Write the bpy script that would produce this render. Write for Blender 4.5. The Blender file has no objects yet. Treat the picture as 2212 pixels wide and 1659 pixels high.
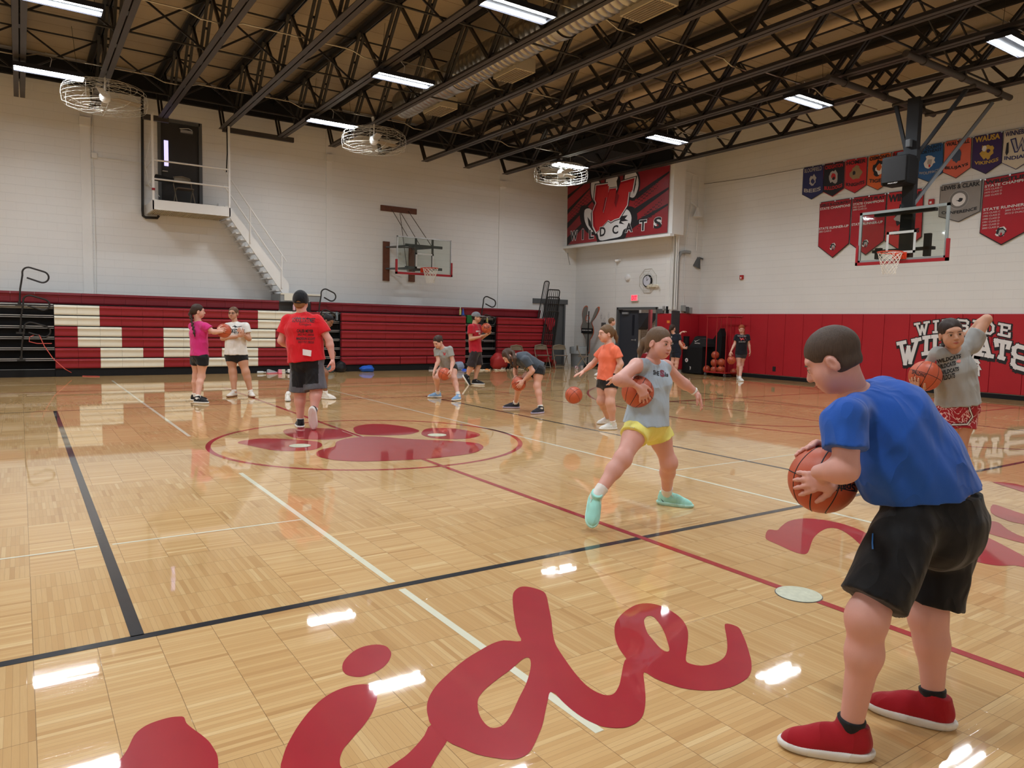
import bpy, bmesh, math, random
import numpy as np
from mathutils import Vector, Matrix
from mathutils.bvhtree import BVHTree
random.seed(7); np.random.seed(7)
SC = bpy.context.scene
COL = SC.collection
# ---------------------------------------------------------------- camera
F_PX, YAW, PITCH, ROLL = 1575.5, 0.593586, -0.081048, 0.021831
CXP, CYP, H = 1106.0, 829.5, 1.42
cf = np.array([math.cos(PITCH)*math.sin(YAW), math.cos(PITCH)*math.cos(YAW), math.sin(PITCH)])
_r = np.array([math.cos(YAW), -math.sin(YAW), 0.0]); _u = np.cross(_r, cf)
cr = _r*math.cos(ROLL)+_u*math.sin(ROLL); cu = -_r*math.sin(ROLL)+_u*math.cos(ROLL)
cam = bpy.data.cameras.new('camera'); cam_o = bpy.data.objects.new('camera', cam); COL.objects.link(cam_o)
cam.sensor_width = 36.0; cam.lens = F_PX/2212*36.0; cam.clip_start = 0.05; cam.clip_end = 200
cam_o.matrix_world = Matrix(((cr[0], cu[0], -cf[0], 0), (cr[1], cu[1], -cf[1], 0), (cr[2], cu[2], -cf[2], H), (0, 0, 0, 1)))
SC.camera = cam_o
# ---------------------------------------------------------------- world, exposure
wd = bpy.data.worlds.new('world'); SC.world = wd; wd.use_nodes = True
wd.node_tree.nodes['Background'].inputs[0].default_value = (0.75, 0.85, 1, 1)
wd.node_tree.nodes['Background'].inputs[1].default_value = 0.35
SC.view_settings.view_transform = 'Standard'; SC.view_settings.look = 'None'
SC.view_settings.gamma = 1; SC.view_settings.use_curve_mapping = False
SC.view_settings.exposure = 0.10
try:
    SC.cycles.max_bounces = 7; SC.cycles.diffuse_bounces = 4; SC.cycles.glossy_bounces = 3
    SC.cycles.transparent_max_bounces = 8; SC.cycles.transmission_bounces = 4
    SC.cycles.caustics_reflective = False; SC.cycles.caustics_refractive = False
    SC.cycles.sample_clamp_indirect = 6; SC.cycles.use_denoising = True
except Exception: pass
TUBE_POWER = 60.0     # emission strength of the LED tubes of the ceiling lights
BEAM_W, BEAM_SPREAD = 36.0, 150   # each tube's downward beam
TUBE_COL = (0.90, 0.96, 1.0)

def ray(x, y): return cr*(x-CXP)/F_PX-cu*(y-CYP)/F_PX+cf
O3 = np.array([0, 0, H])
def onz(x, y, z=0.0):
    d = ray(x, y); return O3+d*((z-H)/d[2])
def onx(x, y, X):
    d = ray(x, y); return O3+d*(X/d[0])
def ony(x, y, Y):
    d = ray(x, y); return O3+d*(Y/d[1])
FH = np.array([math.sin(YAW), math.cos(YAW), 0.0])
RH = np.array([math.cos(YAW), -math.sin(YAW), 0.0])
def ond(x, y, D):       # point on the vertical plane at distance D in front of the camera
    d = ray(x, y); return O3+d*(D/(d@FH))
# ---------------------------------------------------------------- materials
class NT:
    def __init__(s, name):
        s.m = bpy.data.materials.new(name); s.m.use_nodes = True; s.t = s.m.node_tree
        s.b = s.t.nodes['Principled BSDF']
    def n(s, ty, **kw):
        nd = s.t.nodes.new(ty)
        for k, v in kw.items(): setattr(nd, k, v)
        return nd
    def l(s, a, b): s.t.links.new(a, b)
    def m_(s, op, a, b=None, c=None):
        nd = s.n('ShaderNodeMath', operation=op)
        for i, v in enumerate((a, b, c)):
            if v is None: continue
            if isinstance(v, (int, float)): nd.inputs[i].default_value = v
            else: s.l(v, nd.inputs[i])
        return nd.outputs[0]
    def mix(s, fac, a, b):
        nd = s.n('ShaderNodeMix', data_type='RGBA')
        for i, v in ((0, fac), (6, a), (7, b)):
            if isinstance(v, (int, float)): nd.inputs[i].default_value = v
            elif isinstance(v, tuple): nd.inputs[i].default_value = (*v[:3], 1)
            else: s.l(v, nd.inputs[i])
        return nd.outputs[2]
    def noise(s, scale, vec=None, detail=2.0, rough=0.5):
        nd = s.n('ShaderNodeTexNoise'); nd.inputs['Scale'].default_value = scale
        nd.inputs['Detail'].default_value = detail; nd.inputs['Roughness'].default_value = rough
        if vec is not None: s.l(vec, nd.inputs['Vector'])
        return nd.outputs[0]
    def obj(s, scale=None):
        c = s.n('ShaderNodeTexCoord').outputs['Object']
        if scale is None: return c
        mp = s.n('ShaderNodeMapping'); mp.inputs['Scale'].default_value = scale; s.l(c, mp.inputs[0]); return mp.outputs[0]
    def bump(s, h, strength=0.3, dist=0.01):
        b = s.n('ShaderNodeBump'); b.inputs['Strength'].default_value = strength; b.inputs['Distance'].default_value = dist
        s.l(h, b.inputs['Height']); s.l(b.outputs[0], s.b.inputs['Normal']); return b
    def set(s, **kw):
        for k, v in kw.items():
            i = s.b.inputs[k.replace('_', ' ')]
            if isinstance(v, tuple): i.default_value = (*v[:3], 1)
            elif isinstance(v, (int, float)): i.default_value = v
            else: s.l(v, i)
def lin(r, g, b):
    return tuple(((c/255)/12.92 if c/255 <= 0.04045 else ((c/255+0.055)/1.055)**2.4) for c in (r, g, b))
MC = {}
def mat(name, col, rough=0.55, metal=0.0, var=0.08, nscale=8.0, bump=0.0, bscale=60.0, coat=0.0, spec=0.35):
    if name in MC: return MC[name]
    t = NT(name); c = tuple(col)
    n = t.noise(nscale, t.obj(), 3)
    lo = tuple(x*(1-var) for x in c); hi = tuple(min(1, x*(1+var)) for x in c)
    t.set(Base_Color=t.mix(n, lo, hi), Roughness=rough, Metallic=metal, Specular_IOR_Level=spec)
    if coat: t.set(Coat_Weight=coat, Coat_Roughness=0.035, Coat_IOR=1.45, Specular_IOR_Level=0.1)
    if bump: t.bump(t.noise(bscale, t.obj(), 3), bump, 0.004)
    MC[name] = t.m; return t.m
def emis(name, col, s):
    if name in MC: return MC[name]
    t = NT(name); t.set(Base_Color=col, Emission_Color=col, Emission_Strength=s, Roughness=0.5)
    MC[name] = t.m; return t.m
# ---------------------------------------------------------------- object helpers
def link(name, me, m=None, parent=None, smooth=False):
    o = bpy.data.objects.new(name, me); COL.objects.link(o)
    if m is not None and len(me.materials) == 0:
        for x in (m if isinstance(m, (list, tuple)) else [m]): me.materials.append(x)
    if parent is not None: o.parent = parent
    if smooth and len(me.polygons): me.polygons.foreach_set('use_smooth', [True]*len(me.polygons))
    return o
def tag(o, label, cat, group=None, kind=None):
    if label: o['label'] = label
    if cat: o['category'] = cat
    if group: o['group'] = group
    if kind: o['kind'] = kind
    return o
def empty(name, loc, label=None, cat=None, group=None, rz=0.0):
    o = bpy.data.objects.new(name, None); COL.objects.link(o); o.location = Vector(loc); o.rotation_euler = (0, 0, rz)
    o.empty_display_size = 0.1
    return tag(o, label, cat, group)
def struct(o):
    o['kind'] = 'structure'; return o
ORD = ['first', 'second', 'third', 'fourth', 'fifth', 'sixth', 'seventh', 'eighth', 'ninth', 'tenth', 'eleventh', 'twelfth', 'thirteenth',
       'fourteenth', 'fifteenth', 'sixteenth', 'seventeenth', 'eighteenth', 'nineteenth', 'twentieth', 'twenty-first', 'twenty-second', 'twenty-third', 'twenty-fourth', 'twenty-fifth', 'twenty-sixth']
class MB:
    def __init__(s, org=(0, 0, 0)): s.v = []; s.f = []; s.mi = []; s.o = np.array(org, float); s.cur = 0
    def add(s, vs, fs):
        b = len(s.v); s.v += [tuple(np.asarray(p, float)-s.o) for p in vs]
        s.f += [tuple(i+b for i in f) for f in fs]; s.mi += [s.cur]*len(fs); return s
    def box(s, lo, hi):
        x0, y0, z0 = lo; x1, y1, z1 = hi
        return s.add([(x0, y0, z0), (x1, y0, z0), (x1, y1, z0), (x0, y1, z0), (x0, y0, z1), (x1, y0, z1), (x1, y1, z1), (x0, y1, z1)],
                     [(0, 3, 2, 1), (4, 5, 6, 7), (0, 1, 5, 4), (1, 2, 6, 5), (2, 3, 7, 6), (3, 0, 4, 7)])
    def bbox(s, lo, hi, bv=0.01):        # box with chamfered vertical and horizontal edges
        lo = np.array(lo, float); hi = np.array(hi, float); b = min(bv, *(0.49*(hi-lo)))
        bm = bmesh.new(); bmesh.ops.create_cube(bm, size=1.0)
        c = (lo+hi)/2; d = hi-lo
        for v in bm.verts: v.co = Vector((v.co.x*d[0], v.co.y*d[1], v.co.z*d[2]))
        bmesh.ops.bevel(bm, geom=bm.edges[:], offset=b, segments=2, affect='EDGES', profile=0.6)
        bm.verts.index_update()
        s.add([np.array(v.co)+c for v in bm.verts], [tuple(v.index for v in f.verts) for f in bm.faces]); bm.free(); return s
    def beam(s, a, b, w, h, up=(0, 0, 1)):     # rectangular bar from a to b
        a = np.array(a, float); b = np.array(b, float); d = b-a; d = d/np.linalg.norm(d)
        u = np.array(up, float)
        if abs(d@u) > .95: u = np.array([1., 0, 0])
        sd = np.cross(d, u); sd /= np.linalg.norm(sd); u = np.cross(sd, d)
        q = [sd*w/2*i+u*h/2*j for i, j in ((-1, -1), (1, -1), (1, 1), (-1, 1))]
        return s.add([a+x for x in q]+[b+x for x in q], [(3, 2, 1, 0), (4, 5, 6, 7), (0, 1, 5, 4), (1, 2, 6, 5), (2, 3, 7, 6), (3, 0, 4, 7)])
    def tube(s, pts, r, n=8, closed=False, caps=True):
        P = [np.array(p, float) for p in pts]; N = len(P); rs = r if isinstance(r, (list, tuple)) else [r]*N
        T = []
        for i in range(N):
            if closed: t = P[(i+1) % N]-P[i-1]
            else: t = P[min(i+1, N-1)]-P[max(i-1, 0)]
            T.append(t/(np.linalg.norm(t)+1e-12))
        u = np.array([0, 0, 1.]) if abs(T[0][2]) < .9 else np.array([1., 0, 0])
        vs = []
        for i in range(N):
            u = u-T[i]*(u@T[i]); nu = np.linalg.norm(u)
            u = u/nu if nu > 1e-6 else np.cross(T[i], [0.3, 0.5, 0.8]); w = np.cross(T[i], u)
            for k in range(n):
                a = 2*math.pi*k/n; vs.append(P[i]+(u*math.cos(a)+w*math.sin(a))*rs[i])
        fs = []
        for i in range(N if closed else N-1):
            j = (i+1) % N
            for k in range(n): fs.append((i*n+k, i*n+(k+1) % n, j*n+(k+1) % n, j*n+k))
        if caps and not closed: fs += [tuple(range(n-1, -1, -1)), tuple((N-1)*n+k for k in range(n))]
        return s.add(vs, fs)
    def lathe(s, prof, c=(0, 0, 0), n=24, ax=(0, 0, 1), cap=True):   # prof: (r, h) along the axis
        ax = np.array(ax, float); ax /= np.linalg.norm(ax); u = np.array([1., 0, 0]) if abs(ax[0]) < .9 else np.array([0, 1., 0])
        u = u-ax*(u@ax); u /= np.linalg.norm(u); w = np.cross(ax, u); c = np.array(c, float); vs = []
        for r, h in prof:
            for k in range(n):
                a = 2*math.pi*k/n; vs.append(c+ax*h+(u*math.cos(a)+w*math.sin(a))*r)
        fs = [(i*n+k, i*n+(k+1) % n, (i+1)*n+(k+1) % n, (i+1)*n+k) for i in range(len(prof)-1) for k in range(n)]
        if cap: fs += [tuple(range(n-1, -1, -1)), tuple((len(prof)-1)*n+k for k in range(n))]
        return s.add(vs, fs)
    def poly(s, pts): return s.add(pts, [tuple(range(len(pts)))])
    def prism(s, pts, d):       # polygon extruded along vector d
        n = len(pts); d = np.array(d, float); q = [np.array(p, float) for p in pts]
        return s.add(q+[p+d for p in q], [tuple(range(n-1, -1, -1)), tuple(range(n, 2*n))]+[(i, (i+1) % n, n+(i+1) % n, n+i) for i in range(n)])
    def mesh(s, name):
        me = bpy.data.meshes.new(name); me.from_pydata(s.v, [], s.f); me.update()
        if any(s.mi): me.polygons.foreach_set('material_index', s.mi)
        return me
    def obj(s, name, m=None, parent=None, smooth=False):
        me = s.mesh(name); o = link(name, me, m, parent, smooth)
        if smooth:
            try:
                bm = bmesh.new(); bm.from_mesh(me); bmesh.ops.recalc_face_normals(bm, faces=bm.faces); bm.to_mesh(me); bm.free()
                me.set_sharp_from_angle(angle=math.radians(40))
            except Exception: pass
        return o
def copy_tree(o, parent=None, loc=None, rz=None):
    c = o.copy(); COL.objects.link(c); c.parent = parent
    if loc is not None: c.location = Vector(loc)
    if rz is not None: c.rotation_euler = (0, 0, rz)
    for ch in list(o.children): copy_tree(ch, c)
    return c
def tri2d(loops):
    """triangulate polygons with holes: loops = list of 2-D loops; even-odd fill"""
    from mathutils.geometry import delaunay_2d_cdt
    vs = []; es = []
    for L in loops:
        b = len(vs); vs += [Vector(p) for p in L]; n = len(L); es += [(b+i, b+(i+1) % n) for i in range(n)]
    V, E_, Fc, *_ = delaunay_2d_cdt(vs, es, [], 0, 1e-7)
    def inside(p):
        c = False
        for L in loops:
            n = len(L)
            for i in range(n):
                x0, y0 = L[i]; x1, y1 = L[(i+1) % n]
                if (y0 > p[1]) != (y1 > p[1]) and p[0] < (x1-x0)*(p[1]-y0)/(y1-y0)+x0: c = not c
        return c
    out = []
    for f in Fc:
        m = sum((V[i] for i in f), Vector((0, 0)))/len(f)
        if inside(m): out.append(tuple(f))
    return [tuple(v) for v in V], out
def smooth_loop(pts, k=4):
    """closed Catmull-Rom through pts"""
    P = [np.array(p, float) for p in pts]; n = len(P); out = []
    for i in range(n):
        a, b, c, d = P[i-1], P[i], P[(i+1) % n], P[(i+2) % n]
        for j in range(k):
            t = j/k; out.append(0.5*((2*b)+(c-a)*t+(2*a-5*b+4*c-d)*t*t+(-a+3*b-3*c+d)*t**3))
    return [tuple(p) for p in out]
TXT = {}
def text_uv(s, bold=0.0):
    """unit-box mesh (verts in 0..1 x 0..1, faces) of a line of text"""
    if (s, bold) in TXT: return TXT[(s, bold)]
    cu_ = bpy.data.curves.new('t', 'FONT'); cu_.body = s; cu_.resolution_u = 3; cu_.offset = bold; cu_.fill_mode = 'BOTH'
    o = bpy.data.objects.new('t', cu_); COL.objects.link(o)
    dg = bpy.context.evaluated_depsgraph_get(); me = bpy.data.meshes.new_from_object(o.evaluated_get(dg))
    v = np.array([tuple(q.co) for q in me.vertices]); f = [tuple(p.vertices) for p in me.polygons]
    bpy.data.objects.remove(o); bpy.data.curves.remove(cu_); bpy.data.meshes.remove(me)
    lo = v.min(0); hi = v.max(0); v = (v[:, :2]-lo[:2])/(hi[:2]-lo[:2])
    TXT[(s, bold)] = (v, f); return v, f
def text_map(mb, s, fn, bold=0.02):
    v, f = text_uv(s, bold); mb.add([fn(a, b) for a, b in v], f); return mb
def quadmap(tl, tr, br, bl):
    tl, tr, br, bl = [np.array(p, float) for p in (tl, tr, br, bl)]
    return lambda u, v: (bl*(1-u)+br*u)*(1-v)+(tl*(1-u)+tr*u)*v
# ================================================================ materials of the place
WY, WX, DX, CY = 21.15, 18.25, 17.0, 16.3       # bleacher wall, padded wall, door wall, corner return
X0, Y0 = -11.0, -1.6
CEIL = 7.62
def block_mat(name, ax, col):
    t = NT(name); co = t.n('ShaderNodeTexCoord').outputs['Object']; sp = t.n('ShaderNodeSeparateXYZ'); t.l(co, sp.inputs[0])
    cb = t.n('ShaderNodeCombineXYZ'); t.l(sp.outputs[ax], cb.inputs[0]); t.l(sp.outputs[2], cb.inputs[1])
    br = t.n('ShaderNodeTexBrick'); t.l(cb.outputs[0], br.inputs['Vector']); br.offset = 0.5
    br.inputs['Scale'].default_value = 1.0; br.inputs['Brick Width'].default_value = 0.406; br.inputs['Row Height'].default_value = 0.203
    br.inputs['Mortar Size'].default_value = 0.0045; br.inputs['Mortar Smooth'].default_value = 0.3
    n = t.noise(1.3, co, 4); n2 = t.noise(90, co, 2)
    c = t.mix(n, tuple(x*.95 for x in col), tuple(min(1, x*1.03) for x in col))
    # vertical joints are nearly filled with paint, bed joints stay visible
    row = t.m_('FRACT', t.m_('DIVIDE', sp.outputs[2], 0.203)); bed = t.m_('LESS_THAN', t.m_('ABSOLUTE', t.m_('SUBTRACT', row, 0.5)), 0.485)
    bed = t.m_('SUBTRACT', 1.0, bed)
    c2 = t.mix(t.m_('MULTIPLY', br.outputs['Fac'], 0.12), c, tuple(x*.55 for x in col))
    c3 = t.mix(t.m_('MULTIPLY', bed, 0.30), c2, tuple(x*.5 for x in col))
    t.set(Base_Color=c3, Roughness=0.42)
    h = t.m_('SUBTRACT', t.m_('MULTIPLY', n2, 0.25), t.m_('MULTIPLY', br.outputs['Fac'], .45)); t.bump(h, 0.5, 0.006)
    return t.m
M_BX = block_mat('painted_block_x', 0, (0.74, 0.738, 0.73)); M_BY = block_mat('painted_block_y', 1, (0.74, 0.738, 0.73))
M_WHITE = mat('white_paint', (0.74, 0.738, 0.73), 0.4, var=.03)
M_BLK = mat('black_steel', (0.022, 0.020, 0.019), 0.42, var=.25, nscale=3)
M_CHORD = mat('dark_steel', (0.050, 0.043, 0.040), 0.5, var=.2, nscale=3)
M_BLACK = mat('matt_black', (0.010, 0.010, 0.011), 0.75, spec=.2)
M_RED = mat('court_red', (0.36, 0.018, 0.028), 0.35, var=.1, nscale=5, coat=1.0)
M_LBLK = mat('court_black', (0.016, 0.017, 0.022), 0.4, var=.2, coat=1.0)
M_LWHT = mat('court_cream', (0.72, 0.70, 0.55), 0.4, var=.06, coat=1.0)
M_SEATR = mat('seat_red', (0.27, 0.014, 0.022), 0.38, var=.08, nscale=2)
M_SEATD = mat('seat_maroon', (0.17, 0.010, 0.018), 0.42, var=.08, nscale=2)
M_SEATW = mat('seat_cream', (0.74, 0.71, 0.60), 0.35, var=.04)
M_ALU = mat('aluminium', (0.55, 0.56, 0.57), 0.35, 0.8)
M_GALV = mat('galvanised', (0.50, 0.48, 0.43), 0.28, 0.9, var=.12, nscale=2)
M_GREY = mat('grey_paint', (0.10, 0.105, 0.11), 0.5)
M_LGREY = mat('light_grey_paint', (0.30, 0.31, 0.31), 0.45)
M_WOOD = mat('stained_plank', (0.13, 0.045, 0.022), 0.5, var=.3, nscale=14)
M_PAD = mat('pad_vinyl', (0.40, 0.014, 0.024), 0.42, var=.07, nscale=1.5, bump=.15, bscale=25)
M_WTXT = mat('print_white', (0.72, 0.70, 0.70), 0.5); M_BTXT = mat('print_black', (0.016, 0.015, 0.018), 0.5)
M_ORIM = mat('rim_orange', (0.62, 0.05, 0.015), 0.4); M_NET = mat('net_cord', (0.78, 0.76, 0.70), 0.8)
M_TUBE = emis('led_tube', TUBE_COL, TUBE_POWER)
def glass_mat():
    t = NT('board_glass'); out = [n for n in t.t.nodes if n.type == 'OUTPUT_MATERIAL'][0]
    tr = t.n('ShaderNodeBsdfTransparent'); tr.inputs[0].default_value = (0.90, 0.94, 0.92, 1)
    gl = t.n('ShaderNodeBsdfGlossy'); gl.inputs['Roughness'].default_value = 0.03; gl.inputs[0].default_value = (1, 1, 1, 1)
    fr = t.n('ShaderNodeFresnel'); fr.inputs[0].default_value = 1.45
    mx = t.n('ShaderNodeMixShader'); t.l(t.m_('MULTIPLY', fr.outputs[0], 0.8), mx.inputs[0]); t.l(tr.outputs[0], mx.inputs[1]); t.l(gl.outputs[0], mx.inputs[2])
    t.l(mx.outputs[0], out.inputs[0]); return t.m
M_GLASS = glass_mat()
def floor_mat():
    t = NT('parquet'); co = t.n('ShaderNodeTexCoord').outputs['Object']; sp = t.n('ShaderNodeSeparateXYZ'); t.l(co, sp.inputs[0])
    x = t.m_('SUBTRACT', sp.outputs[0], 0.007-1.147*40); y = t.m_('SUBTRACT', sp.outputs[1], 3.497-1.147*40)
    bx = t.m_('FLOOR', t.m_('DIVIDE', x, 1.147)); by = t.m_('FLOOR', t.m_('DIVIDE', y, 1.147))
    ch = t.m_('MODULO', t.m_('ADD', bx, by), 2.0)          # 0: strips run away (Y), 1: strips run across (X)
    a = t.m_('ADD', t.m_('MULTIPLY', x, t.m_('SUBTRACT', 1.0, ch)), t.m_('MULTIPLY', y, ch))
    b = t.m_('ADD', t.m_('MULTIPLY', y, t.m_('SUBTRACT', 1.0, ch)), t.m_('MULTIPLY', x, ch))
    sa = t.m_('DIVIDE', a, 0.02294); sb = t.m_('DIVIDE', b, 0.2294)
    st = t.m_('FLOOR', sa); ti = t.m_('FLOOR', sb)
    cb = t.n('ShaderNodeCombineXYZ'); t.l(st, cb.inputs[0]); t.l(ti, cb.inputs[1]); t.l(t.m_('ADD', bx, t.m_('MULTIPLY', by, 7.3)), cb.inputs[2])
    wn = t.n('ShaderNodeTexWhiteNoise', noise_dimensions='3D'); t.l(cb.outputs[0], wn.inputs[0])
    cb2 = t.n('ShaderNodeCombineXYZ'); t.l(t.m_('MULTIPLY', a, 60.0), cb2.inputs[0]); t.l(t.m_('MULTIPLY', b, 3.0), cb2.inputs[1]); t.l(wn.outputs[0], cb2.inputs[2])
    gr = t.noise(3.0, cb2.outputs[0], 3); 
    r = t.n('ShaderNodeValToRGB'); e = r.color_ramp.elements
    for p_, c_ in ((0.0, (0.45, 0.235, 0.080)), (0.06, (0.56, 0.325, 0.125)), (0.45, (0.625, 0.385, 0.160)), (0.94, (0.68, 0.445, 0.200)), (1.0, (0.76, 0.55, 0.28))):
        q = e[0] if p_ == 0 else (e[len(e)-1] if p_ == 1.0 else e.new(p_)); q.color = (*c_, 1)
    t.l(wn.outputs[0], r.inputs[0])
    c = t.mix(t.m_('MULTIPLY', t.m_('SUBTRACT', gr, 0.35), 0.9), r.outputs[0], (0.52, 0.30, 0.12))
    big = t.noise(0.35, co, 2); c = t.mix(t.m_('MULTIPLY', big, 0.25), c, (0.64, 0.42, 0.19))
    # directional sheen put into the colour: strips running away darker than those across
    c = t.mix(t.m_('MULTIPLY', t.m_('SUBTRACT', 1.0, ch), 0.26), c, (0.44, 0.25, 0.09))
    ga = t.m_('LESS_THAN', t.m_('FRACT', sa), 0.055); gb = t.m_('LESS_THAN', t.m_('FRACT', sb), 0.011)
    gbb = t.m_('LESS_THAN', t.m_('FRACT', t.m_('DIVIDE', a, 1.147)), 0.0028)
    g = t.m_('MAXIMUM', t.m_('MAXIMUM', t.m_('MULTIPLY', ga, t.m_('ADD', 0.20, t.m_('MULTIPLY', wn.outputs[0], 0.4))), t.m_('MULTIPLY', gb, 0.75)), t.m_('MULTIPLY', gbb, 0.75))
    c = t.mix(g, c, (0.16, 0.085, 0.03))
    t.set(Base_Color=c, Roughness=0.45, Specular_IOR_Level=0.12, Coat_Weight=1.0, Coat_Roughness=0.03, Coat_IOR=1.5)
    n1 = t.noise(2.2, co, 2); cbn = t.n('ShaderNodeCombineXYZ'); t.l(t.m_('MULTIPLY', a, 14.0), cbn.inputs[0]); t.l(t.m_('MULTIPLY', b, 2.0), cbn.inputs[1]); t.l(ti, cbn.inputs[2])
    n2 = t.noise(1.0, cbn.outputs[0], 1)
    bp = t.n('ShaderNodeBump'); bp.inputs['Strength'].default_value = 0.30; bp.inputs['Distance'].default_value = 0.0006
    t.l(t.m_('ADD', t.m_('MULTIPLY', n1, 1.5), t.m_('ADD', n2, t.m_('MULTIPLY', g, -0.03))), bp.inputs['Height'])
    t.l(bp.outputs[0], t.b.inputs['Coat Normal']); t.l(bp.outputs[0], t.b.inputs['Normal'])
    return t.m
M_FLOOR = floor_mat()
# ================================================================ shell
fl = struct(MB().box((X0-.3, Y0-.3, -.2), (WX+3.5, WY+.3, 0)).obj('floor', M_FLOOR))
def ceil_mat():
    t = NT('wood_fibre_deck'); co = t.n('ShaderNodeTexCoord').outputs['Object']; sp = t.n('ShaderNodeSeparateXYZ'); t.l(co, sp.inputs[0])
    n = t.noise(55, co, 4, .7); n2 = t.noise(.8, co, 3)
    fy = t.m_('FRACT', t.m_('DIVIDE', sp.outputs[1], 0.76)); ln = t.m_('LESS_THAN', fy, 0.02)
    pl = t.m_('FLOOR', t.m_('DIVIDE', sp.outputs[1], 0.76)); w = t.n('ShaderNodeTexWhiteNoise', noise_dimensions='1D'); t.l(pl, w.inputs['W'])
    c = t.mix(n, (0.31, 0.245, 0.17), (0.53, 0.44, 0.315)); c = t.mix(t.m_('MULTIPLY', n2, 0.4), c, (0.43, 0.34, 0.23))
    c = t.mix(t.m_('MULTIPLY', w.outputs[0], 0.25), c, (0.31, 0.24, 0.16)); c = t.mix(t.m_('MULTIPLY', ln, .8), c, (0.12, 0.09, 0.06))
    t.set(Base_Color=c, Roughness=0.9); t.bump(n, .6, .01); return t.m
struct(MB().box((X0-.3, Y0-.3, CEIL), (WX+.3, WY+.3, CEIL+.2)).obj('ceiling', ceil_mat()))
# bleacher wall with two door openings (balcony door, corner door)
BD = (3.12, 4.10, 4.30, 6.50); CD = (15.62, 16.50, 0.0, 2.20)
m = MB()
for lo, hi in (((X0, 0), (BD[0], CEIL)), ((BD[0], 0), (BD[1], BD[2])), ((BD[0], BD[3]), (BD[1], CEIL)), ((BD[1], 0), (CD[0], CEIL)), ((CD[0], CD[3]), (CD[1], CEIL)), ((CD[1], 0), (DX+.2, CEIL))):
    m.box((lo[0], WY, lo[1]), (hi[0], WY+.2, hi[1]))
struct(m.obj('wall_back', M_BX))
m = MB(); D1, D2, DZ = 16.93, 18.82, 2.03
for (ya, yb, za, zb) in ((CY, D1, 0, CEIL), (D1, D2, DZ, CEIL), (D2, WY, 0, CEIL)): m.box((DX, ya, za), (DX+.2, yb, zb))
struct(m.obj('wall_door', M_BY))
struct(MB().box((DX+.2, CY, 0), (WX+.2, CY+.2, CEIL)).obj('wall_return', M_BX))
struct(MB().box((WX, Y0, 0), (WX+.2, CY, CEIL)).obj('wall_right', M_BY))
struct(MB().box((X0-.2, Y0, 0), (X0, WY+.2, CEIL)).obj('wall_left', M_BY))
struct(MB().box((X0-.2, Y0-.2, 0), (WX+.2, Y0, CEIL)).obj('wall_front', M_BX))
# pilasters
for k, (pa, pb, zt) in enumerate(((175, 197, 5.95), (704, 717, 5.55), (1079, 1090, 5.6))):
    xa = ony(pa, 400, WY)[0]; xb = ony(pb, 400, WY)[0]
    p = struct(MB().box((xa, WY-.03, 0), (xb, WY, CEIL-.4)).obj('trim_%d' % (k+1), M_WHITE))
    q = MB().box((xa-.01, WY-.12, 6.05), (xb+.01, WY-.03, 6.25)).obj('bearing_pad', M_WHITE, p)
# soffit box that carries the big banner, white ledge below
struct(MB().box((16.5, CY-.35, 4.28), (DX, WY, CEIL)).obj('trim_4', M_WHITE))
struct(MB().box((16.36, CY-.42, 4.20), (16.52, WY, 4.28)).obj('trim_5', M_WHITE))
struct(MB().box((16.40, CY-.30, 6.42), (16.5, WY, CEIL)).obj('trim_6', M_BLACK))
struct(MB().box((X0, WY-.14, 6.98), (16.4, WY, 7.5)).obj('trim_7', M_BLACK))       # black ledger along the wall
struct(MB().box((DX-.02, CY+.0, 2.02), (DX+.0, CY+.3, 4.2)).obj('trim_8', M_WHITE))
# baseboards
struct(MB().box((WX-.045, Y0, 0), (WX, CY, .10)).obj('baseboard_right', M_BLACK))
struct(MB().box((DX-.02, D2, 0), (DX, WY, .10)).obj('baseboard_door', M_BLACK))
# balcony door
d = struct(MB().box((BD[0], WY+.05, BD[2]), (BD[1], WY+.11, BD[3])).obj('door_1', mat('door_charcoal', (0.035, 0.033, 0.032), .5)))
mm = MB()
for (xa, xb, za, zb) in ((BD[0]-.05, BD[0]+.03, BD[2], BD[3]+.05), (BD[1]-.03, BD[1]+.05, BD[2], BD[3]+.05), (BD[0], BD[1], BD[3]-.03, BD[3]+.05)): mm.box((xa, WY-.02, za), (xb, WY+.1, zb))
mm.obj('door_frame', M_GREY, d)
MB().box((3.23, WY+.03, 5.35), (3.33, WY+.049, 6.0)).obj('door_glass', emis('lit_glass', (0.55, 0.5, 0.95), 1.3), d)
MB().box((3.62, WY-.04, 6.25), (3.92, WY+.05, 6.32)).tube([(3.6, WY-.03, 6.34), (3.8, WY-.12, 6.35), (3.9, WY-.03, 6.34)], .012).obj('door_closer', M_ALU, d)
MB().tube([(3.18, WY+.05, 5.2), (3.18, WY-.04, 5.2), (3.3, WY-.04, 5.2)], .014).obj('door_handle', M_ALU, d)
# corner door behind the bleachers (closed), grey header
d = struct(MB().box((CD[0], WY+.03, 0), (CD[1], WY+.08, CD[3])).obj('door_2', M_GREY))
MB().box((CD[0]-.55, WY-.05, CD[3]), (CD[1]+.12, WY+.02, CD[3]+.17)).box((CD[0]-.05, WY-.03, 0), (CD[0]+.02, WY, CD[3])).box((CD[1]-.03, WY-.03, 0), (CD[1]+.04, WY, CD[3])).obj('door_frame', M_GREY, d)
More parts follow.
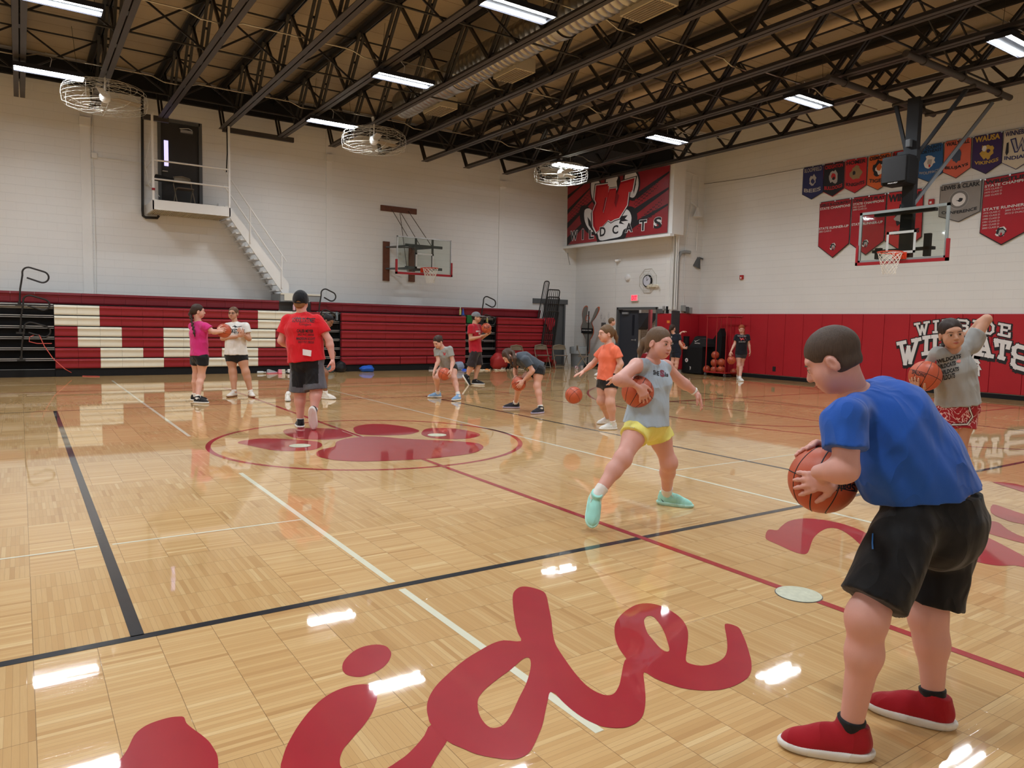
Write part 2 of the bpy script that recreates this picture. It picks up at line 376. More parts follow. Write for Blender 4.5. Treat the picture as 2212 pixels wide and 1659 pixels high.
# double doorway with the left leaf swung out into the stair hall
MDR = mat('door_slate', (0.042, 0.047, 0.062), .45)
ym = (D1+D2)/2
d = struct(MB().box((DX+.06, ym+.005, .01), (DX+.105, D2-.05, 2.0)).obj('door_3', MDR))
MB().box((DX+.055, ym+.16, 1.15), (DX+.06, ym+.27, 1.84)).obj('door_glass', mat('dark_glass', (.02, .022, .03), .1), d)
MB().tube([(DX+.06, ym+.09, 1.0), (DX+.0, ym+.09, 1.0), (DX+.0, ym+.22, 1.0)], .013).lathe([(.035, -.01), (.035, .01)], (DX+.055, ym+.09, 1.0), ax=(1, 0, 0), n=12).obj('door_handle', M_ALU, d)
MB().box((DX+.0, D2-.50, 1.86), (DX+.06, D2-.22, 1.93)).obj('door_closer', M_ALU, d)
d = struct(MB().box((DX+.21, D1+.06, .01), (DX+1.1, D1+.105, 2.0)).obj('door_4', MDR))
MB().box((DX+.3, D1+.105, 1.0), (DX+1.0, D1+.13, 1.06)).obj('door_handle', M_ALU, d)
mm = MB()
for lo, hi in (((DX-.03, D2-.05, 0), (DX+.2, D2+.03, DZ+.06)), ((DX-.03, D1-.03, 0), (DX+.2, D1+.05, DZ+.06)), ((DX-.03, D1, DZ-.02), (DX+.2, D2, DZ+.06))): mm.box(lo, hi)
struct(mm.obj('trim_9', M_GREY))
# stair hall behind the doorway
brick = NT('hall_brick'); bt = brick.n('ShaderNodeTexBrick'); bc = brick.n('ShaderNodeTexCoord').outputs['Object']; bs = brick.n('ShaderNodeSeparateXYZ'); brick.l(bc, bs.inputs[0])
bcb = brick.n('ShaderNodeCombineXYZ'); brick.l(bs.outputs[1], bcb.inputs[0]); brick.l(bs.outputs[2], bcb.inputs[1]); brick.l(bcb.outputs[0], bt.inputs[0])
bt.inputs['Scale'].default_value = 1; bt.inputs['Brick Width'].default_value = .21; bt.inputs['Row Height'].default_value = .075; bt.inputs['Mortar Size'].default_value = .006
for i, c in ((1, (.30, .24, .20)), (2, (.24, .19, .16)), (3, (.4, .38, .35))): bt.inputs[i].default_value = (*c, 1)
brick.l(bt.outputs[0], brick.b.inputs['Base Color'])
struct(MB().box((20.2, 15.8, 0), (20.3, 21.2, 3)).obj('wall_hall_far', brick.m))
struct(MB().box((DX+.2, 21.0, 0), (20.2, 21.1, 3)).box((DX+1.3, 15.7, 0), (20.2, 15.8, 3)).obj('wall_hall_sides', M_WHITE))
struct(MB().box((DX+.2, CY+.2, 2.9), (20.2, 21.0, 3)).obj('ceiling_hall', M_WHITE))
st = empty('hall_staircase', (19.6, 17.5, 0), 'dark stair flight seen through the open double doorway', 'stairs')
HQ = lambda x, y: tuple(onx(x, y, 19.4))
MB((19.6, 17.5, 0)).prism([HQ(1376, 676), HQ(1403, 676), HQ(1398, 684), HQ(1384, 706), HQ(1376, 712)], (.5, 0, 0)).obj('stringer', mat('stair_dark', (.012, .013, .02), .6), st)
pq = onx(1404.5, 700, 18.9)[1]; MB((19.6, 17.5, 0)).box((18.85, pq-.05, 0), (18.95, pq+.05, 2.85)).obj('post', mat('maroon_post', (.09, .012, .014), .5), st)
ft = tag(MB().box((20.16, 17.75, .85), (20.195, 18.2, 1.35)).obj('framed_notice', M_BLACK), 'small dark framed notice with a yellow sheet on the hall brick wall', 'notice')
MB().box((20.15, 17.8, .95), (20.16, 18.0, 1.15)).obj('sheet', mat('yellow_sheet', (.7, .5, .05), .6), ft)
lh = bpy.data.lights.new('hall_light', 'AREA'); lh.energy = 75; lh.size = .6; lo_ = bpy.data.objects.new('hall_light', lh); COL.objects.link(lo_); lo_.location = (18.6, 18.3, 2.85)
# ================================================================ floor markings (children of the floor)
ZL = 0.0009
def strip(mb, x0, y0, x1, y1, z=ZL): mb.add([(x0, y0, z), (x1, y0, z), (x1, y1, z), (x0, y1, z)], [(0, 1, 2, 3)])
def ring(mb, c, r0, r1, a0=0, a1=2*math.pi, n=96, z=ZL):
    vs = []; 
    for i in range(n+1):
        a = a0+(a1-a0)*i/n; vs += [(c[0]+r0*math.cos(a), c[1]+r0*math.sin(a), z), (c[0]+r1*math.cos(a), c[1]+r1*math.sin(a), z)]
    mb.add(vs, [(2*i, 2*i+1, 2*i+3, 2*i+2) for i in range(n)])
def line_obj(name, mt, fn):
    m = MB(); fn(m); return m.obj(name, mt, fl)
CXC, CYC = 3.458, 8.142
w = .027
line_obj('half_court_line', M_RED, lambda m: (strip(m, CXC-w, .5, CXC+w, 15.8, ZL*1.6)))
line_obj('side_line', M_RED, lambda m: (strip(m, -9.35, 15.77, 16.27, 15.82), strip(m, -9.35, .5, 16.27, .55), strip(m, 16.22, .5, 16.27, 15.8), strip(m, -9.35, .5, -9.3, 15.8)))
line_obj('centre_circle', M_RED, lambda m: ring(m, (CXC, CYC), 1.775, 1.83))
def key(m):
    B = 16.25; strip(m, B-5.8, CYC-1.83, B, CYC-1.78, ZL*1.3); strip(m, B-5.8, CYC+1.78, B, CYC+1.83, ZL*1.3); strip(m, B-5.8, CYC-1.83, B-5.75, CYC+1.83, ZL*1.3)
    ring(m, (B-5.8, CYC), 1.78, 1.83, 0, 2*math.pi, 64, ZL*1.3); ring(m, (B-1.6, CYC), 5.97, 6.02, math.pi/2, 3*math.pi/2, 80)
    strip(m, B-1.6, CYC-6.02, B, CYC-5.97); strip(m, B-1.6, CYC+5.97, B, CYC+6.02)
line_obj('three_point_line', M_RED, key)
def xkey(m):
    for B, s in ((15.8, -1),):
        for xc in (10.2, ):
            strip(m, xc-1.83, B-5.8, xc-1.8, B); strip(m, xc+1.8, B-5.8, xc+1.83, B); strip(m, xc-1.83, B-5.8, xc+1.83, B-5.77)
line_obj('cross_court_line', M_RED, xkey)
def vb(m):
    strip(m, -5.5, 3.487, 12.48, 3.54, ZL*1.4); strip(m, -5.5, 12.63, 12.48, 12.665, ZL*1.4); strip(m, .37, 3.53, .425, 12.64, ZL*1.4); strip(m, 6.485, 3.53, 6.535, 12.64, ZL*1.4)
    strip(m, 12.43, 3.5, 12.48, 12.66, ZL*1.4)
line_obj('volleyball_line', M_LBLK, vb)
def wl(m):
    for a, b in ((1.85, 3.46), (3.58, 6.9), (9.35, 18.2)): strip(m, 1.633, a, 1.673, b)
    strip(m, 1.633, -.5, 1.673, 1.40)
    strip(m, 5.24, .2, 5.28, 18.2); strip(m, -3, 5.058, .36, 5.08); strip(m, .44, 5.058, 1.63, 5.08); strip(m, 5.28, 5.058, 9.5, 5.08)
    strip(m, 1.7, 16.5, 5.2, 16.52)
line_obj('badminton_line', M_LWHT, wl)
def px_poly(org, s, pts): return [tuple(onz(org[0]+a/s, org[1]+b/s)[:2]) for a, b in pts]
def painted(name, loops, z=ZL*1.2, mt=None):
    m = MB()
    for i, L in enumerate(loops):
        v, f = tri2d(L); m.add([(p[0], p[1], z+.00025*i) for p in v], f)
    return m.obj(name, mt or M_RED, fl)
A_ = (600, 1239); B_ = (1100, 1239); S_ = 3.95
def G(org, pts): return [(org[0]+a/S_, org[1]+b/S_) for a, b in pts]
i_dot = G(A_, [(550,800),(570,740),(640,670),(730,625),(840,607),(920,620),(960,660),(967,700),(940,760),(880,815),(790,860),(700,884),(610,872),(565,845)])
i_stem = G(A_, [(25,1659),(35,1600),(70,1490),(120,1390),(175,1300),(250,1200),(330,1115),(410,1050),(500,1000),(600,965),(700,948),(780,950),(825,965),(845,1000),(847,1070),(830,1130),(800,1200),(740,1290),(670,1370),(610,1440),(560,1500),(535,1560),(530,1610),(545,1659),(640,1740),(800,1720),(940,1659),(1030,1600),(1100,1550),(1180,1470),(1250,1385),(1310,1292),(1480,1330),(1445,1430),(1360,1560),(1305,1659),(1200,1800),(900,1950),(300,1950),(40,1850)])
de = G(A_, [(1445,1430),(1310,1292),(1285,1230),(1272,1160),(1280,1090),(1310,1020),(1360,950),(1430,880),(1530,790),(1630,715),(1730,655),(1830,600),(1930,572),(2075,578),(2045,500),(2020,380),(2005,250),(2010,170),(2050,125)])+\
     G(B_, [(130,112),(210,125),(290,155),(320,200),(340,300),(360,400),(370,500),(390,590),(420,650),(480,740),(560,850),(640,940),(720,1000),(800,1035),(860,1040),(905,1015),(940,950),(955,880),(970,800),(985,745),(997,725),(950,660),(915,590),(898,500),(905,430),(940,370),(1000,315),(1080,270),(1170,255),(1270,270),(1370,315),(1450,370),(1500,430),(1525,500),(1522,600),(1510,690),(1508,745),(1540,770),(1620,787),(1700,782),(1780,755),(1835,715),(1858,660),(1860,590),(1850,520),(1838,450),(1850,430),(1900,437),(1960,465),(1990,520),(2020,590),(2045,670),(2065,750),(2065,830),(2035,890),(1970,935),(1880,975),(1760,998),(1620,998),(1480,980),(1350,940),(1240,895),(1150,845),(1155,950),(1163,1060),(1155,1160),(1130,1230),(1070,1285),(980,1318),(870,1318),(770,1300),(650,1245),(540,1170),(450,1090),(400,1035),(360,1013),(340,1030),(330,1080),(310,1170),(285,1290),(250,1380),(210,1470),(160,1540),(80,1580)])+\
     G(A_, [(1975,1590),(1850,1575),(1700,1545),(1580,1495)])
d_hole = G(A_, [(1705,1120),(1715,1060),(1770,990),(1880,900),(1990,820),(2080,740),(2130,718),(2157,745),(2155,820),(2120,940),(2060,1060),(2000,1190),(1940,1280),(1880,1315),(1810,1315),(1750,1260),(1715,1190)])
e_hole = G(B_, [(1150,410),(1165,375),(1195,362),(1235,375),(1290,440),(1330,520),(1355,600),(1367,655),(1340,668),(1290,640),(1220,560),(1175,500)])
s_blob = G((200, 1360), [(175,1181),(250,1095),(300,1020),(350,915),(400,860),(470,815),(560,780),(650,755),(720,746),(778,750),(800,800),(850,845),(920,895),(990,955),(1035,1020),(1065,1080),(1072,1181),(1050,1350),(900,1500),(500,1500),(150,1320)])
fx = lambda L, k=3: smooth_loop([tuple(onz(*p)[:2]) for p in L], k)
painted('floor_lettering', [[fx(i_dot)], [fx(i_stem)], [fx(de), fx(d_hole), fx(e_hole)], [fx(s_blob)]])
Q = lambda pts: [(1640+a/3.867, 1000+b/3.867) for a, b in pts]
right_shapes = [Q([(52,620),(60,580),(85,557),(150,562),(180,535),(240,490),(330,468),(430,465),(560,480),(680,505),(790,540),(870,575),(980,640),(1150,780),(1350,900),(1600,960),(1715,945),(1760,990),(1770,1020),(1745,1043),(1600,1060),(1350,1040),(1150,950),(980,820),(840,680),(780,625),(710,575),(640,547),(570,547),(510,575),(460,620),(435,670),(420,720),(400,755),(360,762),(280,740),(160,685),(70,645)]),
    Q([(1700,700),(1780,600),(1880,610),(2212,780),(2500,950),(2500,1050),(2212,872),(2000,860),(1850,835),(1770,800)]),
    Q([(1860,540),(1925,490),(2000,500),(2080,560),(2212,620),(2450,660),(2500,720),(2212,672),(2050,630),(1890,580)]),
    Q([(1950,350),(2050,375),(2212,430),(2500,500),(2500,590),(2212,515),(2080,485),(1940,420)]),
    Q([(1950,160),(2100,170),(2212,195),(2500,290),(2500,330),(2212,245),(2050,195)])]
painted('floor_lettering', [[fx(L)] for L in right_shapes])
P4 = lambda pts: [(430+a/5.978, 890+b/5.978) for a, b in pts]; P7 = lambda pts: [(780+a/5.978, 890+b/5.978) for a, b in pts]
painted('paw_print', [[fx(L)] for L in (
    P4([(498,398),(540,375),(640,360),(780,343),(950,343),(1150,350),(1350,365),(1500,380),(1570,400),(1590,430),(1560,460),(1470,490),(1350,500),(1180,507),(1000,500),(860,480),(700,445),(560,415)]),
    P4([(1090,240),(1180,215),(1400,208),(1600,210),(1780,225),(1920,260),(1995,297),(1900,330),(1780,350),(1620,358),(1450,355),(1320,350),(1200,325),(1110,285)]),
    P7([(-99,210),(-70,190),(0,170),(140,155),(300,158),(450,172),(600,195),(700,220),(755,247),(700,270),(620,290),(480,300),(250,303),(80,297),(-40,285),(-85,250)]),
    P7([(778,285),(800,240),(860,215),(1000,208),(1150,210),(1330,232),(1470,262),(1537,292),(1500,318),(1400,340),(1250,350),(1080,350),(930,338),(830,315)]),
    P4([(1515,545),(1530,510),(1600,480),(1700,460),(1755,440),(1765,400),(1800,375),(1900,345),(2030,330),(2150,318)])+P7([(200,317),(330,325),(480,340),(650,350),(900,362),(1200,375),(1400,392),(1520,410),(1575,440),(1570,475),(1500,515),(1380,545),(1200,570),(1000,592),(800,610),(500,625),(200,637),(0,640)])+P4([(1950,637),(1780,625),(1650,605),(1550,580)]))])
line_obj('half_court_line', M_LWHT, lambda m: (strip(m, CXC-.037, 6.85, CXC-.029, 9.0, ZL*1.9), strip(m, CXC+.029, 6.85, CXC+.037, 9.0, ZL*1.9)))
M_DISC = mat('floor_plate', (0.52, 0.53, 0.40), 0.35, var=.25, nscale=30)
for lab, p in (('round cream floor cover plate on the red centre line beside the boy in blue', onz(1725, 1284)), ('round cream floor cover plate in the left toe of the paw print', onz(648, 963)), ('round cream floor cover plate in the right toe of the paw print', onz(944, 940))):
    o = tag(MB((p[0], p[1], 0)).lathe([(.118, .0012), (.118, .004), (.100, .005), (.098, .0042), (.001, .0045)], (p[0], p[1], 0), 40).obj('floor_cover_plate', M_DISC), lab, 'floor plate', 'cover plates of the net post sockets'); o.location = (p[0], p[1], 0)
    MB((p[0], p[1], 0)).lathe([(.122, .001), (.122, .0022), (.118, .0022), (.118, .001)], (p[0], p[1], 0), 40, cap=False).obj('rim', M_GREY, o)
# ================================================================ roof trusses
XT = lambda k: .13+1.4735*k
BZ, TZ = 6.38, 7.36
def make_truss():
    r = empty('roof_truss', (0, 0, BZ)); ya, yb = -1.5, 20.55
    og = (0, 0, BZ)
    def chord(nm, z, w, h, y0, y1, par):
        m = MB(og)
        for s in (-1, 1): m.box((s*(.012+w/2)-w/2, y0, z-h/2), (s*(.012+w/2)+w/2, y1, z-h/2+.014)); m.box((s*.019-.007, y0, z-h/2), (s*.019+.007, y1, z+h/2))
        return m.obj(nm, M_CHORD, par)
    chord('bottom_chord', BZ+.02, .096, .10, ya, yb, r)
    m = MB(og)
    for s in (-1, 1): m.box((s*.06-.048, ya, TZ+.06), (s*.06+.048, WY-.15, TZ+.075)); m.box((s*.02-.008, ya, TZ-.05), (s*.02+.008, WY-.15, TZ+.07))
    m.box((-.11, ya, TZ+.075), (.11, WY-.15, TZ+.12)); m.obj('top_chord', M_BLK, r)
    y = 19.1; nd = []
    while y > -1.2: nd.append(y); y -= 1.75
    for i, y in enumerate(nd):
        m = MB(og)
        for s in (-1, 1): m.beam((s*.045, y, BZ), (s*.045, y-.87, TZ), .045, .05, (1, 0, 0))
        m.box((-.05, y-.45, BZ+.48), (.05, y-.42, BZ+.52)); m.obj('web_strut', M_BLK, r)
        MB(og).beam((0, y, BZ), (0, y+.87, TZ), .055, .05, (1, 0, 0)).obj('web_brace', M_BLK, r)
        MB(og).box((-.010, y-.11, BZ-.02), (.010, y+.11, BZ+.12)).obj('gusset', M_BLK, r)
    m = MB(og)
    for s in (-1, 1): m.beam((s*.035, 20.5, BZ+.02), (s*.035, 20.9, 7.1), .03, .05, (1, 0, 0))
    m.obj('web_strut', M_BLK, r)
    return r
t0 = make_truss()
for k in range(-1, 12):
    o = t0 if k == -1 else copy_tree(t0); o.location = (XT(k), 0, BZ)
    tag(o, 'black open-web steel roof truss, %s counted from the right-hand padded wall' % ORD[11-k], 'truss', 'parallel roof trusses under the deck')
# end bars of the trusses on the wall side
for k, (a, b, lab) in enumerate((((308, 229), (364, 240), 'short black steel angle bar under the second truss beside the left ceiling fan'), ((480, 262), (634, 283), 'long black steel angle bar joining two truss ends right of the balcony door'))):
    p = ony(*a, 20.45); q = ony(*b, 20.45); z = BZ-.07
    tag(MB().beam((p[0], 20.45, z), (q[0], 20.45, z), .07, .07).box((p[0], 20.40, z-.03), (q[0], 20.42, z+.09)).obj('end_bar', M_CHORD), lab, 'steel bar')
def bridging(Y, zz, lab, r=.016):
    o = empty('bridging_line', (0, Y, zz), lab, 'bracing', 'lines of bracing across the trusses')
    MB((0, Y, zz)).tube([(-8, Y, zz), (16.4, Y, zz)], r, 6).obj('rod', M_BLK, o); return o
for i, Y in enumerate((3.3, 7.2, 11.1, 15.0, 18.6)):
    o = bridging(Y, BZ+.08, 'black cross bracing between the trusses, %s row out from the bleacher wall' % ORD[4-i], .02)
    MB((0, Y, BZ+.08)).tube([(-8, Y, TZ-.06), (16.4, Y, TZ-.06)], .018, 6).obj('rod', M_BLK, o)
    for k in range(-1, 11):
        if k in (5, 8): continue
        for s in (0, 1):
            MB((0, Y, BZ+.08)).beam((XT(k), Y+.02*s, (BZ, TZ)[s]), (XT(k+1), Y+.02*s, (TZ, BZ)[s]), .022, .035).obj('cross_brace', M_BLK, o)
# electrical conduits crossing under the trusses
for i, (Y, z, x0, x1) in enumerate(((17.55, 6.52, -1, 16), (13.75, 6.6, -1, 16), (9.8, 6.6, 2, 16.4), (5.9, 6.6, 5, 16.4))):
    m = MB(); pts = []
    x = x0
    while x < x1: pts += [(x, Y, z), (x+.5, Y, z), (x+.75, Y, z-.09), (x+1.2, Y, z-.09), (x+1.45, Y, z)]; x += 2.947
    tag(m.tube(pts+[(x1+.3, Y, z)], .013, 6).obj('ceiling_conduit', M_GALV), 'thin grey conduit crossing the trusses at the %s row of lights from the bleacher wall' % ORD[i], 'conduit', 'conduits feeding the lights')
# ================================================================ ceiling lights
def make_light():
    r = empty('ceiling_light', (0, 0, 6.2)); og = (0, 0, 0)
    m = MB(); m.box((-.60, -.19, .02), (.60, .19, .07))
    for s in (-1, 1): m.box((-.60, s*.19-.008, -.012), (.60, s*.19+.008, .07)); m.box((s*.60-.008, -.19, -.012), (s*.60+.008, .19, .07))
    m.obj('housing', mat('fixture_grey', (.016, .016, .022), .7, spec=.2), r)
    for s in (-1, 1): MB().box((-.585, s*.120-.034, .000), (.585, s*.120+.034, .02)).obj('led_tube', M_TUBE, r)
    for s in (-1, 1):
        if 'bl' not in globals():
            globals()['bl'] = bpy.data.lights.new('tube_beam', 'AREA'); bl.shape = 'RECTANGLE'; bl.size = 1.15; bl.size_y = .066; bl.energy = BEAM_W; bl.spread = math.radians(BEAM_SPREAD); bl.color = TUBE_COL
        lo2 = bpy.data.objects.new('tube_beam', bl); COL.objects.link(lo2); lo2.parent = r; lo2.location = (0, s*.120, -.002)
    for s in (-1, 1): MB().tube([(s*.5, 0, .07), (s*.45, 0, .45), (s*.40, 0, 1.0)], .004, 4).obj('hanger_wire', M_BLK, r)
    MB().tube([(.0, 0, .07), (.05, .05, .3), (-.05, .1, .42)], .007, 5).obj('cord', M_WHITE, r)
    return r
L0 = make_light(); first = True
names = {(6.44, 17.6): 'over the side basket, farthest of its row', (6.44, 13.63): 'in the middle of the picture above the paw print', (6.44, 9.6): 'at the top edge of the picture next to the round duct',
         (13.8, 17.6): 'farthest away, in front of the wildcats banner', (13.8, 13.63): 'left of the main basket, between two others', (13.8, 9.6): 'above the pennants, beside the main basket frame', (13.8, 5.78): 'brightest, cut by the right edge of the picture',
         (.62, 17.6): 'beside the left fan', (.62, 13.63): 'at the top left corner of the picture'}
for x in (-6.7, .62, 6.44, 13.8):
    for y in (1.8, 5.78, 9.6, 13.63, 17.6):
        o = L0 if first else copy_tree(L0); first = False; o.location = (x, y, 6.2)
        lb = names.get((x, y)); 
        tag(o, 'lit twin-tube ceiling light '+(lb or 'out of sight, row %s along and %s back' % (ORD[int(round((x+6.7)/6.8))], ORD[int(round((y-1.8)/3.95))])), 'ceiling light', 'twin-tube ceiling lights')
# ================================================================ caged ceiling fans
M_WIRE = mat('wire_white', (.50, .48, .42), .5, .2); M_FANB = mat('fan_blade', (.30, .25, .18), .5)
def make_fan():
    r = empty('ceiling_fan', (0, 0, 0)); R = .80
    m = MB()
    prof = [(R*.35, .30), (R*.75, .27), (R*.97, .18), (R, .02), (R*.97, -.14), (R*.7, -.20), (R*.3, -.21)]
    for rr, z in prof: m.tube([(rr*math.cos(a), rr*math.sin(a), z) for a in np.linspace(0, 2*math.pi, 25)[:-1]], .0034, 4, closed=True)
    for rr, z in ((R*.9, .24), (R*.6, .285), (R*.5, .29), (R*.85, -.17), (R*.55, -.205), (R, -.05), (R, .1)): m.tube([(rr*math.cos(a), rr*math.sin(a), z) for a in np.linspace(0, 2*math.pi, 25)[:-1]], .0024, 4, closed=True)
    for k in range(12):
        a = 2*math.pi*k/12; m.tube([(q*math.cos(a), q*math.sin(a), z) for q, z in [(.05, .30)]+prof+[(.05, -.21)]], .0045, 4)
    m.obj('cage', M_WIRE, r)
    MB().lathe([(.02, .62), (.07, .62), (.045, .48), (.018, .46), (.018, .18), (.09, .14), (.11, .08), (.10, .0), (.05, -.05), (.001, -.06)], n=16).obj('motor', M_WHITE, r, True)
    for k in range(3):
        a = 2*math.pi*k/3+.3; c, s = math.cos(a), math.sin(a); P = lambda u, v, z: (u*c-v*s, u*s+v*c, z)
        MB().prism([P(.1, -.03, .05), P(.25, -.075, .075), P(.72, -.07, .07), P(.72, .07, .03), P(.25, .075, .025), P(.1, .03, .04)], (0, 0, .008)).obj('blade', M_FANB, r)
    return r
F0 = make_fan()
for k, (x, y, z, lb) in enumerate(((1.60, 17.75, 5.90, 'left of the balcony'), (7.50, 17.55, 5.90, 'in the middle, left of the side basket'), (13.43, 17.55, 5.86, 'farthest, in front of the wildcats banner'))):
    o = F0 if k == 0 else copy_tree(F0); o.location = (x, y, z)
    tag(o, 'caged white wire ceiling fan '+lb, 'fan', 'caged ceiling fans')
# ================================================================ spiral duct with registers
du = empty('round_duct', (8.2, 8, 6.9), 'galvanised round spiral duct running between the roof trusses', 'duct')
m = MB((8.2, 8, 6.9)); prof = []; y = 17.2
R = .33; prof.append((.001, y)); prof.append((R, y))
while y > -1.3:
    prof += [(R, y-.12), (R+.009, y-.138), (R+.009, y-.152), (R, y-.17)]; y -= .17
pf = [(r_, (17.2-h_)) for r_, h_ in prof]
m.lathe(pf, (8.15, 17.2, 6.86), 28, (0, -1, 0)); m.obj('spiral_pipe', M_GALV, du, True)
for yy in (13.6, 9.9, 6.4, 3.0): MB((8.2, 8, 6.9)).lathe([(R+.025, 0), (R+.025, .16)], (8.15, yy+.9, 6.86), 28, (0, -1, 0), cap=False).obj('band', M_ALU, du, True)
M_REG = mat('register', (.50, .44, .32), .5); M_REGD = mat('register_side', (.22, .18, .13), .6)
for y in (15.9, 12.75, 8.9, 5.3):
    bx = MB((8.2, 8, 6.9)).box((8.25, y-.42, 6.47), (8.72, y+.42, 6.74)).obj('register_box', M_REG, du)
    sl = MB((8.2, 8, 6.9))
    for j in range(7): sl.box((8.28+.06*j, y-.38, 6.455), (8.31+.06*j, y+.38, 6.47))
    sl.obj('grille', M_REGD, bx)
# tan vent pipe and small ceiling items
pt = empty('vent_pipe', (12.2, 8, 6.9), 'tan plastic vent pipe running under the deck toward the far wall', 'pipe')
MB((12.2, 8, 6.9)).tube([(12.3, 13.6, 6.95), (12.3, 2, 6.95)], .085, 14).obj('pipe', mat('tan_pvc', (.50, .40, .28), .5), pt, True)
MB((12.2, 8, 6.9)).lathe([(.10, 0), (.10, .14)], (12.3, 13.7, 6.95), 16, (0, -1, 0)).box((12.2, 13.25, 7.0), (12.4, 13.4, 7.4)).obj('hanger', mat('tan_pvc2', (.45, .36, .26), .6), pt)
for k, (x, y, z) in enumerate(((5.2, 11.9, 7.55), (9.6, 13.4, 7.55))):
    tag(MB().lathe([(.10, .06), (.12, 0), (.05, -.05), (.05, -.1), (.03, -.14)], (x, y, z), 14).obj('ceiling_junction_box', mat('tan_box', (.45, .37, .27), .6)), ('tan round junction box on the deck left of the duct', 'tan round junction box on the deck right of the duct')[k], 'junction box')
# dark folded divider curtain stowed high in front of the banner wall
cu_ = MB()
for j in range(9):
    x = 14.75+.17*j; cu_.prism([(x, 19.6+.25*math.sin(j*2), 6.75+.05*math.sin(j)), (x+.15, 19.4, 6.72), (x+.15, 17.0, 6.70), (x, 17.1, 6.76)], (0, 0, .5))
tag(cu_.obj('stowed_curtain', mat('curtain_black', (.02, .02, .022), .8)), 'dark folded divider curtain stowed high under the roof before the big banner', 'curtain')
# ================================================================ bleachers
BY = 19.67
X_of = lambda px, Y=BY: float(ony(px, 720, Y)[0])
RZ = [(1.66-.2465*(k+1)+.012, 1.66-.2465*k-.012) for k in range(6)]      # rows 0 (top) .. 5
BCOL = {0: {0, 1, 10, 11}, 1: {0, 1, 10, 11}, 2: {1, 2, 5, 6, 9, 10}, 3: {1, 2, 5, 6, 9, 10}, 4: {2, 3, 5, 6, 8, 9}, 5: {2, 3, 4, 7, 8, 9}}
def seat_module(mb, x0, x1, z0, z1, y=BY):
    # moulded plastic seat front: rounded nose on top, slight hollow below
    pr = [(y+.10, z1), (y+.02, z1), (y-.012, z1-.02), (y-.018, z1-.05), (y-.004, z1-.075), (y+.004, z1-.12), (y+.0, z0+.03), (y+.012, z0), (y+.10, z0)]
    g = .0018; vs = [(x0+g, a, b) for a, b in pr]+[(x1-g, a, b) for a, b in pr]; n = len(pr)
    mb.add(vs, [tuple(range(n)), tuple(range(2*n-1, n-1, -1))]+[(i, n+i, n+(i+1) % n, (i+1) % n) for i in range(n)])
def bank(xa, xb, ncol, lab, pattern=None, rows=6, gaps=()):
    r = empty('bleacher_bank', ((xa+xb)/2, BY, 0), lab, 'bleachers'); og = ((xa+xb)/2, BY, 0)
    MB(og).box((xa, BY+.10, 0), (xb, 19.94, 1.62)).box((xa, BY+.03, .0), (xb, BY+.12, .17)).obj('understructure', M_BLACK, r)
    w = (xb-xa)/ncol
    for k, (z0, z1) in enumerate(RZ[:rows]):
        if pattern:
            for c in range(ncol):
                m = MB(og); seat_module(m, xa+w*c, xa+w*(c+1), z0, z1); m.obj('seat_module', M_SEATW if c in pattern[k] else M_SEATR, r)
        else:
            xs = [xa]+[g for g in (gaps if k == 5 else ())]+[xb]
            for a, b in zip(xs[:-1], xs[1:]):
                m = MB(og); n = max(1, round((b-a)/.457))
                for c in range(n): seat_module(m, a+(b-a)*c/n+(.02 if k == 5 and a != xa and c == 0 else 0), a+(b-a)*(c+1)/n, z0, z1)
                m.obj('seat_row', M_SEATR, r)
        MB(og).box((xa, BY+.03, z0-.03), (xb, BY+.11, z0-.002)).obj('row_gap', M_BLACK, r)
    return r
XS = [X_of(p) for p in (118, 640, 690, 738, 1006, 1075, 1196)]
w_ = (X_of(595)-X_of(118))/11
bank(XS[0], XS[0]+w_*12, 12, 'closed bleacher bank whose red and cream seats spell a block letter W', BCOL)
# section joint and last columns up to the aisle
bank(XS[0]+w_*12, XS[2]+.02, 3, 'short closed bleacher piece behind the coach in the black cap', {k: set() for k in range(6)} | {0: {0}, 1: {0}})
bank(XS[3], XS[4], 10, 'long plain red closed bleacher bank in the middle of the wall', gaps=(X_of(864.5), X_of(922)))
bank(XS[5], XS[6]-.05, 5, 'plain red closed bleacher bank nearest to the corner door')
# maroon top row, set back
for (a, b, lab) in ((-30, 603, 'dark maroon top seat row left of the stair foot'), (672, 1006, 'dark maroon top seat row above the long red bank'), (1006, 1166, 'dark maroon top seat row next to the leaning guard rails')):
    xa, xb = X_of(a, 19.95), X_of(b, 19.95); og = ((xa+xb)/2, 19.95, 1.6)
    r = empty('bleacher_top_row', og, lab, 'bleachers'); m = MB(og); n = max(1, round((xb-xa)/.457))
    for c in range(n): seat_module(m, xa+(xb-xa)*c/n, xa+(xb-xa)*(c+1)/n, 1.68, 1.935, 19.95)
    m.obj('seat_row', M_SEATD, r); MB(og).box((xa, 20.01, 0), (xb, WY-.1, 1.88)).obj('deck', M_GREY, r)
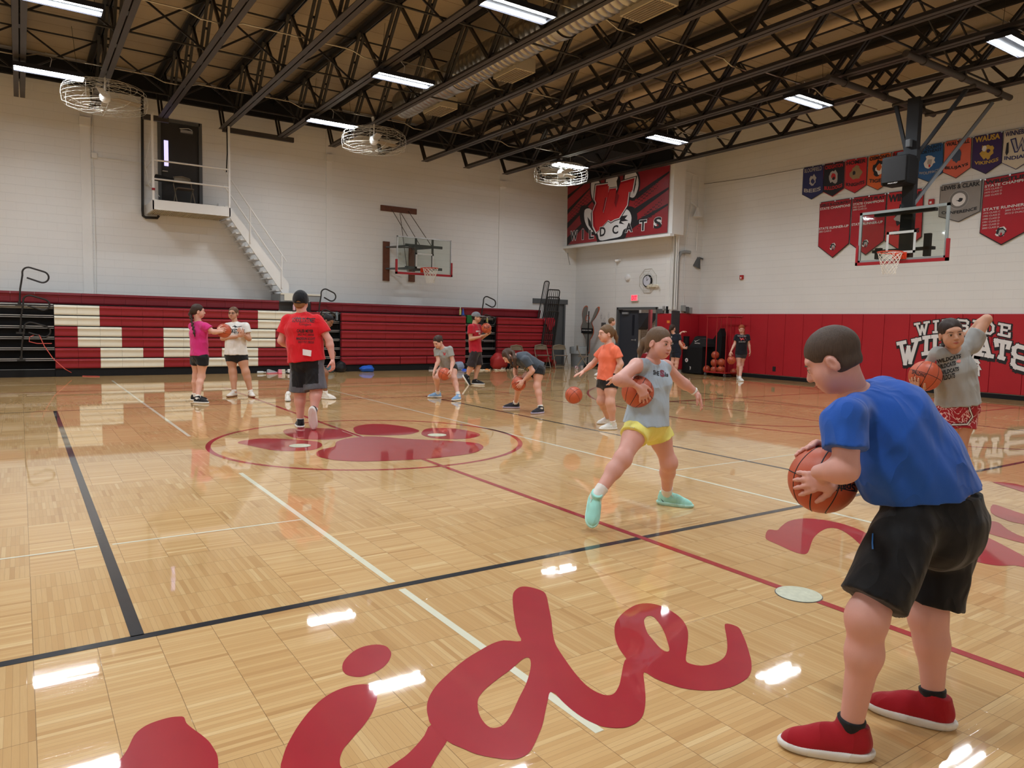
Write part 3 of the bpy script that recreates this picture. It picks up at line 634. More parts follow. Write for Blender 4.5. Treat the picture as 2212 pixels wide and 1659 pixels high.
# stepped aisles
def aisle(xa, xb, lab):
    og = ((xa+xb)/2, BY, 0); r = empty('aisle_steps', og, lab, 'bleacher aisle')
    MB(og).box((xa, BY+.30, 0), (xb, 19.98, 1.55)).box((xa, BY+.05, 0), (xb, BY+.5, .17)).obj('understructure', M_BLACK, r)
    for k in range(7):
        z = .17+.2465*k; MB(og).box((xa, BY+.10+.02*k, z-.035), (xb, BY+.30, z)).obj('step', M_BLACK, r)
        MB(og).box((xa, BY+.07+.02*k, z-.012), (xb, BY+.10+.02*k, z+.006)).box((xa, BY+.075+.02*k, z-.05), (xb, BY+.10+.02*k, z-.038)).obj('step_nosing', M_ALU, r)
    MB(og).box((xa, BY+.28, 1.55), (xb, BY+.31, 1.67)).obj('riser', M_LGREY, r)
aisle(X_of(-60), XS[0]-.005, 'black stepped aisle with silver nosings at the left edge of the picture')
aisle(XS[2]+.02, XS[3]-.005, 'black stepped aisle with silver nosings behind the red-shirted coach')
aisle(XS[4]+.005, XS[5]-.005, 'black stepped aisle with silver nosings behind the coach in the grey cap')
def p_rail(x, z, y, lab, w=.50, g='aisle handrails'):
    """bleacher handrail looped like a letter P: post leaning slightly, loop to the right"""
    r = empty('aisle_handrail', (x, y, z), lab, 'handrail', g)
    pts = [(x-.05, y, z)]
    pts += [(x-.03, y, z+.35), (x+.02, y, z+.66)]
    cx_, cz_ = x+.14, z+.72
    for a in np.linspace(math.pi*.98, math.pi*.42, 7): pts.append((cx_+.12*math.cos(a), y, cz_+.12*math.sin(a)))
    ex, ez = x+w-.11, z+.66
    for a in np.linspace(math.pi*.42, -math.pi*.62, 12): pts.append((ex+.125*math.cos(a), y, ez+.125*math.sin(a)-.02))
    pts.append((x+.10, y, z+.61))
    MB((x, y, z)).tube(pts, .019, 9).obj('rail', M_BLK, r, True)
    MB((x, y, z)).box((x-.13, y-.05, z-.02), (x+.03, y+.05, z+.02)).lathe([(.03, 0), (.03, .08)], (x-.05, y, z), 10).obj('foot', M_BLK, r)
for x, zz in ((X_of(50), ((1.60, BY-.0, 'topmost'), (.98, BY-.03, 'middle'), (.38, BY-.06, 'lowest'))),):
    for z, y, nm in zz: p_rail(x, z+.02, y-.03, 'looped black handrail in the left aisle, %s of the three' % nm)
x = X_of(693)
for z, nm in ((1.45, 'upper'), (.88, 'lower')): p_rail(x, z, BY+.03, 'looped black handrail in the aisle behind the red-shirted coach, %s one' % nm, .42)
x = X_of(1043)
for z, nm in ((1.45, 'upper'), (.88, 'lower')): p_rail(x, z, BY+.03, 'looped black handrail behind the coach in the grey cap, %s one' % nm, .46)
# guard rails leaning at the end of the bleachers
def guard(xa, xb, z1, z0, nb, y, lean, lab, sc=0):
    og = ((xa+xb)/2, y, z0); r = empty('guard_rail', og, lab, 'guard rail', 'stored guard rails')
    R = .06; P = lambda x, z: (x+lean*(z-z1), y, z)
    pts = [P(xa, z0), P(xa, z1-R), P(xa+R*.3, z1-R*.3), P(xa+R, z1), P(xb-R, z1), P(xb-R*.3, z1-R*.3), P(xb, z1-R), P(xb, z0)]
    MB(og).tube(pts, .020, 8).obj('frame', M_BLK, r)
    for i in range(1, nb): MB(og).tube([P(xa+(xb-xa)*i/nb, z0+.02), P(xa+(xb-xa)*i/nb, z1)], .010, 6).obj('bar', M_BLK, r)
z_of = lambda y_, Y=19.85, px=1190: float(ony(px, y_, Y)[2])
guard(X_of(1174, 19.85), X_of(1184, 19.85), z_of(608), 1.3, 3, 19.85, .20, 'black guard rail, tallest and narrowest of the leaning ones')
for i, (a, b, yt) in enumerate(((1182, 1207, 626), (1181, 1207, 642), (1180, 1206, 657), (1180, 1206, 673))):
    guard(X_of(a, 19.75-.05*i), X_of(b, 19.75-.05*i), z_of(yt), .75, 6, 19.75-.05*i, .14, 'black barred guard rail by the corner door, %s from the back' % ORD[i])
# ================================================================ balcony, stair
PY = 20.0
bx0, bx1 = float(ony(330, 440, PY)[0]), float(ony(498, 455, PY)[0]); pz = 4.29
bl = empty('balcony', ((bx0+bx1)/2, PY, pz), 'small white steel balcony platform in front of the high charcoal door', 'balcony'); og = ((bx0+bx1)/2, PY, pz)
MB(og).box((bx0, PY, pz-.24), (bx1, PY+.03, pz)).box((bx0-.0, PY, pz-.24), (bx0+.03, WY, pz)).box((bx1-.03, PY, pz-.24), (bx1, WY, pz)).obj('fascia', M_WHITE, bl)
MB(og).box((bx0+.03, PY+.03, pz-.04), (bx1-.03, WY, pz-.01)).obj('deck', M_LGREY, bl)
m = MB(og)
for i in range(36): m.box((bx0+.05+(bx1-bx0-.1)*i/36, PY+.03, pz-.23), (bx0+.05+(bx1-bx0-.1)*i/36+.022, WY-.02, pz-.20))
for i in range(5): m.box((bx0+.03, PY+.1+.24*i, pz-.20), (bx1-.03, PY+.14+.24*i, pz-.17))
m.obj('grating', mat('grating', (.60, .52, .38), .6), bl)
rz1, rz2 = pz+.95, pz+.50
for x in (bx0+.02, bx1-.02): MB(og).beam((x, PY+.02, pz-.02), (x, PY+.02, BZ-.05), .05, .05).obj('post', M_WHITE, bl)
for z in (rz1, rz2):
    MB(og).tube([(bx0+.02, PY+.02, z), (bx1-.02, PY+.02, z)], .021, 8).obj('handrail', M_WHITE, bl)
    MB(og).tube([(bx0+.02, PY+.02, z), (bx0+.02, WY, z-.0)], .018, 8).obj('handrail', M_WHITE, bl)
MB(og).beam((bx0+.02, PY-.01, pz+.22), (bx0+.02, PY-.01, pz+.27), .056, .07).obj('red_tape', M_SEATR, bl)
SY0, SY1 = 20.35, 21.1
sx0, sz0 = bx1-.06, pz-.05; sx1, sz1 = float(ony(612, 640, SY0)[0]), 2.12
sr = empty('wall_stair', ((sx0+sx1)/2, SY0, sz1), 'white steel stair running down the wall from the balcony to the bleachers', 'stairs'); og = ((sx0+sx1)/2, SY0, sz1)
for y in (SY0, SY1):
    MB(og).prism([(sx0, y, sz0), (sx1, y, sz1), (sx1+.15, y, sz1+.02), (sx1+.15, y, sz1+.30), (sx0+.12, y, sz0+.12), (sx0, y, sz0+.12)] if y == SY0 else [(sx0, y, sz0), (sx1, y, sz1), (sx1, y, sz1+.28), (sx0, y, sz0+.28)], (0, .04, 0)).obj('stringer', M_WHITE, sr)
ns = 13
for i in range(ns):
    t = (i+.6)/ns; x = sx0+(sx1-sx0)*t; z = sz0+(sz1-sz0)*t+.02
    MB(og).box((x-.14, SY0+.04, z), (x+.09, SY1, z+.03)).obj('tread', M_WHITE, sr)
dz = (sz1-sz0)/(sx1-sx0)
P = lambda t, h: (sx0+(sx1-sx0)*t, SY0-.02, sz0+(sz1-sz0)*t+h)
for h, te in ((1.02, 1.05), (.60, .98)): MB(og).tube([P(-.02, h), P(te, h)], .019, 8).obj('handrail', M_WHITE, sr)
for t in (.42, .97): MB(og).tube([P(t, .1), P(t, 1.02 if t < .9 else 1.02)], .019, 8).obj('baluster', M_WHITE, sr)
la = empty('stair_landing_box', (6.6, 20.2, 1.9), 'pale grey metal landing box at the foot of the wall stair', 'landing')
xa, xb = float(ony(606, 650, 20.2)[0]), float(ony(692, 650, 20.2)[0])
MB((6.6, 20.2, 1.9)).box((xa, 20.2, 1.92), (xb, 21.1, 2.13)).obj('body', M_LGREY, la)
MB((6.6, 20.2, 1.9)).box((xa+.1, 20.18, 1.95), (xa+.62, 20.2, 2.11)).box((xa, 20.18, 2.11), (xb, 20.2, 2.15)).obj('panel', M_SEATW, la)
# ================================================================ wall services, bleacher wall
def on_wall_y(x, y, Y=WY): return tuple(ony(x, y, Y))
def rod_obj(name, pts, r, m_, lab, cat, grp=None, n=7):
    c = np.mean(np.array(pts), 0); o = tag(MB(c).tube(pts, r, n).obj(name, m_, None, True), lab, cat, grp); o.location = c; return o
W = lambda x, y, off=.04: tuple(np.array(on_wall_y(x, y, WY-off)))
rod_obj('wall_conduit', [W(200, 246), W(200.5, 331), W(207, 560), W(207, 645)], .012, M_WHITE, 'white wall conduit running down beside the left pilaster', 'conduit')
rod_obj('wall_conduit', [W(203, 338), W(306, 352)], .010, M_WHITE, 'thin white conduit running level from the junction box to the balcony', 'conduit')
q = W(203, 336); tag(MB().bbox((q[0]-.06, WY-.08, q[2]-.06), (q[0]+.07, WY, q[2]+.07)).obj('junction_box', M_WHITE), 'small white junction box on the conduit left of the balcony', 'junction box')
rod_obj('black_pipe', [W(307, 195, .1), W(308, 455, .1), W(309, 466, .1), W(315, 470, .1), W(340, 471, .1), W(343, 466, .1)], .035, M_BLK, 'thick black pipe dropping along the wall to below the balcony', 'pipe')
def coil(c, n, lab):
    m = MB(c); rg = random.Random(n)
    for i in range(n):
        rx, rz, ph = .10+.05*rg.random(), .30+.1*rg.random(), rg.random()
        m.tube([(c[0]+rx*math.cos(a)+.03*ph, c[1]-.02*i*.3, c[2]+rz*math.sin(a)-.1*ph) for a in np.linspace(0, 2*math.pi, 20)[:-1]], .009, 4, closed=True)
    m.tube([(c[0], c[1], c[2]+.3), (c[0]+.02, c[1], c[2]+.8), (c[0]-.1, c[1], c[2]+1.2)], .009, 4)
    return tag(m.obj('cable_coil', M_BLACK), lab, 'cable')
q = W(297, 300, .16); coil(q, 7, 'hanging coil of black cable on the wall left of the balcony')
q = W(490, 388, .9); coil((q[0], PY+.1, 4.95), 3, 'tangle of thin cables hanging on the right post of the balcony')
rod_obj('cable', [W(490, 265, .9), W(491, 330, .9), W(489, 372, .9)], .014, M_BLACK, 'black cable running down the right post of the balcony', 'cable')
rod_obj('cable', [W(331, 243, .9), W(325, 300, .9), W(313, 352, .9), W(322, 400, .5), W(345, 425, .4)], .008, M_WHITE, 'loose pale cable draped beside the left post of the balcony', 'cable')
tag(MB().prism([(bx0+.1, PY+.03, rz2+.12), (bx0+.5, PY+.05, rz2+.06), (bx0+.48, PY+.05, rz2-.06), (bx0+.06, PY+.03, rz2-.03)], (0, .25, .03)).obj('folded_jacket', M_BLACK), 'black bundle resting on the lower rail of the balcony', 'bundle')
# ================================================================ folding chairs
M_CH = mat('chair_beige', (.24, .20, .145), .4, .2); M_CHS = mat('chair_seat_brown', (.17, .13, .10), .5)
def folding_chair():
    r = empty('folding_chair', (0, 0, 0)); w = .22
    for s in (-1, 1): MB().tube([(s*w, -.22, .012), (s*w, .12, .55)], .013, 8).obj('leg', M_CH, r); MB().tube([(s*w*.92, .24, .012), (s*w*.92, .02, .36), (s*w*.92, -.12, .44)], .012, 8).obj('leg', M_CH, r)
    pts = [(-w, .12, .55), (-w, .155, .66), (-w*.8, .17, .755), (0, .175, .79), (w*.8, .17, .755), (w, .155, .66), (w, .12, .55)]
    MB().tube(pts, .013, 8).tube([(-w, -.185, .07), (w, -.185, .07)], .009, 6).tube([(-w*.92, .21, .06), (w*.92, .21, .06)], .009, 6).obj('frame', M_CH, r)
    m = MB(); n = 8
    for i in range(n):
        a, b = -w*.97+2*w*.97*i/n, -w*.97+2*w*.97*(i+1)/n; zt = lambda x: .785-.03*(abs(x)/w)**3; cy_ = lambda x: .178-.03*(1-(x/w)**2)*-1
        m.add([(a, cy_(a), .62), (b, cy_(b), .62), (b, cy_(b), zt(b)), (a, cy_(a), zt(a))], [(0, 1, 2, 3)]); m.add([(a, cy_(a)+.006, .62), (b, cy_(b)+.006, .62), (b, cy_(b)+.006, zt(b)), (a, cy_(a)+.006, zt(a))], [(3, 2, 1, 0)])
    m.obj('backrest', M_CH, r, True); MB().bbox((-w*.9, -.20, .425), (w*.9, .17, .45), .02).obj('seat', M_CHS, r)
    return r
C0 = folding_chair()
def put_chair(i, p, rz, lab):
    o = C0 if i == 0 else copy_tree(C0); o.location = (p[0], p[1], p[2] if len(p) > 2 else 0); o.rotation_euler = (0, 0, rz); tag(o, lab, 'folding chair', 'beige folding chairs')
g = lambda x, y: onz(x, y)
put_chair(0, g(1120, 800), -.1, 'beige folding chair mostly hidden behind the girl in the slate shirt')
put_chair(1, g(1171, 796), -.25, 'beige folding chair in front of the last red bleacher bank, blue bag under it')
put_chair(2, g(1210, 796), -.35, 'beige folding chair between two others, facing out beside the corner door')
put_chair(3, g(1258, 798), .9, 'beige folding chair beside the grey trash can, turned sideways')
put_chair(4, (3.62, 20.75, pz), .1, 'folding chair standing on the balcony before the charcoal door')
# trash can with liner
p = g(1248, 792); t = empty('trash_can', (p[0], p[1], 0), 'grey trash can with a clear bag over its rim in the corner', 'trash can')
MB(p).lathe([(.001, 0), (.24, 0), (.27, .6), (.29, .66)], (p[0], p[1], 0), 24, cap=False).obj('bin', mat('bin_grey', (.17, .19, .21), .5), t, True)
MB(p).lathe([(.30, .44+.02), (.305, .60), (.30, .69), (.27, .70), (.25, .55)], (p[0], p[1], 0), 18, cap=False).obj('liner', mat('liner', (.30, .33, .35), .3), t)
# ================================================================ baskets
def net(mb, c, r0, r1, hgt, n=12, seg=9, rr=.0045):
    for s in (-1, 1):
        for k in range(n):
            pts = []
            for i in range(seg+1):
                t = i/seg; r = r0*(1-t)**1.3+r1*(1-(1-t)**1.3); a = 2*math.pi*k/n+s*2*math.pi/n*i*.5
                pts.append((c[0]+r*math.cos(a), c[1]+r*math.sin(a), c[2]-hgt*t))
            mb.tube(pts, rr, 4)
def lathe_ring(mb, c, r, t, n=32): mb.tube([(c[0]+r*math.cos(a), c[1]+r*math.sin(a), c[2]) for a in np.linspace(0, 2*math.pi, n+1)[:-1]], t, 8, closed=True)
def board(parent, C, fx_, fr_col, fw, netr):
    """fx_(u, d, z): u along the board, d towards the court"""
    w, z0, z1 = .915, 2.90, 3.97
    def bx(m, u0, u1, d0, d1, a, b): 
        P = [fx_(u, d, z) for z in (a, b) for d in (d0, d1) for u in (u0, u1)]
        m.add(P, [(0, 1, 3, 2), (4, 6, 7, 5), (0, 4, 5, 1), (2, 3, 7, 6), (0, 2, 6, 4), (1, 5, 7, 3)])
    m = MB(C); bx(m, -w, w, -.012, 0, z0, z1); m.obj('glass', M_GLASS, parent)
    m = MB(C)
    for a in ((-w, w, z1-fw, z1), (-w, w, z0, z0+fw), (-w, -w+fw, z0, z1), (w-fw, w, z0, z1)): bx(m, a[0], a[1], -.03, .006, a[2], a[3])
    m.obj('board_frame', fr_col, parent)
    m = MB(C); t = .05; q0, q1 = 3.05, 3.05+.457
    for a in ((-.305, .305, q1-t, q1), (-.305, .305, q0, q0+t), (-.305, -.305+t, q0, q1), (.305-t, .305, q0, q1)): bx(m, a[0], a[1], .0, .004, a[2], a[3])
    m.obj('target_square', mat('target_paint', (.50, .52, .51), .5), parent)
    m = MB(C); bx(m, -w-.035, w+.035, -.04, .03, z0-.05, z0+.012); bx(m, -w-.035, -w+.012, -.04, .03, z0-.05, z0+.38); bx(m, w-.012, w+.035, -.04, .03, z0-.05, z0+.38)
    m.obj('edge_padding', mat('pad_red', (.33, .012, .02), .5), parent)
    rc_ = fx_(0, .38+.0, 3.05); m = MB(C); lathe_ring(m, rc_, .232, .010); 
    m.tube([fx_(-.08, .02, 3.04), fx_(-.14, .22, 3.03)], .008, 6).tube([fx_(.08, .02, 3.04), fx_(.14, .22, 3.03)], .008, 6)
    bx(m, -.14, .14, .0, .03, 2.93, 3.07); bx(m, -.10, .10, .03, .16, 3.02, 3.05); m.add([fx_(-.1, .03, 3.03), fx_(-.1, .16, 3.03), fx_(-.1, .03, 2.93), fx_(.1, .03, 3.03), fx_(.1, .16, 3.03), fx_(.1, .03, 2.93)], [(0, 1, 2), (3, 5, 4), (1, 4, 5, 2)])
    ri = m.obj('rim', M_ORIM, parent)
    m = MB(C); net(m, (rc_[0], rc_[1], 3.04), .228, .12, .43, rr=netr); m.obj('net', M_NET, parent)
# main basket, ceiling hung
MX, MY = 15.03, 8.14
mbk = empty('main_basket', (MX, MY, 2.9), 'ceiling-hung glass basketball backboard with orange rim and red edge pads before the pennants', 'basketball hoop'); C = (MX, MY, 2.9)
board(mbk, C, lambda u, d, z: (MX-d, MY-u, z), mat('frame_grey', (.25, .28, .28), .45), .055, .0045)
M_MAST = mat('mast_black', (.020, .021, .024), .65, spec=.25)
MB(C).box((MX+.16, MY-.11, 2.98), (MX+.30, MY+.13, 6.2)).obj('mast', M_MAST, mbk)
m = MB(C); m.box((MX+.03, MY-.62, 3.86), (MX+.16, MY+.62, 3.92)).box((MX+.03, MY-.62, 3.10), (MX+.16, MY+.62, 3.16))
m.box((MX+.03, MY-.56, 2.97), (MX+.12, MY-.44, 3.42)).box((MX+.03, MY+.44, 2.97), (MX+.12, MY+.56, 3.2)); m.obj('board_bracket', M_MAST, mbk)
pa = onz(1786, 172, 6.2); pb = onz(2019, 251, 6.2); pc = onz(1953, 121, 6.2); pd = onz(2184, 215, 6.2)
yA, yB = float((pa[1]+pb[1])/2), float((pc[1]+pd[1])/2)
for y, xa, xb in ((yA, pa[0], pb[0]), (yB, pc[0], pd[0])):
    mm = MB(C).tube([(xa, y, 6.24), (xb, y, 6.24)], .06, 14)
    for x in (XT(9)+.05, XT(10), XT(11)): mm.tube([(x-.03, y, 6.24), (x+.03, y, 6.24)], .075, 14).box((x-.03, y-.05, 6.24), (x+.03, y+.05, 6.36))
    mm.obj('carrier_pipe', M_CHORD, mbk, True)
MB(C).tube([(MX+.23, yA+.05, 6.16), (MX+.23, yB-.05, 6.16)], .035, 10).obj('cross_pipe', M_CHORD, mbk)
xr = (pb[0]+pd[0])/2-.35
MB(C).tube([(xr, yA, 6.16), (xr, yB, 6.16)], .035, 10).obj('cross_pipe', M_CHORD, mbk)
for y in (yA-.02, yB+.1): MB(C).beam((MX+.23, y, 6.14), (MX+.23, MY+(.10 if y > MY else -.10), 5.05), .07, .05, (1, 0, 0)).obj('side_brace', M_MAST, mbk)
MB(C).beam((xr, MY-.9, 6.12), (MX+.22, MY-.05, 4.0), .06, .06).obj('back_brace', mat('brace_grey', (.14, .15, .16), .4), mbk)
MB(C).box((MX+.02, MY-.2, 4.9), (MX+.16, MY+.2, 5.12)).obj('speaker_bracket', M_MAST, mbk)
sp = empty('speaker', (MX, MY+.1, 4.6), 'black box loudspeaker strapped to the front of the basket mast', 'speaker')
MB((MX, MY+.1, 4.6)).bbox((MX-.28, MY-.20, 4.42), (MX+.14, MY+.36, 5.0), .06).obj('cabinet', M_BLACK, sp)
MB((MX, MY+.1, 4.6)).bbox((MX-.295, MY-.16, 4.47), (MX-.27, MY+.32, 4.96), .01).obj('grille', mat('grille_black', (.02, .02, .022), .8), sp)
text_map(m2 := MB((MX, MY+.1, 4.6)), 'PEAVEY', lambda u, v: (MX-.30, MY+.18-.2*u, 4.435+.022*v)); m2.obj('lettering', M_WTXT, sp)
tag(MB().bbox((MX+.06, MY-.03, 5.20), (MX+.155, MY+.07, 5.36), .02).obj('wall_control_box', M_GREY), 'small pale control box on the mast above the loudspeaker', 'control box')
# side basket on the bleacher wall
SX, SYB = 10.2, 19.98
sb = empty('side_basket', (SX, SYB, 2.9), 'wall-mounted glass basketball backboard with red edge pads above the bleachers', 'basketball hoop'); C = (SX, SYB, 2.9)
board(sb, C, lambda u, d, z: (SX+u, SYB-d, z), M_ALU, .03, .006)
wp = lambda x, y: ony(x, y, WY-.04)
for (xa, ya, xb, yb, nm) in ((828, 521, 841, 607, 'l'), (884, 527, 896, 609, 'r')):
    p, q = wp(xa, ya), wp(xb, yb); MB(C).box((p[0], WY-.05, q[2]), (q[0], WY, p[2])).obj('mounting_plank', M_WOOD, sb)
p, q = wp(823, 443), wp(900, 465); pz1, pz0 = float(ony(823, 443, WY)[2]), float(ony(823, 455, WY)[2])
MB(C).box((p[0], WY-.05, pz0), (q[0], WY, pz1)).obj('mounting_plank', M_WOOD, sb)
pl_l, pl_r = float(wp(834, 560)[0]), float(wp(890, 560)[0])
for z in (3.06, 3.72):
    MB(C).tube([(pl_l, WY-.05, z), (SX-.45, SYB+.05, z)], .025, 8).obj('arm', M_GREY, sb); MB(C).tube([(pl_r, WY-.05, z), (SX+.45, SYB+.05, z)], .025, 8).obj('arm', M_GREY, sb)
    MB(C).tube([(pl_l+.05, WY-.05, z), (SX+.45, SYB+.06, z)], .018, 8).obj('arm', M_GREY, sb); MB(C).tube([(pl_r, WY-.05, z), (SX-.45, SYB+.06, z)], .018, 8).obj('arm', M_GREY, sb)
    MB(C).box((SX-.62, SYB+.03, z-.04), (SX+.62, SYB+.07, z+.04)).obj('arm', M_GREY, sb)
for x in (SX-.28, SX+.28): MB(C).box((x-.03, SYB+.02, 2.98), (x+.03, SYB+.05, 3.95)).obj('upright', M_GREY, sb)
for a, b in (((846, 452), (SX-.55, SYB+.04, 3.97)), ((866, 460), (SX-.1, SYB+.06, 3.7)), ((882, 456), (SX+.3, SYB+.06, 3.7)), ((864, 460), (pl_l+.7, WY-.1, 3.0))):
    p = ony(*a, WY-.08); MB(C).tube([tuple(p), b], .010, 5).obj('chain', mat('chain', (.10, .08, .06), .5, .5), sb)
# ================================================================ padded wall and its graphics
pxs = [1498, 1506, 1554, 1587, 1620, 1657.5, 1695, 1734, 1774.5, 1817.5, 1862.5, 1908.5, 1963, 2019, 2077, 2142.5, 2214]
ys = [float(onx(p, 740, WX-.03)[1]) for p in pxs]
stp = .612; 
while len(ys) < 26: ys.append(ys[-1]-stp)
def pad_x(a, b, k):     # pad on the right wall between Y=a (far) and Y=b (near)
    o = MB(((WX-.03), (a+b)/2, .12)).bbox((WX-.055, b+.003, .12), (WX-.003, a-.003, 1.90), .014).obj('wall_pad', M_PAD); o.location = (WX-.03, (a+b)/2, .12)
    tag(o, 'red vinyl wall pad, %s from the far end of the padded wall' % ORD[k], 'wall pad', 'red pads on the right wall')
for k in range(len(ys)-1): pad_x(ys[k], ys[k+1], k)
for k, (xa, xb) in enumerate(((DX+.32, DX+.78), (DX+.78, WX-.06))):
    tag(MB().bbox((xa, CY-.055, .12), (xb-.005, CY, 1.90), .014).obj('wall_pad', M_PAD), 'red vinyl wall pad round the corner column, %s' % ('next to the grey strip', 'in the inner corner')[k], 'wall pad')
ya, yb, yc = float(onx(1421, 720, DX)[1]), float(onx(1436, 720, DX)[1]), float(onx(1451, 720, DX)[1])
for k, (a, b) in enumerate(((ya, yb), (yb, yc))): tag(MB().bbox((DX-.055, b, .12), (DX, a-.004, 1.88), .014).obj('wall_pad', M_PAD), 'red vinyl wall pad beside the doorway, %s one' % ('left', 'right')[k], 'wall pad')
cs = tag(MB().bbox((DX-.06, CY-.06, .05), (DX+.30, yc-.004, 1.97), .02).obj('column_pad', mat('charcoal_pad', (.05, .05, .055), .5)), 'charcoal padded strip on the corner column between red pads', 'column pad')
MB().box((DX-.066, CY+.02, 1.58), (DX-.06, CY+.14, 1.66)).obj('sticker', mat('orange_sticker', (.75, .25, .04), .5), cs)
# slab letters: strokes on a 0..1 cell
SL = {'W': [(.0, 1, .3, 1), (.7, 1, 1., 1), (.12, 1, .30, 0), (.30, 0, .5, .72), (.5, .72, .70, 0), (.70, 0, .88, 1)], 'I': [(.1, 1, .9, 1), (.1, 0, .9, 0), (.5, 0, .5, 1)], 'L': [(.0, 1, .6, 1), (.28, 0, .28, 1), (.0, 0, 1, 0), (1, 0, 1, .35)],
      'D': [(.0, 1, .7, 1), (.0, 0, .7, 0), (.22, 0, .22, 1), (.7, 1, 1, .75), (1, .75, 1, .25), (1, .25, .7, 0)], 'C': [(1, .72, .75, 1), (.75, 1, .25, 1), (.25, 1, .0, .75), (.0, .75, .0, .25), (.0, .25, .25, 0), (.25, 0, .75, 0), (.75, 0, 1, .28)],
      'A': [(.16, 0, .44, 1), (.44, 1, .56, 1), (.56, 1, .84, 0), (.28, .36, .72, .36), (.0, 0, .34, 0), (.66, 0, 1, 0)], 'T': [(.0, 1, 1, 1), (.0, 1, .0, .72), (1, 1, 1, .72), (.5, 1, .5, 0), (.25, 0, .75, 0)],
      'S': [(1, .74, 1, .88), (1, .88, .85, 1), (.85, 1, .15, 1), (.15, 1, .0, .86), (.0, .86, .0, .62), (.0, .62, .12, .5), (.12, .5, .88, .5), (.88, .5, 1, .38), (1, .38, 1, .14), (1, .14, .85, 0), (.85, 0, .15, 0), (.15, 0, .0, .12), (.0, .12, .0, .28)],
      'N': [(.0, 0, .36, 0), (.18, 0, .18, 1), (.0, 1, .2, 1), (.18, 1, .82, 0), (.82, 0, .82, 1), (.64, 1, 1, 1)], 'E': [(.0, 1, .95, 1), (.95, 1, .95, .75), (.25, 0, .25, 1), (.0, 0, 1, 0), (1, 0, 1, .27), (.25, .52, .7, .52)]}
def slab(mb, ch, fn, th):
    """fn(u, v) -> plane coordinates (a, b); th half thickness"""
    for x0, y0, x1, y1 in SL[ch]:
        a = np.array(fn(x0, y0)); b = np.array(fn(x1, y1)); d = (b-a)/(np.linalg.norm(b-a)+1e-9); n = np.array([-d[1], d[0]])*th; e = d*th
        mb.append([a-e-n, b+e-n, b+e+n, a-e+n])
def wall_letters(word, cells, th, parent, X=WX-.0575):
    """cells: per letter four photograph corners tl, tr, br, bl in the plane of the pads"""
    for ch, (tl, tr, br, bl) in zip(word, cells):
        P = [np.array(onx(*p, X)[1:]) for p in (tl, tr, br, bl)]
        ctr = sum(P)/4; P = [ctr+(p-ctr)*.86 for p in P]
        fn = lambda u, v: (P[3]*(1-u)+P[2]*u)*(1-v)+(P[0]*(1-u)+P[1]*u)*v
        for nm, mt, t_, dx, off in (('letter_shadow', M_BTXT, th+.022, .0000, True), ('letter', M_WTXT, th, .0100, False)):
            S = []; slab(S, ch, fn, t_)
            if off:
                S2 = []; slab(S2, ch, lambda u, v: fn(u, v)+np.array([-.012, -.055 if th > .035 else -.012]), t_); S += S2
            m = MB((WX-.06, 6.5, 1.2))
            for i_, q in enumerate(S): m.add([(X-dx-.0003*i_, p[0], p[1]) for p in q], [(0, 3, 2, 1)])
            m.obj(nm, mt, parent)
pg = empty('wall_graphic', (WX-.06, 6.5, 1.2), 'white and black WINSIDE WILDCATS lettering printed on the red wall pads', 'wall lettering')
K = lambda a, b: (1820+a/5.53, 640+b/5.53)
wall_letters('WINSIDE', [(K(855,325),K(1045,295),K(1030,455),K(885,470)), (K(1085,292),K(1150,285),K(1150,437),K(1080,440)), (K(1195,280),K(1300,272),K(1300,425),K(1195,432)), (K(1355,272),K(1512,285),K(1500,425),K(1345,420)),
    (K(1560,285),K(1640,292),K(1635,435),K(1555,430)), (K(1690,298),K(1815,318),K(1805,462),K(1680,445)), (K(1868,318),K(2015,345),K(2003,495),K(1858,462))], .026, pg)
wall_letters('WILDCATS', [(K(650,548),K(945,488),K(870,795),K(690,835)), (K(965,482),K(1050,470),K(1040,690),K(955,705)), (K(1068,468),K(1200,455),K(1195,675),K(1060,690)), (K(1230,455),K(1380,455),K(1375,680),K(1225,675)),
    (K(1410,460),K(1560,470),K(1550,695),K(1400,685)), (K(1600,478),K(1790,505),K(1800,735),K(1590,700)), (K(1825,510),K(2010,545),K(1945,765),K(1855,735)), (K(2040,560),K(2330,640),K(2290,930),K(2015,850))], .045, pg)
m = MB(); X = WX-.0585      # white tufted fur shape with black edge below the lettering (partly hidden by the girl)
fur = [K(*p) for p in ((1625,640),(1660,690),(1645,740),(1620,760),(1645,800),(1625,810),(1662,880),(1635,880),(1640,955),(1610,950),(1590,1010),(1560,960),(1500,1060),(1440,960),(1380,1050),(1330,950),(1300,820),(1330,700),(1450,640))]
for nm, mt, sc, dx in (('emblem_edge', M_BTXT, 1.06, 0), ('emblem', M_WTXT, 1, .002)):
    P = [np.array(onx(*p, X)[1:]) for p in fur]; c_ = sum(P)/len(P); P = [c_+(p-c_)*sc for p in P]; v, f = tri2d([[tuple(p) for p in P]]); MB((WX-.06, 6.5, 1.2)).add([(X-dx, a, b) for a, b in v], f).obj(nm, mt, pg)
m = MB((WX-.06, 6.5, 1.2))
for i in range(6):
    a = onx(*K(1590+6*(i % 2), 790+28*i), X); m.add([(X-.004, a[1], a[2]), (X-.004, a[1]-.05, a[2]-.03), (X-.004, a[1]-.015, a[2]-.10)], [(0, 1, 2)])
m.obj('emblem_stripes', M_BTXT, pg)
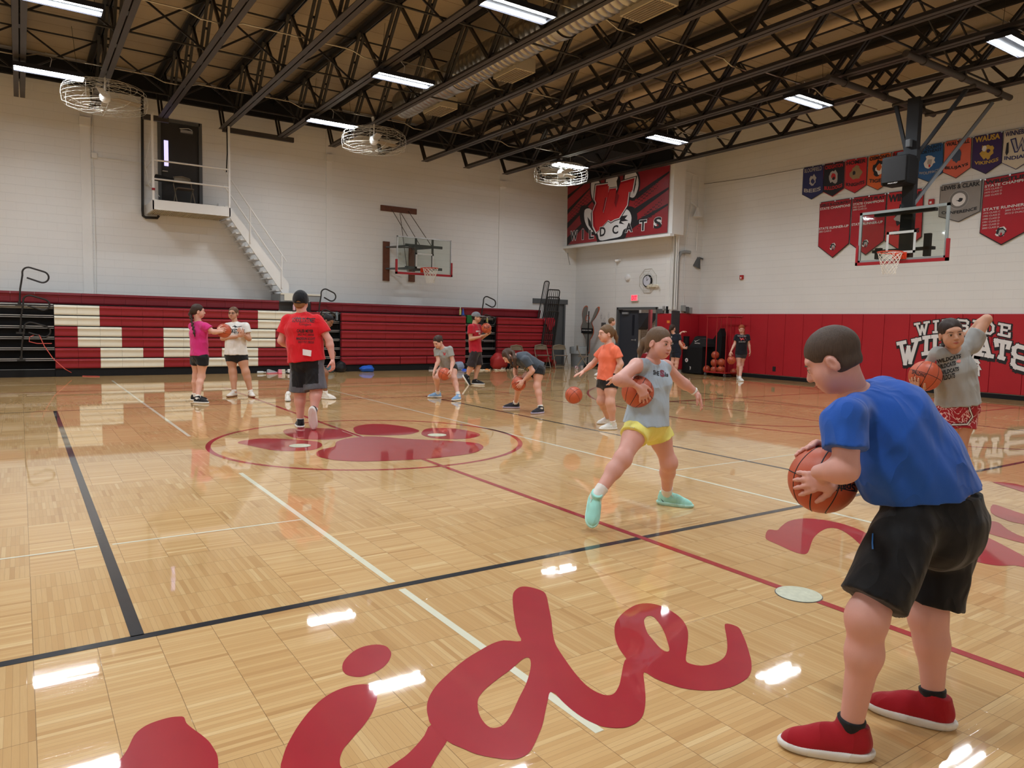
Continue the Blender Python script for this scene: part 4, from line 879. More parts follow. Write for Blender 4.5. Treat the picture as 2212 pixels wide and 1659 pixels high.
# ================================================================ pennants and banners on the right wall
def wallq(p, X=WX-.03): return np.array(onx(*p, X))
BN = lambda a, b: (1720+a/4.484, 250+b/4.484)
def banner(name, corners, tip, col, edge, lab, lines, emblem=None, cat='banner', grp=None, hole=None):
    """corners tl, tr, br, bl (photograph), tip: bottom point"""
    P = [wallq(p) for p in corners]; T = wallq(tip); c0 = sum(P)/4
    o = empty(name, c0, lab, cat, grp)
    pl = [P[0], P[1], P[2], T, P[3]]
    def cloth(nm, mt, dx, inset):
        m = MB(c0); q = [c0+(p-c0)*inset+np.array([-dx, 0, 0]) for p in pl]; m.prism(q, (.004, 0, 0)); return m.obj(nm, mt, o)
    cloth('border', edge, 0.006, 1.0); cloth('cloth', col, 0.011, .972)
    f = quadmap(*P)
    for (s, u0, u1, v0, v1, mt, bold) in lines:
        m = MB(c0); arc = 0
        if s.startswith('~'): s = s[1:]; arc = .09
        text_map(m, s, lambda u, v: f(u0+(u1-u0)*u, v0+(v1-v0)*v-arc*(1-4*(u-.5)**2)*0.5+arc*.25)+np.array([-.019, 0, 0]), bold); m.obj('lettering', mt, o)
    if emblem:
        for (pts, mt) in emblem:
            m = MB(c0); v, fc = tri2d([pts]); m.add([f(a, b)+np.array([-.0175-.0006*emblem.index((pts, mt)), 0, 0]) for a, b in v], fc); m.obj('emblem', mt, o)
    m = MB(c0)
    for u, v in ((.03, .98), (.5, .98), (.97, .98)): m.lathe([(.02, 0), (.02, .006)], f(u, v)+np.array([-.02, 0, 0]), 8, (-1, 0, 0))
    m.obj('grommet', M_ALU, o)
    return o
def blob(cx, cy, r, n, seed, sx=1.0):
    rg = random.Random(seed); return [(cx+sx*r*(.62+.5*rg.random())*math.cos(2*math.pi*i/n), cy+r*(.62+.5*rg.random())*math.sin(2*math.pi*i/n)) for i in range(n)]
cm = lambda n, r, g, b: mat('cloth_'+n, lin(r, g, b), .5, var=.12, nscale=4)
NAVY, RED_, DRED, ORA, PUR, SAL, BLU, CRM, GRY, BLKC = cm('navy', 42, 44, 92), cm('red', 190, 42, 45), cm('darkred', 168, 20, 35), cm('orange', 208, 98, 42), cm('purple', 58, 36, 88), cm('salmon', 214, 104, 82), cm('blue', 44, 92, 150), cm('cream', 205, 196, 178), cm('grey', 142, 136, 132), cm('black', 30, 28, 32)
GLD = cm('gold', 196, 160, 70); SLV = cm('silver', 170, 165, 165); BRD = cm('edge', 40, 36, 48); WHT = M_WTXT
g2 = 'school pennants in a row'
banner('pennant', (BN(70,508), BN(268,470), BN(262,742), BN(57,765)), BN(148,812), NAVY, BRD, 'navy pennant reading Bloomfield Bees, first at the left of the upper row', [('BLOOMFIELD', .08, .92, .80, .95, SLV, .01), ('~BEES', .1, .9, .06, .2, SLV, .03)], [(blob(.5, .48, .24, 15, 1, .8), SLV), (blob(.5, .45, .10, 9, 2), NAVY)], 'pennant', g2)
banner('pennant', (BN(270,470), BN(475,434), BN(466,706), BN(258,740)), BN(352,786), BLKC, RED_, 'black pennant with red edge reading Creighton Bulldogs', [('CREIGHTON', .08, .92, .79, .93, RED_, .02), ('~BULLDOGS', .08, .92, .05, .18, RED_, .03)], [(blob(.5, .48, .27, 17, 3, .9), SLV), (blob(.5, .5, .13, 9, 4), RED_), (blob(.5, .42, .07, 8, 5), BLKC)], 'pennant', g2)
banner('pennant', (BN(480,430), BN(692,396), BN(680,674), BN(470,705)), BN(566,752), RED_, BRD, 'red pennant reading Homer Knights', [('HOMER', .06, .94, .80, .94, M_BTXT, .03), ('~KNIGHTS', .08, .92, .05, .17, M_BTXT, .03)], [(blob(.52, .48, .27, 19, 6, 1.1), cm('tan', 150, 125, 90)), (blob(.42, .5, .09, 9, 7), M_BTXT)], 'pennant', g2)
banner('pennant', (BN(705,392), BN(922,352), BN(910,640), BN(684,674)), BN(790,722), ORA, BRD, 'orange pennant reading Osmond Tigers', [('OSMOND', .06, .94, .82, .95, M_BTXT, .04), ('~TIGERS', .1, .9, .06, .18, M_BTXT, .03)], [(blob(.48, .52, .30, 21, 8, 1.1), M_BTXT), (blob(.55, .5, .2, 13, 9, 1.1), WHT), (blob(.5, .55, .14, 9, 10), ORA)], 'pennant', g2)
banner('pennant', (BN(935,350), BN(1165,308), BN(1150,600), BN(915,640)), BN(1035,690), RED_, BRD, 'red pennant reading Randolph Cardinals, half hidden by the loudspeaker', [('RANDOLPH', .05, .95, .82, .95, M_BTXT, .03), ('~CARDINALS', .08, .92, .06, .16, SLV, .02)], [(blob(.5, .5, .25, 15, 11), SLV), (blob(.5, .5, .12, 9, 12), RED_)], 'pennant', g2)
banner('pennant', (BN(1178,303), BN(1430,255), BN(1420,552), BN(1165,598)), BN(1295,648), BLU, BRD, 'blue pennant reading Tri County Northeast', [('TRI COUNTY', .06, .94, .85, .945, M_BTXT, .02), ('NORTHEAST', .06, .94, .73, .83, M_BTXT, .02), ('~WOLFPACK', .1, .9, .06, .15, SLV, .02)], [(blob(.5, .46, .25, 19, 13, .9), WHT), (blob(.5, .42, .12, 9, 14), SLV), (blob(.5, .3, .07, 8, 15, .6), RED_)], 'pennant', g2)
banner('pennant', (BN(1443,250), BN(1703,206), BN(1690,505), BN(1420,552)), BN(1548,608), SAL, BRD, 'salmon pennant reading Walthill Blujays', [('WALTHILL', .06, .94, .82, .95, M_BTXT, .03), ('~BLUJAYS', .08, .92, .05, .17, M_BTXT, .03)], [(blob(.47, .48, .25, 17, 16, .9), cm('slate', 70, 84, 110))], 'pennant', g2)
banner('pennant', (BN(1715,203), BN(2005,150), BN(1990,460), BN(1698,506)), BN(1835,566), PUR, BRD, 'purple pennant reading Wausa Vikings in gold', [('WAUSA', .08, .92, .78, .96, GLD, .04), ('~VIKINGS', .1, .9, .07, .18, GLD, .03)], [(blob(.5, .45, .26, 19, 17, .9), GLD), (blob(.42, .56, .10, 9, 18), WHT), (blob(.55, .45, .07, 9, 20), PUR)], 'pennant', g2)
banner('pennant', (BN(2015,148), BN(2330,92), BN(2315,402), BN(1990,460)), BN(2128,522), CRM, NAVY, 'cream pennant reading Winnebago Indians, cut by the right edge of the picture', [('WINNEBAGO', .05, .95, .80, .96, NAVY, .03), ('~INDIANS', .08, .92, .06, .18, NAVY, .03)], [([(.22, .7), (.4, .72), (.48, .4), (.6, .72), (.7, .4), (.85, .72), (.95, .7), (.78, .25), (.62, .25), (.58, .45), (.48, .25), (.38, .25)], NAVY), ([(.27, .67), (.37, .68), (.46, .33), (.6, .66), (.7, .33), (.83, .68), (.88, .68), (.75, .29), (.64, .29), (.58, .52), (.46, .29), (.41, .29)], SLV), ([(.12, .6), (.18, .62), (.2, .3), (.15, .2), (.1, .3)], M_BTXT)], 'pennant', g2)
cat_ = lambda cx, cy, r: [(blob(cx, cy, r, 16, 21, 1.0), WHT), (blob(cx, cy, r*.86, 16, 22), M_BTXT), (blob(cx, cy-.01, r*.6, 12, 23), SLV), (blob(cx, cy-r*.4, r*.3, 8, 24, .8), DRED)]
banner('achievement_banner', (BN(230,840), BN(540,795), BN(512,1240), BN(212,1268)), BN(352,1378), DRED, M_BTXT, 'tall red banner headed Girls X-Country, leftmost of the lower row', [('GIRLS X-COUNTRY', .03, .97, .885, .955, M_BTXT, .03), ('STATE CHAMPIONS', .03, .97, .815, .87, WHT, .02), ('STATE RUNNER-UP', .02, .96, .37, .425, WHT, .02), ('2005 CLASS D', .02, .42, .31, .35, WHT, .0)], cat_(.5, -.03, .10))
banner('achievement_banner', (BN(548,793), BN(880,748), BN(850,1215), BN(518,1240)), BN(672,1352), DRED, M_BTXT, 'tall red banner headed One Act Play, seen partly through the backboard', [('ONE ACT PLAY', .04, .96, .885, .955, M_BTXT, .03), ('STATE CHAMPIONS', .04, .94, .82, .87, WHT, .02), ('1983 CLASS D', .04, .42, .765, .80, WHT, .0), ('2000 CLASS D1', .04, .45, .71, .745, WHT, .0), ('STATE RUNNER-UP', .03, .94, .38, .435, WHT, .02)], cat_(.48, -.02, .10))
banner('school_banner', (BN(888,745), BN(1240,700), BN(1215,1175), BN(855,1215)), BN(1030,1325), RED_, M_BTXT, 'bright red banner reading Winside Wildcats behind the basket mast', [('WINSIDE', .04, .96, .79, .945, M_BTXT, .05), ('WILDCATS', .06, .94, .10, .19, M_BTXT, .04)], [(blob(.5, .50, .24, 21, 31, 1.3), M_BTXT), (blob(.48, .48, .19, 17, 32, 1.3), SLV), (blob(.5, .4, .07, 9, 33), RED_)])
banner('conference_banner', (BN(1397,675), BN(1805,615), BN(1785,925), BN(1378,978)), BN(1572,1030), GRY, BRD, 'grey banner reading Lewis and Clark Conference with a white round seal', [('LEWIS & CLARK', .04, .96, .81, .95, M_BTXT, .03), ('~CONFERENCE', .08, .92, .04, .14, M_BTXT, .03)], [([(.48+.235*math.cos(a), .46+.30*math.sin(a)) for a in np.linspace(0, 6.28, 33)[:-1]], SLV), ([(.48+.225*math.cos(a), .46+.285*math.sin(a)) for a in np.linspace(0, 6.28, 33)[:-1]], cm('grey2', 120, 116, 114)), ([(.48+.165*math.cos(a), .46+.21*math.sin(a)) for a in np.linspace(0, 6.28, 33)[:-1]], WHT), (blob(.5, .45, .07, 13, 34, 1.2), M_BTXT), (blob(.45, .47, .035, 9, 35, 1.2), WHT)])
banner('achievement_banner', (BN(1822,612), BN(2345,515), BN(2300,1085), BN(1775,1140)), BN(1985,1255), DRED, M_BTXT, 'wide red Wrestling state champions banner at the right edge of the picture', [('WRESTLING', .03, .97, .885, .955, M_BTXT, .04), ('STATE CHAMPIONS', .03, .97, .825, .875, WHT, .02), ('1975 CLASS C', .04, .37, .775, .805, WHT, .0), ('1979 CLASS D', .04, .37, .72, .75, WHT, .0), ('2005 CLASS D', .04, .37, .665, .695, WHT, .0),
    ('STATE RUNNER-UP', .04, .97, .40, .45, WHT, .02), ('1976 CLASS C', .05, .37, .345, .375, WHT, .0), ('1982 CLASS D', .05, .37, .29, .32, WHT, .0), ('1990 CLASS D', .05, .37, .235, .265, WHT, .0), ('1991 CLASS D', .05, .37, .18, .21, WHT, .0), ('2001 CLASS D', .05, .37, .125, .155, WHT, .0), ('2003 CLASS D', .05, .37, .07, .10, WHT, .0), ('2004 CLASS D', .46, .80, .345, .375, WHT, .0), ('2015 D DUALS', .46, .82, .29, .32, WHT, .0)], cat_(.42, -.01, .11))
ln_ = [wallq((1480, 403)), wallq((1620, 384)), wallq((1735, 363)), wallq((1942, 327)), wallq((2107, 296)), wallq((2212, 276))]; ln_.append(ln_[-1]+np.array([0, -3, .02]))
rod_obj('banner_wire', ln_, .006, M_BLK, 'thin wire along the right wall that carries the school pennants', 'wire')
# fire alarms, lamp, speaker horns on the right wall
for (x, y, lab) in ((1602, 599, 'small red fire alarm box on the white wall left of the main basket'), (2012, 436, 'small red fire alarm box high on the wall under the Walthill pennant')):
    p = wallq((x, y)); a = tag(MB(p).bbox((WX-.06, p[1]-.06, p[2]-.065), (WX, p[1]+.06, p[2]+.065), .01).obj('fire_alarm', mat('alarm_red', (.42, .02, .02), .4)), lab, 'fire alarm'); a.location = p
    MB().box((-.062+.03, -.02, -.045), (-.03, .03, .01)).obj('strobe', M_WTXT, a)
p = wallq((1515, 568)); o = empty('wall_floodlight', p, 'grey flared wall lamp on the white wall right of the pipe bundle', 'wall lamp')
MB(p).lathe([(.06, 0), (.07, .05), (.19, .30), (.185, .31), (.06, .08)], p+np.array([-.12, 0, .16]), 16, (-.25, .35, -1), cap=True).obj('shade', M_GREY, o); MB(p).tube([p+np.array([-.12, -.0, .16]), p+np.array([0, -.06, .12])], .025, 8).obj('bracket', M_GREY, o)
p = wallq((1487, 463)); p[0] = WX-.02; o = empty('horn_speaker', (DX+.6, CY, p[2]), 'cream horn speaker high on the corner column', 'speaker')
c = np.array([DX+.75, CY-.2, 5.0]); MB(c).lathe([(.05, 0), (.07, .1), (.15, .28), (.05, .27)], c+np.array([0, 0, .2]), 16, (0, 0, -1)).tube([c+np.array([0, 0, .2]), c+np.array([-.1, .2, .4])], .02, 6).obj('horn', M_WHITE, o)
o.location = c
# ================================================================ big wildcats banner on the soffit
bx = 16.46; q = lambda a, b: (1200+a/5.027, 330+b/5.027)
TL, TR, BR, BL_ = [np.array(onx(*p, bx)) for p in (q(133,355), q(1240,135), q(1208,866), q(125,1000))]
TL[1] = min(TL[1], WY-.02); BL_[1] = min(BL_[1], WY-.02); BL_[2] = max(BL_[2], 4.29); BR[2] = max(BR[2], 4.29)
wb = empty('wildcats_banner', (TL+TR+BR+BL_)/4, 'large red and black banner with a big red W over a white paw, reading WILDCATS', 'banner'); c0 = (TL+TR+BR+BL_)/4
M_BANR = NT('banner_red'); n_ = M_BANR.noise(1.2, M_BANR.obj((1, .5, 1)), 3); M_BANR.set(Base_Color=M_BANR.mix(n_, (.10, .006, .010), (.42, .02, .03)), Roughness=.4); M_BANR = M_BANR.m
MB(c0).prism([TL, TR, BR, BL_], (.02, 0, 0)).obj('cloth', M_BANR, wb)
fb0 = quadmap(TL, TR, BR, BL_)
uvq = lambda a, b: ((a-130)/1090.0, (1000-(a-125)*.123-b)/(640+ (a-130)*.085))      # zoomed pixel -> banner (u, v)
def bshape(name, mt, pts, dx, sm=True, zoomed=True):
    P = [uvq(*p) for p in pts] if zoomed else pts
    if sm: P = smooth_loop(P, 3)
    v, f = tri2d([P]); return MB(c0).add([fb0(a, b)+np.array([-dx, 0, 0]) for a, b in v], f).obj(name, mt, wb)
for i, (u0, v0, u1, v1, t_) in enumerate(((.0, .05, .33, .50, .07), (.0, .32, .30, .70, .05), (.0, .55, .25, .88, .04), (.62, .12, 1, .42, .05), (.66, .34, 1, .66, .06), (.72, .62, 1, .90, .05), (.0, .8, .2, .99, .03))):
    bshape('diagonal_stripe', M_BTXT, [(u0, v0-t_), ((u0+u1)/2, (v0+v1)/2-t_*.6), (u1, v1-t_*.3), (u1, v1+t_*.3), ((u0+u1)/2, (v0+v1)/2+t_*.7), (u0, v0+t_)], .002+.0001*i, False, False)
m = MB(c0)
for ux, vx in ((.04, .42), (.70, .45), (.74, .12)):
    for i in range(9):
        for j in range(6):
            a, b, r = ux+.024*i+.012*(j % 2), vx+.028*j+.03*i, .0085-.0006*abs(i-4)
            if a < .97: m.add([fb0(a+r*.62*math.cos(t), b+r*1.3*math.sin(t))+np.array([-.0030, 0, 0]) for t in np.linspace(0, 6.28, 9)[:-1]], [tuple(range(8))])
m.obj('dot_pattern', M_BTXT, wb)
# paw: black outline shapes then white pads
paws = {'toe': [(420,300),(470,280),(510,310),(530,400),(500,500),(460,530),(420,440)], 'toe2': [(590,260),(650,235),(710,250),(725,330),(690,420),(620,440),(590,380)], 'toe3': [(790,230),(830,195),(880,190),(920,250),(930,350),(905,450),(870,480),(820,440),(790,330)],
        'pad': [(345,620),(400,600),(450,640),(500,700),(600,720),(700,690),(780,610),(840,620),(870,700),(850,790),(790,830),(760,900),(640,930),(530,945),(500,870),(430,850),(380,800),(345,720)]}
for k, P in paws.items():
    c_ = np.mean(P, 0); bshape('paw_outline', M_BTXT, [tuple(c_+(np.array(p)-c_)*1.22) for p in P], .0036); 
for k, P in paws.items(): bshape('paw_pad', M_WTXT, P, .0046)
for P in ([(700,300),(720,250),(735,330),(715,400)], [(880,260),(905,330),(885,440),(870,330)], [(760,680),(830,670),(800,710),(840,730),(760,740),(800,770),(740,760)], [(380,690),(420,740),(440,840),(395,780)]): bshape('fur_mark', M_BTXT, P, .0052, False)
Wp = [(475,350),(610,330),(600,460),(565,470),(540,620),(560,670),(600,480),(625,385),(700,375),(680,520),(700,590),(735,440),(715,420),(745,310),(890,265),(870,400),(835,400),(820,560),(740,700),(690,715),(650,740),(620,720),(490,860),(450,790),(440,640),(480,540),(460,500)]
for nm, mt, sc, dx, sh in (('letter_edge', M_BTXT, 1.10, .0060, 0), ('letter_edge', M_WTXT, 1.05, .0068, 0), ('letter_shade', DRED, 1.0, .0076, 0), ('letter', RED_, .93, .0084, 8)):
    c_ = np.mean(Wp, 0); bshape(nm, mt, [tuple(c_+(np.array(p)-c_)*np.array([sc*1.0, sc])+sh) for p in Wp], dx, False)
for ch, (a, b, c2, d2) in zip('WILDCATS', ((175,840,265,955), (320,825,338,940), (405,825,460,930), (530,795,595,905), (670,775,735,880), (808,750,885,860), (955,718,1025,845), (1095,690,1170,825))):
    for mt, bo, dx, g_ in ((M_WTXT, .10, .0092, 7), (M_BTXT, .03, .0100, 0)):
        u0, v0 = uvq(a-g_*.5, d2+g_*.7); u1, v1 = uvq(c2+g_*.5, b-g_*.7); mm = MB(c0)
        text_map(mm, ch, lambda u, v: fb0(u0+(u1-u0)*u, v0+(v1-v0)*v)+np.array([-dx, 0, 0]), bo); mm.obj('lettering', mt, wb)
# ================================================================ door wall items
dq = lambda x, y, off=0: np.array(onx(x, y, DX-off))
p = dq(1373, 643.5); e = empty('exit_sign', p, 'lit red EXIT sign above the open double doorway', 'exit sign')
MB(p).bbox((DX-.06, p[1]-.17, p[2]-.11), (DX, p[1]+.17, p[2]+.11), .01).obj('box', mat('exit_box', (.75, .70, .68), .5), e)
MB(p).box((DX-.064, p[1]-.145, p[2]-.09), (DX-.06, p[1]+.145, p[2]+.09)).obj('lit_panel', emis('exit_glow', (1, .12, .16), 1.1), e)
text_map(mm := MB(p), 'EXIT', lambda u, v: (DX-.066, p[1]+.12-.24*u, p[2]-.07+.14*v), .03); mm.obj('lettering', emis('exit_red', (.85, .0, .03), .8), e)
p = dq(1400, 607); ck = empty('wall_clock', p, 'round wall clock behind an eight-sided wire guard above the doorway', 'clock')
MB(p).lathe([(.20, 0), (.20, .05), (.175, .055)], p, 28, (-1, 0, 0)).obj('case', M_BLACK, ck); MB(p).lathe([(.165, .05), (.165, .056)], p, 28, (-1, 0, 0)).obj('face', mat('clock_face', (.62, .63, .72), .4), ck)
MB(p).beam(p+np.array([-.06, 0, 0]), p+np.array([-.06, -.06, .07]), .006, .014, (1, 0, 0)).beam(p+np.array([-.06, 0, 0]), p+np.array([-.06, .02, .13]), .006, .008, (1, 0, 0)).obj('hand', M_BLACK, ck)
mm = MB(p)
for rr, dx in ((.42, .01), (.33, .09), (.22, .13)): mm.tube([(p[0]-dx, p[1]+rr*math.cos(a), p[2]+rr*math.sin(a)) for a in np.linspace(0, 2*math.pi, 9)[:-1]+.39], .006, 4, closed=True)
for k in range(8): a = 2*math.pi*k/8+.39; mm.tube([(p[0]-.01, p[1]+.42*math.cos(a), p[2]+.42*math.sin(a)), (p[0]-.09, p[1]+.33*math.cos(a), p[2]+.33*math.sin(a)), (p[0]-.13, p[1]+.22*math.cos(a), p[2]+.22*math.sin(a))], .005, 4)
mm.obj('wire_guard', M_WIRE, ck)
p = dq(1418, 617); e = empty('emergency_light', p, 'cream twin-head emergency light beside the guarded clock', 'emergency light')
MB(p).bbox((DX-.08, p[1]-.1, p[2]-.05), (DX, p[1]+.24, p[2]+.05), .02).obj('body', M_SEATW, e)
for s in (-.12, .26): MB(p).lathe([(.03, 0), (.055, .08), (.05, .09)], p+np.array([-.04, s, .0]), 12, (-1, .3*s, -.3)).obj('lamp_head', M_SEATW, e)
p = dq(1357, 600); tag(MB().lathe([(.11, 0), (.11, .03), (.09, .07), (.03, .09), (.001, .09)], p, 20, (-1, 0, 0)).obj('bell', mat('white_plastic', (.75, .75, .76), .4), None, True), 'white domed alarm bell on the block wall left of the clock', 'bell')
p = dq(1338, 563); e = empty('security_camera', p, 'small white security camera under the banner ledge', 'camera'); MB(p).lathe([(.045, 0), (.05, .12), (.03, .13)], p+np.array([-.05, -.02, .0]), 14, (-.7, .9, -.2)).obj('housing', M_WHITE, e); MB(p).box((DX-.06, p[1]-.06, p[2]-.02), (DX, p[1], p[2]+.06)).obj('mount', M_WHITE, e)
MB(p).lathe([(.03, .125), (.028, .135), (.001, .135)], p+np.array([-.05, -.02, .0]), 12, (-.7, .9, -.2)).obj('lens', M_BLACK, e)
rod_obj('wall_conduit', [dq(1330, 580, .02), dq(1328, 690, .02)], .008, M_WHITE, 'thin white conduit dropping from under the camera to the doorway', 'conduit')
rod_obj('wall_cable', [W(1226, 538, .02), W(1227, 553, .02), W(1231, 572, .02)], .006, M_BLACK, 'short thin cable hanging below the left end of the banner ledge', 'cable')
q_ = W(1226, 541, .03); tag(MB().bbox((q_[0]-.06, WY-.06, q_[2]-.08), (q_[0]+.07, WY, q_[2]+.06)).obj('small_wall_box', M_WHITE), 'small white box on the wall under the left end of the banner', 'wall box')
# paper notices left of the doorway
for k, (x, y) in enumerate(((1299, 679), (1315, 677), (1306, 686))):
    p = dq(x, y+4); m = MB(p).box((DX-.004, p[1]-.055, p[2]-.12), (DX, p[1]+.055, p[2]+.12)); n_o = tag(m.obj('paper_notice', mat('paper', (.68, .68, .68), .6)), 'white paper notice on the wall behind the training figure, %s one' % ('left', 'right', 'lower')[k], 'notice'); n_o.location = p
    MB().tube([(-.006, .03*math.cos(a), -.02+.07*math.sin(a)) for a in np.linspace(0, 6.2, 12)], .003, 4).obj('drawing', M_GREY, n_o)
p = dq(1305, 700); tag(MB().bbox((DX-.05, p[1]-.1, p[2]-.1), (DX, p[1]+.1, p[2]+.05)).obj('thermostat_box', M_GREY), 'small grey box on the wall left of the doorway frame', 'wall box')
# pipes on the corner column
for k, (x, r, mt, z0, z1, lb) in enumerate(((1447, .016, M_WHITE, 2.0, 6.3, 'first'), (1450, .016, M_WHITE, 2.0, 6.3, 'second'), (1453, .022, M_WHITE, 2.0, 6.3, 'third'), (1456, .014, M_GALV, 2.0, 6.3, 'fourth'), (1459, .024, M_WHITE, 2.0, 5.9, 'fifth'), (1463, .016, M_WHITE, 2.0, 5.6, 'sixth'))):
    y = float(onx(x, 600, DX-.03)[1]); rod_obj('column_conduit', [(DX-.03, y, z0), (DX-.03, y, z1)], r, mt, 'straight conduit on the corner column, %s from the left' % lb, 'conduit', 'conduits on the corner column')
yy = CY-.04
rod_obj('grey_pipe', [(DX+.10, yy-.03, 2.0), (DX+.10, yy-.03, 3.5), (DX+.13, yy-.03, 3.66), (DX+.22, yy-.03, 3.78), (DX+.36, yy-.03, 3.82), (DX+.62, yy-.03, 3.82)], .055, M_LGREY, 'thick grey pipe with a curved elbow at the corner column', 'pipe', None, 14)
rod_obj('wall_conduit', [(DX+.45, yy, 1.95), (DX+.45, yy, 4.0), (DX+.62, yy, 5.4), (DX+.62, yy, 6.2)], .012, M_WHITE, 'white conduit climbing the inner face of the corner column', 'conduit')
rod_obj('wall_conduit', [(DX-.03, CY+.1, 6.3), (DX+.3, yy, 6.3), (DX+.9, yy, 6.22), (DX+.95, yy, 6.0), (DX+.95, yy, 3.9)], .014, M_WHITE, 'bent white conduit framing the top of the corner column', 'conduit')
for k, (x, y, w, h, nm, mt, lab) in enumerate(((1428, 674, .22, .14, 'scorer_plate', M_GREY, 'dark engraved plate on top of the pads beside the doorway'), (1434, 666, .06, .14, 'small_switch', M_LGREY, 'small grey switch box above the pads beside the doorway'), (1441.5, 672, .07, .22, 'black_canister', M_BLACK, 'black canister standing on top of the pads by the column'))):
    p = np.array(onx(x, y, DX-.04)); z = max(p[2], 1.885+h/2); tag(MB().bbox((DX-.08, p[1]-w/2, z-h/2), (DX-.005, p[1]+w/2, z+h/2), .01).obj(nm, mt), lab, 'fixture')
for k, (dx, z, mt) in enumerate(((.38, 2.06, M_LGREY), (.52, 2.02, M_GREY), (.68, 2.0, M_LGREY))): tag(MB().bbox((DX+dx, yy-.08, z-.10), (DX+dx+.11, yy+.04, z+.09), .01).obj('outlet_box', mt), '%s outlet box on top of the column pads' % ('tall grey', 'dark middle', 'small grey')[k], 'outlet box')
p = np.array(onx(1672, 797, WX-.06)); tag(MB().box((WX-.064, p[1]-.05, p[2]-.07), (WX-.055, p[1]+.05, p[2]+.07)).obj('floor_outlet', M_BTXT), 'dark outlet cut into the red wall pads left of the boy', 'outlet')
# training figure: flat two-armed defender dummy on a pole
p = onz(1272, 790); tx, ty = 16.55, float(onx(1272, 740, 16.55)[1]); df = empty('defender_dummy', (tx, ty, 0), 'grey flat training dummy with orange edge and two raised arms on a pole', 'training dummy')
dd = lambda x, y: tuple(np.array(onx(x, y, tx)))
q5 = lambda a, b: (1200+a/5.027, 560+b/5.027)
body = [(350,1000),(335,900),(330,860),(300,800),(283,740),(300,680),(295,600),(310,540),(335,515),(352,530),(345,600),(335,680),(355,690),(385,680),(430,570),(450,530),(470,530),(465,570),(430,640),(395,690),(410,740),(412,800),(390,850),(375,880),(370,1000)]
a0 = dd(*q5(355, 640)); MB((tx, ty, 0)).tube([(tx-.03, a0[1]+.10*math.cos(t), a0[2]+.10*math.sin(t)) for t in np.linspace(0, 6.28, 21)[:-1]], .012, 5, closed=True).obj('head_ring', mat('dummy_orange', (.55, .13, .06), .6), df)
for nm, mt, sc, dx in (('edge', mat('dummy_orange', (.55, .13, .06), .6), 1.05, 0), ('panel', mat('dummy_grey', (.19, .18, .165), .7), 1.0, .012)):
    c_ = np.array([355, 740]); P3 = [np.array(dd(*q5(*(c_+(np.array(a)-c_)*np.array([sc+.04*(sc > 1), sc]))))) for a in smooth_loop(body, 3)]
    v, f = tri2d([[(b[1], b[2]) for b in P3]]); MB((tx, ty, 0)).add([(tx-dx, a, b) for a, b in v]+[(tx-dx-.012, a, b) for a, b in v], f+[tuple(i+len(v) for i in g_) for g_ in f]).obj(nm, mt, df)
MB((tx, ty, 0)).tube([(tx-.04, ty, .03), (tx-.04, ty, 1.95)], .018, 8).obj('pole', M_BLACK, df); MB((tx, ty, 0)).lathe([(.25, 0), (.25, .03), (.05, .05)], (tx, ty, 0), 20).obj('base', M_BLACK, df)
a = dd(*q5(290, 770)); b = dd(*q5(412, 785)); MB((tx, ty, 0)).box((tx-.045, b[1], b[2]-.07), (tx-.03, a[1], a[2]+.07)).obj('band', M_BLACK, df)
mm = MB((tx, ty, 0))
for k in range(8): yy2 = a[1]-.05-(a[1]-b[1]-.08)*k/8; mm.box((tx-.048, yy2-.03, a[2]-.02), (tx-.045, yy2, a[2]+.02))
mm.obj('band_print', M_WTXT, df)
# ================================================================ ball rack, cases
def sc_pt(x, y): return onz(x, y)
rx0, ry0 = 17.45, float(onz(1500, 810)[1]); 
rk_a, rk_b = onz(1523, 805), onz(1572, 808)
ky0, ky1, kx0, kx1 = float(rk_b[1])-.05, float(rk_a[1])+.0, 17.32, 17.95
ky1 = float(onx(1524, 800, kx0)[1]); ky0 = float(onx(1566, 800, kx0)[1])
rk = empty('ball_rack', ((kx0+kx1)/2, (ky0+ky1)/2, 0), 'tall red tubular ball rack on casters against the red pads', 'ball rack'); og = ((kx0+kx1)/2, (ky0+ky1)/2, 0)
M_RK = mat('rack_red', (.33, .02, .02), .4)
mm = MB(og); ym = (ky0+ky1)/2
for x in (kx0, kx1):
    for y in (ky0, ym, ky1): mm.tube([(x, y, .12), (x, y, 1.80)], .016, 6)
    for z in (.12, 1.80): mm.tube([(x, ky0-.05, z), (x, ky1+.05, z)], .02, 6)
for y in (ky0, ky1, ym):
    for z in (.12, 1.80): mm.tube([(kx0, y, z), (kx1, y, z)], .018, 6)
mm.obj('frame', M_RK, rk)
MB(og).box((kx0, ky0, .10), (kx1, ky1, .12)).obj('tray', M_RK, rk)
for x in (kx0, kx1):
    for y in (ky0, ky1): MB(og).lathe([(.05, -.015), (.05, .015)], (x, y, .05), 14, (0, 1, 0)).tube([(x, y, .05), (x, y, .12)], .01, 6).obj('caster', M_GREY, rk)
